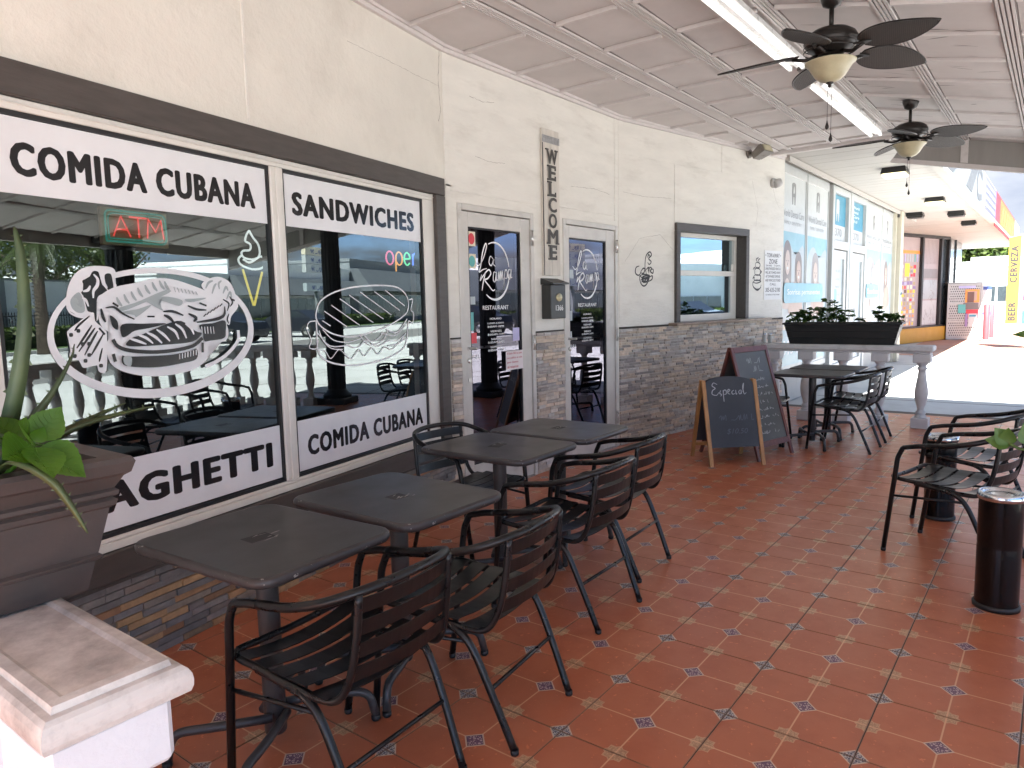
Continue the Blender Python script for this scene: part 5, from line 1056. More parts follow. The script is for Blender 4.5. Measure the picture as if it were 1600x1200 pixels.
mb.add(capring(.044, .932)+capring(.052, .9275), [(0, 1, 5, 4), (1, 2, 6, 5), (2, 3, 7, 6), (3, 0, 4, 7), (4, 5, 6, 7)])
mb.add(capring(.03, .862), [(3, 2, 1, 0)])
mb.build('handrail', 'stone_cap', pd)
b1 = None
for y in (1.255, 1.67, 2.09, 2.51, 2.87):
    if b1 is None:
        mb = MB(); mb.bbox(-.100, .100, -.100, .100, 0, .118, .006); mb.lathe(BAL[2:], 24, cap=False); mb.bbox(-.098, .098, -.098, .098, .742, .861, .012); b1 = mb.build('baluster', 'white_paint', pd); b_ = b1
    else: b_ = b1.copy(); COL.objects.link(b_); b_.parent = pd
    b_.location = (.458, y, 0)

def leafc(mb, base, tip, w, col, up=Vector((0, 0, 1)), droop=.15, notch=True):
    "broad scalloped leaf from base to tip, with a folded midrib"
    b = Vector(base); t = Vector(tip); d = t-b; L_ = d.length; s = d.cross(up)
    if s.length < 1e-6: s = Vector((1, 0, 0))
    s = s.normalized(); u = s.cross(d).normalized(); n = 16 if L_ > .055 else 8; mb.cur = col; mid = []; lf = []; rt = []
    for k in range(n+1):
        f = k/n; wd = w*math.sin(math.pi*min(1, f**.72))*(1+(.045 if (notch and k % 2) else -.02)); wd = max(wd, .001)
        c = b+d*f-u*droop*L_*f*f; mid.append(c-u*wd*.10); lf.append(c+s*wd/2+u*wd*.10); rt.append(c-s*wd/2+u*wd*.10)
    vs = mid+lf+rt; m = n+1; fs = []
    for k in range(n): fs += [(k, k+1, m+k+1, m+k), (k+1, k, 2*m+k, 2*m+k+1)]
    sm = mb.smooth; mb.smooth = True; mb.add(vs, fs)
    if n == 16:   # raised pale midrib and side veins
        mb.cur = (col[0]*1.25, col[1]*1.2, col[2]*1.3)
        mb.tube([v+u*.0006 for v in mid], [.0012-.0009*k/n for k in range(n+1)], 4, cap=False)
        for k in range(2, n-2, 2):
            for e in (lf, rt): mb.tube([mid[k]+u*.0008, mid[k].lerp(e[min(n, k+2)], .55)+u*.0012, mid[k].lerp(e[min(n, k+3)], .9)+u*.0008], [.0007, .0005, .0003], 3, cap=False)
    mb.smooth = sm
def aloe_blade(mb, pts, w, th, col, side=Vector((1, 0, 0))):
    P = cr(pts, 6); n = len(P); mb.cur = col; vs = []
    for i, q in enumerate(P):
        a = P[max(0, i-1)]; b = P[min(n-1, i+1)]; t = (b-a).normalized(); s = (side-t*side.dot(t)).normalized(); u = s.cross(t)
        f = 1-i/(n-1); ww = w*(.08+.92*f**.6); tt = th*(.15+.85*f)
        vs += [q+s*ww/2+u*tt*.45, q-u*tt*.5, q-s*ww/2+u*tt*.45, q+u*tt*.08]
    fs = [(i*4+k, i*4+(k+1) % 4, (i+1)*4+(k+1) % 4, (i+1)*4+k) for i in range(n-1) for k in range(4)]+[((n-1)*4, (n-1)*4+1, (n-1)*4+2, (n-1)*4+3)]
    sm = mb.smooth; mb.smooth = True; mb.add(vs, fs); mb.smooth = sm
    # pale teeth along both margins
    for i in range(2, n-2, 2):
        for e in (0, 2):
            q = Vector(vs[i*4+e]); o = (q-P[i]).normalized()*.006; mb.add([q, q+o+Vector((0, 0, .002)), q+(P[i+1]-P[i])*.35], [(0, 1, 2)])
def square_pot(name, label, cx, cy, z0, s0, s1, H_, mat='pot', group=None):
    t = thing(name, label, 'planter', (cx, cy, z0), 0, group)
    pr = [(s0, 0), (s0+.004, .008), (s0+.006, .028), (s0-.001, .034)]
    def at(f): return s0+(s1-s0)*f
    pr = [(at(0), 0), (at(.22), .22), (at(.22)+.008, .235), (at(.24)+.010, .26), (at(.26)+.002, .28), (at(.30)+.001, .30), (at(.62), .62), (at(.62)+.009, .64), (at(.64)+.011, .68), (at(.66)+.003, .70), (at(.68)+.010, .72), (at(.70)+.010, .75), (at(.74)+.001, .77), (at(.86)+.008, .86), (at(.9)+.016, .885), (at(.98)+.018, .965), (at(1)+.012, 1.0)]
    mb = MB(); vs = [(sx*o, sy*o, f*H_) for o, f in pr for sx, sy in ((-1, -1), (1, -1), (1, 1), (-1, 1))]
    mb.add(vs, [(r*4+k, r*4+(k+1) % 4, (r+1)*4+(k+1) % 4, (r+1)*4+k) for r in range(len(pr)-1) for k in range(4)])
    mb.add([(sx*s0, sy*s0, 0) for sx, sy in ((-1, -1), (1, -1), (1, 1), (-1, 1))], [(3, 2, 1, 0)])
    o = s1+.012; i_ = s1-.035
    mb.add([(sx*q, sy*q, z) for q, z in ((o, H_), (i_, H_), (i_-.01, H_-.05)) for sx, sy in ((-1, -1), (1, -1), (1, 1), (-1, 1))], [(r*4+k, r*4+(k+1) % 4, (r+1)*4+(k+1) % 4, (r+1)*4+k) for r in range(2) for k in range(4)])
    mb.build('pot', mat, t)
    mb = MB(); q = i_-.008; mb.add([(-q, -q, H_-.045), (q, -q, H_-.045), (q, q, H_-.045), (-q, q, H_-.045)], [(0, 1, 2, 3)]); mb.build('soil', 'soil', t)
    return t
pot = square_pot('planter_pot', 'large square brown ribbed planter pot standing on the weathered stone cap', .460, 1.705, .9335, .137, .200, .275)
# aloe in the pot
t = thing('aloe_plant', 'aloe with long toothed blades growing in the brown pot on the pedestal', 'plant', (0, 0, 0))
for P, w, th, c in (([(.47, 1.66, 1.17), (.492, 1.58, 1.30), (.520, 1.55, 1.46), (.531, 1.56, 1.60), (.532, 1.58, 1.665)], .036, .014, (1.1, 1.15, 1.0)),
                    ([(.44, 1.62, 1.17), (.50, 1.56, 1.27), (.555, 1.54, 1.345), (.595, 1.545, 1.41), (.606, 1.55, 1.44)], .026, .012, (.7, .75, .65)),
                    ([(.45, 1.68, 1.18), (.54, 1.64, 1.225), (.62, 1.62, 1.262), (.70, 1.62, 1.278), (.80, 1.64, 1.285)], .024, .010, (.95, .9, .6)),
                    ([(.46, 1.70, 1.17), (.57, 1.66, 1.235), (.66, 1.64, 1.275), (.735, 1.64, 1.300)], .022, .010, (.9, .9, .65)),
                    ([(.44, 1.60, 1.18), (.465, 1.50, 1.235), (.50, 1.44, 1.205), (.525, 1.42, 1.15), (.545, 1.41, 1.095)], .024, .009, (1.15, 1.1, .75)),
                    ([(.38, 1.66, 1.17), (.36, 1.60, 1.36), (.33, 1.58, 1.52), (.29, 1.60, 1.66)], .034, .014, (1, 1, .9)),
                    ([(.34, 1.70, 1.17), (.22, 1.72, 1.30), (.12, 1.74, 1.36), (.02, 1.76, 1.34)], .032, .012, (1, 1, .9)),
                    ([(.40, 1.78, 1.17), (.41, 1.86, 1.36), (.44, 1.92, 1.50)], .032, .012, (.9, .9, .8))):
    mb = MB(); aloe_blade(mb, P, w, th, c, Vector((1, -.3, 0)).normalized() if P[-1][0] < .55 else Vector((.2, -.3, 1))); mb.build('blade', 'aloe', t)
t = thing('oregano_plant', 'bright green plant with scalloped round leaves growing in the brown pot on the pedestal', 'plant', (0, 0, 0))
cen = Vector((.500, 1.50, 1.262))
mb = MB(); mb.cur = (1, 1.1, .8); mb.tube(cr([(.43, 1.60, 1.17), (.475, 1.54, 1.215), tuple(cen)], 5), .005, 7); mb.tube(cr([(.36, 1.62, 1.17), (.38, 1.56, 1.25), (.40, 1.52, 1.30)], 5), .005, 7); mb.build('stem', 'leaf', t)
for tip, w, c in (((.575, 1.46, 1.195), .085, (1.05, 1.1, 1)), ((.555, 1.50, 1.325), .062, (.95, 1.0, .9)), ((.470, 1.44, 1.315), .060, (1.0, 1.05, .9)), ((.44, 1.45, 1.255), .075, (.9, 1, .8)), ((.505, 1.42, 1.215), .075, (1.1, 1.15, .9)),
                  ((.535, 1.60, 1.262), .07, (.8, .9, .7)), ((.455, 1.58, 1.325), .055, (.8, .9, .7)), ((.515, 1.48, 1.292), .03, (1.2, 1.25, 1)), ((.485, 1.475, 1.290), .028, (1.2, 1.25, 1))):
    mb = MB(); leafc(mb, cen+(Vector(tip)-cen)*.12, tip, w, c, Vector((.25, -.75, .6)), .12); mb.build('leaf', 'leaf', t)
cen = Vector((.40, 1.52, 1.30))
for k in range(9):
    a = k*.9; r_ = rnd.uniform(.06, .10); tip = cen+Vector((math.cos(a)*r_, math.sin(a)*r_, rnd.uniform(-.05, .04)))
    mb = MB(); leafc(mb, cen, tip, rnd.uniform(.05, .075), (1, 1.05, .9), Vector((.1, -.3, 1)), .2); mb.build('leaf', 'leaf', t)
for cxx, cyy in ((.36, 1.62), (.38, 1.80), (.54, 1.78)):
    cen = Vector((cxx, cyy, 1.24))
    for k in range(8):
        a = k*.85; r_ = rnd.uniform(.05, .09); tip = cen+Vector((math.cos(a)*r_, math.sin(a)*r_, rnd.uniform(-.04, .05)))
        mb = MB(); leafc(mb, cen, tip, rnd.uniform(.045, .07), (.9, 1.0, .8), Vector((.1, -.3, 1)), .2); mb.build('leaf', 'leaf', t)

# pot and plant whose stems reach into the picture from the street side
pd2 = thing('pedestal', 'chipped white masonry pedestal by the street edge, just outside the right of the picture', 'pedestal')
mb = MB(); mb.bbox(1.86, 2.34, -.86, -.36, .862, .932, .02); mb.build('cap', 'stone_cap', pd2)
mb = MB(); mb.bbox(1.90, 2.30, -.82, -.40, 0, .861, .01); mb.build('shaft', 'white_paint', pd2)
square_pot('planter_pot', 'square brown planter pot on the street side pedestal', 2.10, -.61, .934, .18, .22, .25)
t = thing('geranium_plant', 'trailing round leaved plant whose stems reach past the slatted chairs at the right edge', 'plant')
stems = [([(2.02, -.48, 1.16), (1.99, -.30, 1.24), (2.0, -.12, 1.215), (2.0, .0, 1.165), (2.0, .045, 1.14), (2.0, .078, 1.150)], .0035),
         ([(2.02, -.48, 1.16), (2.02, -.30, 1.40), (2.03, -.12, 1.42), (2.03, .0, 1.405)], .003),
         ([(2.05, -.50, 1.16), (1.98, -.26, 1.22), (1.98, -.08, 1.20), (1.99, .0, 1.178)], .003)]
mb = MB(); mb.cur = (1.3, 1.2, .9)
for P, r_ in stems: mb.tube(cr(P, 6), r_, 7)
mb.build('stem', 'geran', t)
for b_, tip, w in (((2.0, .072, 1.150), (2.0, .125, 1.158), .038), ((2.0, .075, 1.150), (1.99, .105, 1.186), .042), ((2.0, .080, 1.150), (1.985, .080, 1.188), .036), ((1.99, .03, 1.155), (1.98, .050, 1.205), .050), ((1.99, .0, 1.175), (1.98, .035, 1.165), .052), ((1.99, .0, 1.18), (1.98, -.03, 1.21), .05),
                   ((2.03, .0, 1.405), (2.03, .085, 1.405), .032), ((2.03, .0, 1.405), (2.03, .055, 1.425), .028), ((2.03, -.02, 1.40), (2.03, .035, 1.385), .03)):
    mb = MB(); leafc(mb, b_, tip, w, (1.25, 1.35, 1.1), Vector((-1, .1, .5)), .1); mb.build('leaf', 'geran', t)
for k in range(26):
    c_ = Vector((2.10+rnd.uniform(-.17, .17), -.61+rnd.uniform(-.17, .12), 1.18+rnd.uniform(0, .14))); a = rnd.uniform(0, 6.28)
    mb = MB(); leafc(mb, c_, c_+Vector((math.cos(a)*.06, math.sin(a)*.06, rnd.uniform(-.01, .05))), .05, (1, 1.1, .9)); mb.build('leaf', 'geran', t)

# long black planter on the far rail
t = thing('long_planter', 'long black ribbed planter box on the far balustrade, full of green plants', 'planter', (9.15, 2.045, .934))
mb = MB()
for k, (z0, z1, a0, a1) in enumerate(((0, .075, .575, .593), (.077, .150, .596, .612), (.152, .205, .616, .628), (.207, .252, .632, .640))):
    w0 = .075+.03*z0/.25; w1 = .075+.03*z1/.25
    mb.add([(-w0, -a0, z0), (w0, -a0, z0), (w0, a0, z0), (-w0, a0, z0), (-w1, -a1, z1), (w1, -a1, z1), (w1, a1, z1), (-w1, a1, z1)], [(0, 3, 2, 1), (4, 5, 6, 7), (0, 1, 5, 4), (1, 2, 6, 5), (2, 3, 7, 6), (3, 0, 4, 7)])
mb.bbox(-.118, .118, -.655, .655, .232, .256, .004); mb.build('box', 'blackpot', t)
mb = MB(); mb.box(-.10, .10, -.635, .635, .2562, .2605); mb.build('soil', 'soil', t)
def bushy(name, label, clumps, mat, seed, ls=.045, group=None):
    t = thing(name, label, 'plant', (0, 0, 0), 0, group); q = random.Random(seed)
    for (cx, cy, z0, h, r, n) in clumps:
        for k in range(n):
            a = q.uniform(0, 6.28); rr = r*math.sqrt(q.random()); zz = z0+h*q.uniform(.05, 1)*(1-.35*(rr/r)**2)
            top = Vector((cx+rr*math.cos(a)*.8, cy+rr*math.sin(a), zz)); root = Vector((cx+rr*math.cos(a)*.3, cy+rr*math.sin(a)*.5, z0-.01))
            mb = MB(); mb.cur = (1, 1, .8); mb.tube([root, (root+top)/2+Vector((0, 0, .01)), top], .0022, 4, cap=False)
            for j in range(q.choice((3, 4, 5))):
                b = q.uniform(0, 6.28); l = ls*q.uniform(.6, 1.25); v = q.uniform(.6, 1.5)
                leafc(mb, top, top+Vector((math.cos(b)*l, math.sin(b)*l, q.uniform(-.4, .6)*l)), l*.95, (v, v, v*.9), Vector((q.uniform(-.5, .5), q.uniform(-.5, .5), 1)), .2)
            mb.build('sprig', mat, t)
    return t
bushy('planter_plant', 'bushy green plant filling the left half of the long black planter', [(9.15, 2.52, 1.19, .15, .13, 24), (9.14, 2.35, 1.19, .22, .14, 30), (9.15, 2.17, 1.19, .28, .13, 34), (9.16, 2.02, 1.19, .15, .10, 14)], 'geran', 11, .058)
bushy('planter_plant', 'small plant with round leaves right of the middle of the long black planter', [(9.14, 1.64, 1.19, .19, .07, 14), (9.14, 1.85, 1.19, .06, .05, 4)], 'geran', 12, .065)
bushy('planter_plant', 'low green plant at the right end of the long black planter', [(9.15, 1.48, 1.19, .13, .07, 14)], 'geran', 13, .055)
for k, (x, y, lb) in enumerate(((9.16, 2.885, 'clear glass shaker with a metal top on the rail beside the stone wall'), (9.16, 2.955, 'second clear glass shaker with a metal top, closer to the stone wall'))):
    t = thing('shaker', lb, 'shaker', (x, y, .933), 0, 'glass shakers on the balustrade')
    mb = MB(); mb.lathe([(.022, 0), (.024, .01), (.023, .085), (.020, .10)], 16); mb.build('jar', 'camwhite', t)
    mb = MB(); mb.lathe([(.021, .10), (.022, .122), (.012, .13)], 16); mb.build('cap', 'chrome', t)

# ------------------------------------------------------------------ ceiling fans and tube lights
def make_fan():
    t = thing('ceiling_fan', '', 'fan')
    mb = MB(); mb.lathe([(.020, -.085), (.05, -.07), (.068, -.02), (.07, .025)], 24); mb.build('canopy', 'fanmetal', t)
    mb = MB(); mb.lathe([(.0135, -.20), (.0135, -.07)], 14); mb.build('downrod', 'fanmetal', t)
    mb = MB(); mb.lathe([(.06, -.345), (.085, -.335), (.125, -.315), (.145, -.285), (.148, -.26), (.135, -.235), (.10, -.212), (.05, -.198), (.02, -.192)], 32)
    for z in (-.325, -.30, -.275): mb.lathe([(.147, z-.004), (.151, z), (.147, z+.004)], 32, cap=False)
    mb.build('motor_housing', 'fanmetal', t)
    mb = MB(); mb.lathe([(.075, -.395), (.082, -.385), (.07, -.345)], 24); mb.build('light_collar', 'fanmetal', t)
    mb = MB(); mb.lathe([(.0, -.505), (.03, -.502), (.06, -.490), (.085, -.468), (.105, -.435), (.125, -.405), (.140, -.395), (.142, -.388), (.12, -.385), (.0, -.384)], 36, cap=False); mb.build('bowl', 'bowl', t)
    mb = MB(); mb.lathe([(.0, -.535), (.008, -.53), (.010, -.515), (.022, -.508), (.020, -.498)], 14, cap=False); mb.build('finial', 'fanmetal', t)
    for k, (x, l) in enumerate(((-.012, .20), (.014, .27))):
        mb = MB(); mb.tube([(x, 0, -.52), (x, 0, -.52-l)], .0014, 5); mb.lathe([(.0, -.055), (.010, -.045), (.011, -.035), (.004, -.012), (.002, 0)], 10, Matrix.Translation((x, 0, -.52-l)), cap=False); mb.build('pull_chain', 'fanmetal', t)
    for k in range(5):
        a = R(72*k); Mz = Matrix.Rotation(a, 4, 'Z')
        mb = MB(); mb.tube(fillet([(.06, 0, -.335), (.13, .012, -.365), (.21, .0, -.345)], .03), .010, 8, M=Mz); mb.plate([(.17, -.035), (.245, -.02), (.26, 0), (.245, .02), (.17, .035), (.19, 0)], -.345, -.337, Mz); ar = mb.build('blade_arm', 'fanmetal', t)
        Mb = Mz @ Matrix.Translation((.20, 0, -.334)) @ Matrix.Rotation(R(-14), 4, 'X') @ Matrix.Rotation(R(4), 4, 'Y')
        n = 16; P = []
        for i in range(n+1):
            f = i/n; P.append((f*.445, .112*math.sin(math.pi*min(1, .08+.92*f**.8))**.75))
        top = P+[(x, -w) for x, w in P[::-1]]
        mb = MB(); mb.plate(top[1:-1] if False else top, -.004, .004, Mb); mb.build('blade', 'wicker', t)
        mb = MB(); L_ = [(x, w, 0) for x, w in P]+[(x, -w, 0) for x, w in P[::-1]]; mb.tube(L_, .0055, 5, True, Mb); mb.build('blade_rim', 'fanmetal', t)
    return t
fan0 = make_fan()
place(fan0, 4.66, 1.145, -41, 'dark bronze ceiling fan with amber bowl light, the nearer and larger one', 'wicker bladed ceiling fans').location.z = 3.258
place(fan0, 7.62, 1.17, -36, 'dark bronze ceiling fan with amber bowl light, the farther one beside the hanging end panel', 'wicker bladed ceiling fans').location.z = 3.258
def tube_light(x0, x1, y, label):
    t = thing('tube_light', label, 'light', (x0, y, CZ-.026), 0, 'fluorescent tube lights on the arcade ceiling')
    L_ = x1-x0
    mb = MB(); mb.bbox(0, L_, -.060, .060, -.045, .0, .006); mb.add([(0, -.03, -.0455), (L_, -.03, -.0455), (L_, 0, -.068), (0, 0, -.068), (0, .03, -.0455), (L_, .03, -.0455)], [(1, 0, 3, 2), (2, 3, 4, 5), (0, 4, 3), (1, 2, 5)]); mb.build('housing', 'fixture', t)
    mb = MB()
    for a in (.0, L_-.02):
        for s in (-1, 1): mb.bbox(a, a+.018, s*.047-.014, s*.047+.014, -.088, -.0455, .003)
    mb.build('socket', 'fixture', t)
    for s in (-1, 1): mb = MB(); mb.tube([(.02, s*.047, -.070), (L_-.022, s*.047, -.070)], .0165, 12); mb.build('tube', 'tube', t)
tube_light(3.48, 5.95, 1.705, 'white twin tube light on the arcade ceiling, the nearer of the two')
tube_light(6.48, 8.95, 1.705, 'white twin tube light on the arcade ceiling, the farther of the two')
mb = MB(); mb.bbox(6.10, 6.22, 1.66, 1.75, CZ-.07, CZ-.02, .004); mb.tube(cr([(5.95, 1.70, CZ-.06), (6.06, 1.66, CZ-.11), (6.2, 1.74, CZ-.08), (6.35, 1.69, CZ-.10), (6.48, 1.70, CZ-.06)], 6), .008, 6)
t = mb.build('junction_cable', 'greymetal'); t['label'] = 'loose dark cable and junction box between the two tube lights'; t['category'] = 'cable'

# ------------------------------------------------------------------ soffit lamps beyond
def soffit_lamp(x, y, lit, label):
    t = thing('soffit_lamp', label, 'lamp', (x, y, 3.352), 0, 'square lamps under the far soffit')
    mb = MB(); mb.add([(-.17, -.17, -.085), (.17, -.17, -.085), (.17, .17, -.085), (-.17, .17, -.085), (-.15, -.15, 0), (.15, -.15, 0), (.15, .15, 0), (-.15, .15, 0)], [(0, 3, 2, 1), (4, 5, 6, 7), (0, 1, 5, 4), (1, 2, 6, 5), (2, 3, 7, 6), (3, 0, 4, 7)]); mb.build('housing', 'darkplastic', t)
    mb = MB(); mb.bbox(-.155, .155, -.155, .155, -.125, -.0855, .012); mb.build('diffuser', lit, t)
soffit_lamp(12.05, 2.02, 'lamp_lit', 'square soffit lamp lit warm yellow, nearest the fan, above the dental office')
soffit_lamp(16.3, 2.02, 'lamp_lit', 'second square soffit lamp from the fan, lit pale yellow')
soffit_lamp(19.3, 1.96, 'darkplastic', 'third square soffit lamp from the fan, unlit and dark')
soffit_lamp(22.1, 1.96, 'darkplastic', 'farthest small dark soffit lamp near the parapet signs')
soffit_lamp(18.9, 2.72, 'darkplastic', 'dark angled soffit lamp near the cream post at the end of the dental office')

# ------------------------------------------------------------------ dental office front
dn = thing('dental_shopfront', 'white dental office front with tall picture windows and two numbered white doors', 'shopfront', mw=FD)
mb = MB(); mb.box(0, 8.5, .10, .3, 0, 3.35); mb.build('backing_wall', 'soffit', dn)
def flatbox(par, x0, x1, z0, z1, y, mat, name='print', th=.002):
    mb = MB(); mb.box(x0, x1, y-th, y, z0, z1); return mb.build(name, mat, par)
def ell(par, cx, cz_, a, b, y, mat, name='print', rot=0, n=20):
    mb = MB(); P = [(cx+a*math.cos(2*math.pi*k/n)*math.cos(rot)-b*math.sin(2*math.pi*k/n)*math.sin(rot), cz_+a*math.cos(2*math.pi*k/n)*math.sin(rot)+b*math.sin(2*math.pi*k/n)*math.cos(rot)) for k in range(n)]
    mb.prism(P, y-.0015, y); return mb.build(name, mat, par)
def blob(par, pts, y, mat, name='print'):
    mb = MB(); P = [(q.x, q.y) for q in cr([(a, b, 0) for a, b in pts], 4, True)]; bm = bmesh.new(); f = bm.faces.new([bm.verts.new((a, y, b)) for a, b in P]); bmesh.ops.triangulate(bm, faces=[f]); bm.verts.index_update()
    mb.add([v.co for v in bm.verts], [tuple(v.index for v in f.verts) for f in bm.faces]); bm.free(); return mb.build(name, mat, par)
def tooth(par, cx, z, h, y, mat):
    w = h*.30; P = [(-w, .45*h), (-w*.9, .95*h), (-w*.3, h), (w*.3, h), (w*.9, .95*h), (w, .45*h), (w*.75, 0), (w*.45, 0), (w*.25, .35*h), (-w*.25, .35*h), (-w*.45, 0), (-w*.75, 0)]
    mb = MB(); mb.prism([(cx+a, z+b) for a, b in P], y-.002, y); o = mb.build('logo', mat, par)
    blob(par, [(cx-w*.35, z+.55*h), (cx, z+.85*h), (cx+w*.35, z+.62*h), (cx, z+.5*h)], y-.0026, 'p_white', 'logo')
def poster(x0, x1, faces, seed, pill=None):
    q = random.Random(seed); w = x1-x0; y = .05
    mb = MB(); f = .035; mb.bbox(x0-f, x1+f, .045, .09, 3.16, 3.29, .004); mb.bbox(x0-f, x1+f, .045, .09, .42, .50, .004); mb.bbox(x0-f, x0, .0455, .09, .50, 3.16, .004); mb.bbox(x1, x1+f, .0455, .09, .50, 3.16, .004); wf = mb.build('window_frame', 'aluwhite', dn)
    flatbox(wf, x0, x1, .50, 3.16, .06, 'p_white')
    tooth(wf, (x0+x1)/2, 2.78, .30, .057, 'p_grey')
    text('lettering', 'World Dental Care', x0+.06*w, .0565, 2.60, w*.88, .10, 'p_grey', wf)
    text('lettering', 'FAMILY  DENTISTRY', x0+.14*w, .0565, 2.50, w*.7, .045, 'p_grey', wf)
    flatbox(wf, x0, x1, 1.25, 2.40, .0575, 'p_sky'); flatbox(wf, x0, x1, .52, 1.25, .0575, 'p_pale')
    blob(wf, [(x0+.02, 1.25), (x0+.02, 2.0), (x0+.3*w, 2.25), (x0+.6*w, 2.1), (x1-.03, 2.2), (x1-.02, 1.25), (x1-.02, .9), (x0+.02, .85)], .0553, 'p_pale')
    for (fx, fz, s, hair, skin) in faces:
        cx = x0+fx*w
        blob(wf, [(cx-.22*s, fz-.45*s), (cx-.26*s, fz), (cx-.20*s, fz+.32*s), (cx, fz+.42*s), (cx+.20*s, fz+.30*s), (cx+.26*s, fz), (cx+.24*s, fz-.5*s), (cx, fz-.3*s)], .0535, hair)
        blob(wf, [(cx-.3*s, fz-.85*s), (cx-.2*s, fz-.45*s), (cx, fz-.3*s), (cx+.2*s, fz-.45*s), (cx+.32*s, fz-.85*s)], .0530, skin)
        ell(wf, cx, fz, .155*s, .235*s, .0522, skin)
        for e in (-.06, .06): ell(wf, cx+e*s, fz+.03*s, .020*s, .010*s, .0504, 'p_hair', n=8)
        blob(wf, [(cx-.065*s, fz-.10*s), (cx, fz-.085*s), (cx+.065*s, fz-.10*s), (cx, fz-.145*s)], .0502, 'p_white'); ell(wf, cx, fz-.03*s, .014*s, .03*s, .0503, 'p_hair2', n=8)
    blob(wf, [(x0+.35*w, 1.28), (x0+.45*w, 1.62), (x0+.62*w, 1.72), (x0+.78*w, 1.55), (x0+.82*w, 1.28)], .0498, 'p_skin')
    for k in range(5):
        a = x0+q.uniform(.05, .8)*w; blob(wf, [(a, .60), (a+.03, .9), (a+.08, 1.18), (a+.11, .95), (a+.07, .6)], .0545-.0002*k, q.choice(('p_cream', 'p_white', 'p_skin2')))
    return wf
poster(.06, 1.22, [(.28, 1.98, .72, 'p_hair', 'p_skin2'), (.74, 1.86, .68, 'p_hair', 'p_skin')], 1)
poster(1.33, 2.48, [(.42, 1.84, .78, 'p_hair2', 'p_skin2')], 2)
poster(5.35, 6.82, [(.5, 1.85, .8, 'p_hair2', 'p_pale')], 3)
poster(6.95, 8.02, [(.45, 1.9, .8, 'p_hair', 'p_skin')], 4)
mb = MB()
def pill(x0, x1, z0, z1, txt):
    r = (z1-z0)*.3; P = []
    for cx, cz_, a0 in ((x1-r, z1-r, 0), (x0+r, z1-r, 90), (x0+r, z0+r, 180), (x1-r, z0+r, 270)):
        for k in range(5): a = R(a0+22.5*k); P.append((cx+r*math.cos(a), cz_+r*math.sin(a)))
    mb = MB(); mb.prism(P, .036, .040); o = mb.build('slogan_label', 'p_pill', dn)
    if txt: text('lettering', txt, x0+.08*(x1-x0), .0355, z0+(z1-z0)*.33, (x1-x0)*.84, (z1-z0)*.36, 'whiteprint', o, bold=.015)
pill(.19, 2.20, 1.42, 1.70, 'Sonrisas permanentes'); pill(2.86, 3.12, 1.42, 1.62, ''); pill(5.45, 6.60, 1.45, 1.72, 'Sonrisas')
flatbox(dn, .1, 2.4, .55, 1.05, .040, 'p_sky', 'phone_panel'); text('lettering', '305 889 1459', .2, .037, .70, 1.9, .2, 'whiteprint', dn, bold=.01)
for k, (a, b) in enumerate(((2.60, 3.80), (3.92, 5.18))):
    mb = MB(); f = .12
    mb.bbox(a, a+f, .0, .09, 0, 3.28, .006); mb.bbox(b-f, b, .0, .09, 0, 3.28, .006); mb.bbox(a+f+.001, b-f-.001, .0, .09, 3.18, 3.28, .006); mb.bbox(a+f+.001, b-f-.001, .0, .09, 2.28, 2.42, .006); mb.bbox(a+f+.001, b-f-.001, .001, .09, 0, .10, .006)
    df = mb.build('door_frame', 'aluwhite', dn)
    mb = MB(); a2, b2 = a+f+.02, b-f-.02; mb.bbox(a2, a2+.13, .02, .07, .12, 2.26, .004); mb.bbox(b2-.13, b2, .02, .07, .12, 2.26, .004); mb.bbox(a2+.131, b2-.131, .02, .07, 2.13, 2.26, .004); mb.bbox(a2+.131, b2-.131, .02, .07, .12, .36, .004); dl = mb.build('door_leaf', 'aluwhite', dn)
    flatbox(dl, a2+.13, b2-.13, .36, 2.13, .055, 'p_pale', 'pane')
    mb = MB(); mb.tube(fillet([(a2+.06, .02, 1.25), (a2+.06, -.04, 1.25), (a2+.06, -.04, .85), (a2+.06, .02, .85)], .02), .012, 8); mb.build('handle', 'steel', dl)
    for j in range(9): text('lettering', ('9:00 - 6:00', 'Lunes', 'Martes', 'Viernes', '9:00 - 2:00')[j % 5], a2+.30, .052, 1.9-.13*j, .3, .045, 'p_grey', dl)
    flatbox(df, a+f, b-f, 2.43, 3.17, .06, 'p_white', 'transom_panel'); flatbox(df, a+f+.05, b-f-.02, 2.68, 3.17, .056, 'p_blue' if k == 0 else 'p_blue', 'transom_print')
    if k == 0: tooth(df, (a+b)/2-.1, 2.74, .36, .052, 'p_white')
    else:
        for j, (zz, ww) in enumerate(((3.05, .5), (2.97, .42), (2.89, .5), (2.80, .34))): text('lettering', ('World', 'Dental', 'Care', '889 1459')[j], a+.3, .0525, zz, ww, .05, 'whiteprint', df, bold=.02)
    text('number', '1370', a+f+.14, .055, 2.50, .56, .13, 'p_grey', df, bold=.01)
mb = MB(); mb.bbox(3.802, 3.918, -.01, .09, 0, 3.28, .004); mb.build('post', 'aluwhite', dn)
mb = MB(); mb.bbox(8.06, 8.14, -.02, .1, 0, 3.30, .004); mb.bbox(8.20, 8.50, -.10, .12, 0, 3.34, .01)
cp = mb.build('post', 'cream_post', dn)
mb = MB()
for k in range(14): mb.lathe([(.009, 0), (.009, .004)], 8, Matrix.Translation((8.26, -.1005, .3+.22*k)) @ Matrix.Rotation(R(90), 4, 'X'))
mb.build('rivets', 'greymetal', cp, kind='stuff')
mb = MB(); mb.tube([(8.40+.04*math.cos(a/12*6.283), -.105, 1.52+.04*math.sin(a/12*6.283)) for a in range(12)], .007, 5, True); mb.build('ring_mark', 'p_blue', cp)
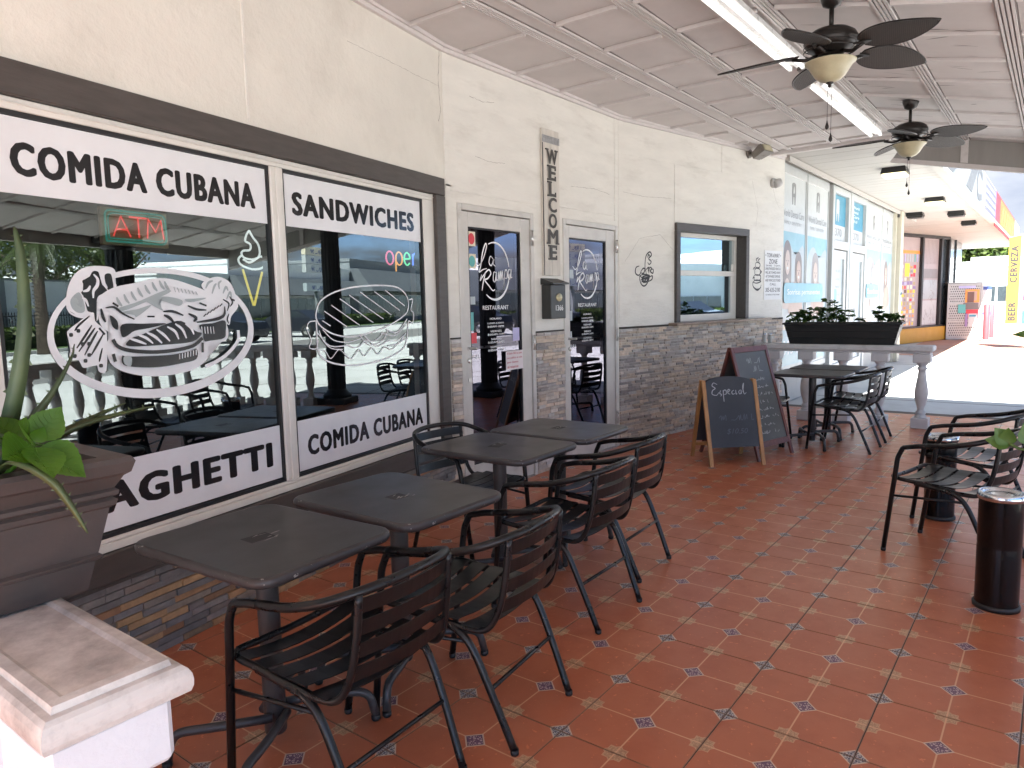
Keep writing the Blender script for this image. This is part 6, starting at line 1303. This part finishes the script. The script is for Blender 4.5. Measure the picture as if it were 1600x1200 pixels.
mb = MB(); mb.bbox(8.1, 8.6, -.06, .0, 3.20, 3.345, .01); mb.build('dark_bracket', 'darkplastic', dn)

# ------------------------------------------------------------------ convenience store beyond, angled
st = thing('convenience_store', 'convenience store front with black framed windows covered in colourful posters over a yellow base', 'shopfront', mw=FS)
mb = MB(); mb.box(-3.2, 2.95, .10, .3, 0, 3.36); mb.build('backing_wall', 'interior', st)
mb = MB(); mb.bbox(-3.2, 2.92, -.06, .1, 0, .45, .01); mb.build('base_panel', 'yellow', st)
mb = MB(); mb.bbox(-3.2, 2.92, -.02, .1, .452, .50, .004); mb.bbox(-3.2, 2.92, -.02, .1, 3.26, 3.345, .004)
for a in (-3.2, -1.5, .96, 2.28, 2.84): mb.bbox(a, a+.11, -.03, .1, .501, 3.259, .004)
mb.build('window_frame', 'black_frame', st)
q = random.Random(3)
bay = flatbox(st, -1.38, .95, .51, 3.25, .06, 'p_mauve', 'window_pane')
cols_ = ['p_orange', 'p_yellow', 'p_lilac', 'p_purple', 'p_mauve', 'p_white', 'p_red', 'p_tan', 'p_cream', 'p_hair2', 'p_skin2', 'p_brown']
for k in range(-1, 11):
    for j in range(15):
        a = -1.34+.19*k*1.0; z = .55+.125*j
        if a > .80: continue
        m_ = q.choice(cols_) if j > 5 else q.choice(('p_yellow', 'p_cream', 'p_orange', 'p_mauve', 'p_tan'))
        flatbox(bay, max(-1.36, a+q.uniform(0, .03)), min(.94, a+q.uniform(.10, .20)), z, z+q.uniform(.07, .125), .058-.0005*((k+j) % 5), m_, 'poster')
flatbox(bay, .0, .30, 2.05, 2.45, .0545, 'p_yellow', 'poster'); flatbox(bay, -1.35, .94, 2.75, 2.85, .054, 'p_orange', 'shelf_strip')
for k in range(14): flatbox(bay, -1.32+.16*k, -1.24+.16*k, 2.5, 2.74, .0548, q.choice(('p_teal', 'p_pale', 'p_lilac')), 'poster')
bay = flatbox(st, 1.08, 2.27, .51, 3.25, .06, 'p_mauve', 'window_pane')
flatbox(bay, 1.12, 2.24, 1.35, 1.95, .057, 'p_pale', 'poster'); flatbox(bay, 1.12, 2.24, 2.0, 2.3, .057, 'p_hair2', 'poster'); flatbox(bay, 1.12, 2.24, .55, 1.3, .057, 'p_white', 'poster')
mb = MB()
for k in range(12): mb.box(1.12+.095*k, 1.135+.095*k, .0535, .0555, 2.45, 3.22)
for k in range(26):
    a = q.uniform(1.15, 2.0); z = q.uniform(.6, 2.3); P = [(a, z), (a+q.uniform(0, .2), z+q.uniform(-.2, .2)), (a+q.uniform(.05, .2), z+q.uniform(-.3, .3))]; mb.ribbon([(u.x, u.y) for u in cr([(c, d, 0) for c, d in P], 4)], .012, .0535-.0001*k)
mb.build('poster_lines', 'p_hair2', bay)
flatbox(st, 2.40, 2.83, .51, 3.25, .06, 'farglass', 'window_pane')
mb = MB(); mb.bbox(27.72, 31.5, 2.97, 3.2, 0, 3.34, .01); mb.bbox(27.70, 27.80, 2.94, 3.0, 0, 3.34, .01); mb.bbox(29.4, 29.5, 2.93, 3.0, 0, 3.34, .01)
t = mb.build('corner_glazing', 'farglass'); t['label'] = 'narrow dark glazing past the corner of the convenience store'; t['category'] = 'window'
mb = MB(); mb.box(21.7, 60, 5.2, 14, 0, 4.0)
t = mb.build('store_block', 'bldg'); t['label'] = 'rear block of the shopping strip behind the store windows'; t['category'] = 'building'

# parapet signs
def band(x0, x1, z0, z1, mat, par, y=1.438, name='panel'):
    mb = MB(); mb.box(x0, x1, y-.02, y-.0005, z0, z1); return mb.build(name, mat, par)
t = thing('parapet_sign', 'pale fascia sign with large grey letters on the parapet', 'sign')
b_ = band(11.5, 18.7, 3.34, 4.06, 'f_white', t); FP = frame_at(0, 1.418, 1, 0)
for P in ([(11.7, 3.36), (13.2, 3.36), (15.4, 3.98), (14.2, 3.98)], [(15.2, 3.40), (16.2, 3.38), (17.3, 3.95), (16.5, 4.02)]):
    mb = MB(); mb.prism(P, 1.4135, 1.4170); mb.build('emblem', 'f_grey', t)
mb = MB(); mb.ribbon([(q.x, q.y) for q in cr([(18.3, 3.9, 0), (17.6, 3.98, 0), (17.2, 3.7, 0), (17.5, 3.45, 0), (18.3, 3.5, 0)], 5)], .12, 1.4135); mb.build('emblem', 'f_grey', t)
t = thing('parapet_sign', 'lilac and yellow bordered sign panel on the parapet beside the red and orange sign', 'sign')
band(18.75, 22.3, 3.28, 4.08, 'f_cream', t); band(18.95, 22.1, 3.34, 4.02, 'f_lilac', t, 1.417, 'print')
mb = MB()
for k in range(4):
    x = 19.1
    while x < 21.8: l = rnd.uniform(.15, .5); mb.box(x, x+l, 1.392, 1.3965, 3.86-.155*k, 3.94-.155*k); x += l+.08
mb.build('lettering', 'f_white', t, kind='stuff')
t = thing('parapet_sign', 'red and orange sign panel with rounded end at the far tip of the parapet', 'sign')
band(22.35, 24.1, 3.20, 4.08, 'f_red', t); band(24.1, 31.5, 3.26, 4.04, 'f_orange', t, 1.437, 'print'); band(24.05, 31.8, 3.20, 4.08, 'f_red', t, 1.440)
mb = MB()
for k in range(6): mb.prism([(24.8+1.05*k, 3.42), (25.0+1.05*k, 3.42), (25.5+1.05*k, 3.9), (25.3+1.05*k, 3.9)], 1.4120, 1.4165)
mb.build('lettering', 'f_yellow', t, kind='stuff')

# ------------------------------------------------------------------ exchange cage, bollards, banner
t = thing('gas_cage', 'grey perforated gas bottle cage with picture stickers beside the red bollards', 'cage', (27.62, 2.46, 0), R(-64))
mb = MB(); mb.box(-.50, .50, .04, .75, .02, 1.78); mb.build('cabinet', 'interior', t)
mb = MB(); w = .035
for q_ in ((-.52, -.52+.06, 0, 1.82), (.46, .52, 0, 1.82), (-.459, .459, 1.75, 1.82), (-.459, .459, 0, .08), (-.459, .459, 1.14, 1.20), (-.459, .459, .56, .62)): mb.bbox(q_[0], q_[1], -.01, .03, q_[2], q_[3], .004)
mb.build('frame', 'cage', t)
mb = MB(); r = 0; z = .08
while z < 1.74:
    mb.box(-.459, .459, .0, .012, z, z+.045); a = -.459+(.03 if r % 2 else 0)
    while a < .45: mb.box(a, a+.030, .0005, .0115, z+.0455, z+.0785); a += .062
    z += .079; r += 1
mb.build('perforated_sheet', 'cage', t, kind='stuff')
mb = MB(); mb.bbox(-.52, .52, .031, .78, 1.821, 1.86, .01); mb.build('roof', 'cage', t)
M0 = Matrix(); 
def fb(x0, x1, z0, z1, mat, y=-.012, nm='sticker'): mb = MB(); mb.box(x0, x1, y-.003, y, z0, z1); return mb.build(nm, mat, t)
fb(.0, .42, 1.20, 1.62, 'p_orange'); fb(.08, .34, 1.26, 1.56, 'p_skin', -.0155); fb(.06, .26, 1.20, 1.54, 'p_brown', -.019); fb(-.05, .40, .98, 1.19, 'p_hair'); fb(-.20, .02, .86, 1.14, 'p_teal', -.016); fb(.05, .4, .70, .97, 'p_red', -.0125); fb(.12, .36, .42, .84, 'p_white', -.0165); fb(.02, .10, .42, .84, 'p_purple', -.017); fb(.14, .34, .74, .80, 'p_blue', -.020); fb(-.2, .3, 1.66, 1.74, 'p_lilac')
t = thing('ice_freezer', 'white ice freezer with blue and white lettered side between the cage and the bollards', 'freezer', (27.9, 1.92, 0), R(-64))
mb = MB(); mb.bbox(-.17, .17, .0, .7, .05, 1.72, .02); mb.bbox(-.15, .15, .02, .68, 0, .049, .005); mb.build('body', 'aluwhite', t)
for z0, z1, m_ in ((1.60, 1.72, 'p_navy'), (1.52, 1.58, 'p_white'), (.80, .88, 'p_navy')): fb(-.165, .165, z0, z1, m_, -.0005, 'stripe')
hand(t, Matrix(), [(-.14, 1.34, .14, .16), (-.15, 1.16, .15, .12), (-.14, 1.04, .12, .06)], 'ink', .014, -.004)
mb = MB()
for k in range(13): mb.box(-.13, .10, -.004, -.0005, .12+.05*k, .135+.05*k)
mb.build('grille', 'galv', t)
for k, (x, y, lb) in enumerate(((26.95, 1.80, 'red painted bollard, the nearer of the pair beside the ice freezer'), (28.3, 1.76, 'red painted bollard, the farther of the pair beside the ice freezer'))):
    t = thing('bollard', lb, 'bollard', (x, y, 0), 0, 'red bollards'); mb = MB(); mb.lathe([(.085, 0), (.085, 1.12), (.06, 1.15), (0, 1.165)], 20, cap=False); mb.build('post', 'bollard', t); mb = MB(); mb.lathe([(.11, 0), (.11, .02), (.086, .03)], 20); mb.build('base', 'concrete', t)
t = thing('feather_banner', 'tall feather banner reading BEER CERVEZA on a yellow edge', 'banner', (23.5, .78, 0), R(-90+2))
mb = MB(); mb.tube(cr([(.48, 0, 0), (.50, 0, 1.2), (.50, 0, 2.2), (.42, 0, 2.75), (.22, 0, 3.02), (-.06, 0, 3.08)], 6), .014, 8); mb.build('pole', 'darkplastic', t)
mb = MB(); mb.lathe([(.25, 0), (.25, .04), (.05, .07)], 20, Matrix.Translation((.48, 0, 0))); mb.build('base', 'darkplastic', t)
mb = MB(); mb.prism([(-.37, .50), (.47, .56), (.48, 2.2), (.40, 2.72), (.21, 2.98), (-.10, 3.03), (-.36, 2.95)], -.003, .003); cl = mb.build('cloth', 'flagcloth', t)
mb = MB(); mb.prism([(-.375, .66), (-.10, .68), (-.10, 3.0), (-.365, 2.94)], -.0065, -.0035); mb.build('stripe', 'f_yellow', cl)
text('lettering', 'BEER', -.235-.25, -.0075, 1.01, .50, .17, 'ink', cl, bold=.10, rot=0).matrix_local = Matrix.Translation((-.15, -.0075, .74)) @ Matrix.Rotation(R(-90), 4, 'Y')
text('lettering', 'CERVEZA', 0, -.0075, 0, .98, .17, 'ink', cl, bold=.10).matrix_local = Matrix.Translation((-.15, -.0075, 1.75)) @ Matrix.Rotation(R(-90), 4, 'Y')
for z, m_, m2 in ((2.15, 'p_orange', 'p_cream'), (1.62, 'p_green', 'p_red'), (1.28, 'p_red', 'p_white'), (.66, 'p_blue', 'p_white')):
    h = .34 if m_ != 'p_red' else .14; flatbox(cl, .0, .26, z, z+h, -.0035, m_, 'print', .002); flatbox(cl, .05, .21, z+h*.25, z+h*.75, -.0056, m2, 'print', .002)
text('lettering', 'Sprint', .02, -.0045, 2.58, .26, .08, 'p_navy', cl)

# ------------------------------------------------------------------ buildings, trees, cars around
def building(name, label, x0, x1, y0, y1, h, mat, wins=(), awn=None, ridge=None, front='x'):
    "front 'x': windows on the face at x0 ; front 'y': windows on the face at y1 (towards the arcade)"
    t = thing(name, label, 'building', (0, 0, 0))
    mb = MB(); mb.box(x0, x1, y0, y1, -.01, h); mb.build('wall', mat, t)
    mb = MB(); mb.box(x0-.08, x1+.08, y0-.08, y1+.08, h-.16, h+.10); mb.build('parapet_cap', mat, t)
    for (a, b, z0, z1) in wins:
        mb = MB(); mg = MB()
        if front == 'x':
            mb.box(x0-.06, x0-.001, a, b, z0, z1); w = mb.build('window', 'aluwhite', t)
            n = max(1, round((b-a)/1.1)); s = (b-a)/n
            for k in range(n): mg.box(x0-.075, x0-.0605, a+s*k+.05, a+s*(k+1)-.05, z0+.06, z1-.06)
        else:
            mb.box(a, b, y1+.001, y1+.06, z0, z1); w = mb.build('window', 'aluwhite', t)
            n = max(1, round((b-a)/1.3)); s = (b-a)/n
            for k in range(n): mg.box(a+s*k+.05, a+s*(k+1)-.05, y1+.0605, y1+.075, z0+.06, z1-.06)
        mg.build('pane', 'farglass', w)
    if awn:
        a, b, z0, z1, dpt, m_ = awn; mb = MB(); ypoly(mb, [(y1+.005, z0), (y1+dpt, z0), (y1+dpt*.35, z1), (y1+.005, z1)], a, b); mb.build('awning', m_, t)
    return t
building('white_building', 'low white rendered building with a dark window beyond the beer banner', 44, 51.5, -6, 6.4, 3.0, 'bldg', [(1.55, 3.6, 1.0, 1.88), (-3.5, -.5, 1.0, 1.9)])
mb = MB(); mb.box(46, 51, -6, 3.9, 3.0, 3.40); t = mb.build('roof_block', 'bldg'); t['label'] = 'raised white upper block on the roof of the low building beyond the banner'; t['category'] = 'building'
mb = MB(); mb.box(41.8, 43.99, -6, 7, -.01, .14); mb.box(40.5, 41.79, -6, 7, -.01, .06); o = mb.build('pavement', 'concrete'); o['kind'] = 'structure'
# across the street (seen in the glass)
wl_ = thing('boundary_wall', 'long pale rendered boundary wall across the street under the trees', 'wall')
mb = MB(); mb.box(6, 33.5, -25.4, -25.1, -.01, 3.05); mb.build('wall_panel', 'bldg', wl_); mb = MB(); mb.box(6, 33.5, -25.45, -25.05, 3.051, 3.13); mb.build('coping', 'bldg2', wl_)
for x in range(8, 34, 4): mb = MB(); mb.box(x, x+.35, -25.09, -24.95, -.01, 3.05); mb.build('pilaster', 'bldg2', wl_)
ft = thing('iron_fence', 'black iron railing fence in front of the boundary wall across the street', 'fence')
for x in range(20, 34):
    for k in range(7):
        mb = MB(); mb.box(x+k/7-.013, x+k/7+.013, -24.3, -24.274, .05, 1.6); mb.build('picket', 'black_frame', ft)
for z in (.25, 1.4): mb = MB(); mb.box(20, 34, -24.35, -24.312, z, z+.05); mb.build('crossbar', 'black_frame', ft)
building('shop_building', 'plain white shop building across the street, mirrored in the serving window', 33.8, 40.1, -40, -25, 3.75, 'bldg', [(34.5, 39.8, .2, 1.75)], None, front='y')
building('shop_building', 'white shop building across the street with grey awning', 40.2, 57, -40, -25, 4.7, 'bldg', [(41, 46, .4, 2.3), (47, 56, .4, 2.3)], (40.2, 57, 2.45, 3.75, 1.6, 'awning'), front='y')
building('shop_building', 'long grey shop building farther along the street with a dark awning', 57.2, 112, -40, -25, 5.7, 'bldg2', [(58.5, 74, .4, 2.6), (78, 94, .4, 2.6)], (57.2, 112, 2.9, 4.9, 2.2, 'awning'), front='y')
sg = thing('roadside_sign', 'tall roadside sign board with green and blue lettered panels across the street', 'sign', (44.5, -21, 0), 0)
mb = MB(); mb.box(-.12, .12, -.12, .12, 0, 3.0); mb.build('post', 'bldg2', sg)
for z, m_ in ((5.6, 'p_cream'), (5.0, 'p_white'), (4.4, 'p_white'), (3.1, 'p_pale')):
    mb = MB(); mb.box(-1.5, 1.5, -.15, .15, z-.45, z+.1); pn = mb.build('panel', m_, sg); hand(pn, Matrix(), [(-1.3, z-.35, 1.3, .3)], 'p_navy', .05, .155)
def crown(mb, cx, cy, cz_, rx, rz, n, ls, q):
    lumps = [(cx+q.uniform(-.6, .6)*rx, cy+q.uniform(-.6, .6)*rx, cz_+q.uniform(-.55, .6)*rz, q.uniform(.28, .55)) for _ in range(13)]
    for k in range(n):
        lx_, ly, lz, lr = q.choice(lumps); u = Vector((q.gauss(0, 1), q.gauss(0, 1), q.gauss(0, 1))).normalized()*(q.random()**.4)
        c = Vector((lx_+u.x*lr*rx, ly+u.y*lr*rx, lz+u.z*lr*rz)); a = Vector((q.gauss(0, 1), q.gauss(0, 1), q.gauss(0, .6))).normalized()*ls*q.uniform(.6, 1.2)
        b = a.cross(Vector((q.gauss(0, 1), q.gauss(0, 1), q.gauss(0, 1)))).normalized()*ls*.45; v = q.uniform(.55, 1.45); mb.cur = (v, v*q.uniform(.9, 1.1), v*.9)
        mb.add([c-a, c+b, c+a, c-b], [(0, 1, 2, 3)])
def tree(x, y, h, r, label, seed, n=2600, ls=.16):
    q = random.Random(seed); t = thing('broadleaf_tree', label, 'tree', (x, y, 0), 0, 'green broadleaf trees')
    mb = MB(); mb.tube(cr([(0, 0, 0), (.1, .05, h*.25), (0, 0, h*.5), (.1, 0, h*.75)], 4), [.22*(1-.06*k) for k in range(13)], 9)
    for k in range(6): a = k*1.1; mb.tube(cr([(0, 0, h*.38), (math.cos(a)*r*.35, math.sin(a)*r*.35, h*.58), (math.cos(a)*r*.7, math.sin(a)*r*.7, h*.72)], 3), [.10, .09, .08, .07, .06, .05, .03], 6)
    mb.build('trunk', 'bark', t); mb = MB(); crown(mb, 0, 0, h*.68, r, h*.36, n, ls, q); mb.build('crown', 'treeleaf', t)
tree(54, 5.6, 5.9, 2.4, 'leafy tree rising behind the low white building in the distance', 3, 4200, .22)
tree(53, 3.3, 4.75, 1.7, 'smaller leafy tree behind the low white building, nearer the banner', 4, 2600, .22)
for k, (x, h, r) in enumerate(((20, 6.6, 3.0), (25.5, 5.9, 2.8), (29.5, 6.3, 2.8), (34.5, 6.8, 2.6), (47, 7.2, 2.0))):
    tree(x, -28.5 if k < 4 else -42, h, r, ('bushy tree behind the boundary wall across the street, first from the near end', 'bushy tree behind the boundary wall, second from the near end', 'bushy tree behind the boundary wall, third from the near end', 'bushy tree at the corner of the boundary wall and the white shop building', 'tree top showing over the white shop building')[k], 20+k, 2400, .17)
t = thing('palm_tree', 'palm tree with a ringed trunk on the grass verge across the street', 'tree', (20.4, -18.6, 0))
mb = MB(); mb.tube([(0, 0, 0), (.05, 0, 2), (0, .05, 4.3)], [.24, .19, .17], 12)
for k in range(28): mb.lathe([(.2, -.02), (.225-.001*k, 0), (.2, .02)], 10, Matrix.Translation((0, 0, .2+k*.145)), cap=False)
mb.build('trunk', 'bark', t); q = random.Random(5)
for k in range(26):
    a = q.uniform(0, 6.28); e = q.uniform(-.5, 1.1); L_ = q.uniform(1.5, 2.1); P = [Vector((0, 0, 4.3))]
    for i in range(1, 9): f = i/8; P.append(Vector((math.cos(a)*L_*f, math.sin(a)*L_*f, 4.3+e*L_*f*.6-1.3*f*f)))
    mb = MB(); mb.cur = (.9, .9, .8)
    for i in range(1, 9):
        d = (P[i]-P[i-1]).normalized(); s = d.cross(Vector((0, 0, 1))).normalized()
        for w in range(3):
            c = P[i-1].lerp(P[i], w/3)
            for sg_ in (-1, 1): tip = c+s*sg_*.55*(1.1-i/10)+d*.35-Vector((0, 0, .22)); mb.add([c, c+d*.05, tip], [(0, 1, 2)])
    mb.build('frond', 'treeleaf', t)
hg = MB(); q = random.Random(8)
for k in range(9000):
    c = Vector((q.uniform(14, 60), -22.6+q.uniform(-.5, .5), q.uniform(.05, .95))); a = Vector((q.gauss(0, 1), q.gauss(0, 1), q.gauss(0, 1))).normalized()*.11; b = a.cross(Vector((q.gauss(0, 1), q.gauss(0, 1), q.gauss(0, 1)))).normalized()*.06; v = q.uniform(.6, 1.5); hg.cur = (v, v, v*.8); hg.add([c-a, c+b, c+a, c-b], [(0, 1, 2, 3)])
hg.cur = (.5, .5, .4); hg.box(14, 60, -22.95, -22.25, 0, .8)
o = hg.build('hedge', 'treeleaf'); o['label'] = 'long clipped green hedge on the verge across the street'; o['category'] = 'hedge'
def make_car():
    t = thing('parked_car', '', 'car')
    prof = [(-2.2, .32), (-2.22, .62), (-2.05, .84), (-1.25, .95), (-.55, 1.38), (.75, 1.42), (1.55, 1.0), (2.1, .92), (2.2, .6), (2.15, .32)]
    mb = MB(); n = len(prof); W_ = .86; vs = []
    for y, k in ((-W_, 1), (-W_+.04, 1.0), (W_-.04, 1), (W_, 1)):
        for x, z in prof: ins = .16*max(0, (z-.95))/.45; yy_ = y*(1-ins); vs.append((x*(.985 if abs(y) == W_ else 1), yy_, z if abs(y) != W_ else .32+(z-.32)*.985))
    fs = [(r*n+k, (r+1)*n+k, (r+1)*n+(k+1) % n, r*n+(k+1) % n) for r in range(3) for k in range(n)]+[tuple(range(n)), tuple(range(4*n-1, 3*n-1, -1))]
    mb.add(vs, fs); mb.build('body', 'carpaint', t)
    for s in (-1, 1):
        mb = MB(); P = [(-1.12, .97), (-.52, 1.31), (.05, 1.335), (.05, .98)]; mb.prism(P, s*.80-.02, s*.80+.02); mb.prism([(.10, .98), (.10, 1.335), (.70, 1.34), (1.30, 1.0)], s*.80-.02, s*.80+.02); mb.build('side_window', 'farglass', t)
        for x in (-1.4, 1.35):
            mb = MB(); M_ = Matrix.Translation((x, s*.80, .33)) @ Matrix.Rotation(R(90), 4, 'X'); mb.lathe([(.20, -.1), (.33, -.1), (.34, -.06), (.34, .06), (.33, .1), (.20, .1)], 20, M_); wh = mb.build('wheel', 'tyre', t)
            mb = MB(); mb.lathe([(.0, .105), (.19, .103), (.2, .09), (.2, -.09), (.19, -.103), (0, -.105)], 16, M_, cap=False); mb.build('rim', 'steel', wh)
    mb = MB(); mb.add([(-1.22, -.70, .975), (-1.22, .70, .975), (-.58, .62, 1.372), (-.58, -.62, 1.372)], [(3, 2, 1, 0)]); mb.add([(-1.24, -.70, .985), (-1.24, .70, .985), (-.60, .62, 1.385), (-.60, -.62, 1.385)], [(0, 1, 2, 3)]); mb.build('windscreen', 'farglass', t)
    return t
car0 = make_car()
for x, y, d, lb in ((23.0, -16.0, 90, 'dark parked car across the street, nearest the palm tree'), (27.2, -16.2, 88, 'dark parked car across the street, second from the palm tree'), (33.0, -15.8, 92, 'dark parked car across the street in front of the white shop building'), (60, -15.8, 90, 'dark parked car far along the street by the grey shop building')):
    place(car0, x, y, d, lb, 'cars parked across the street')
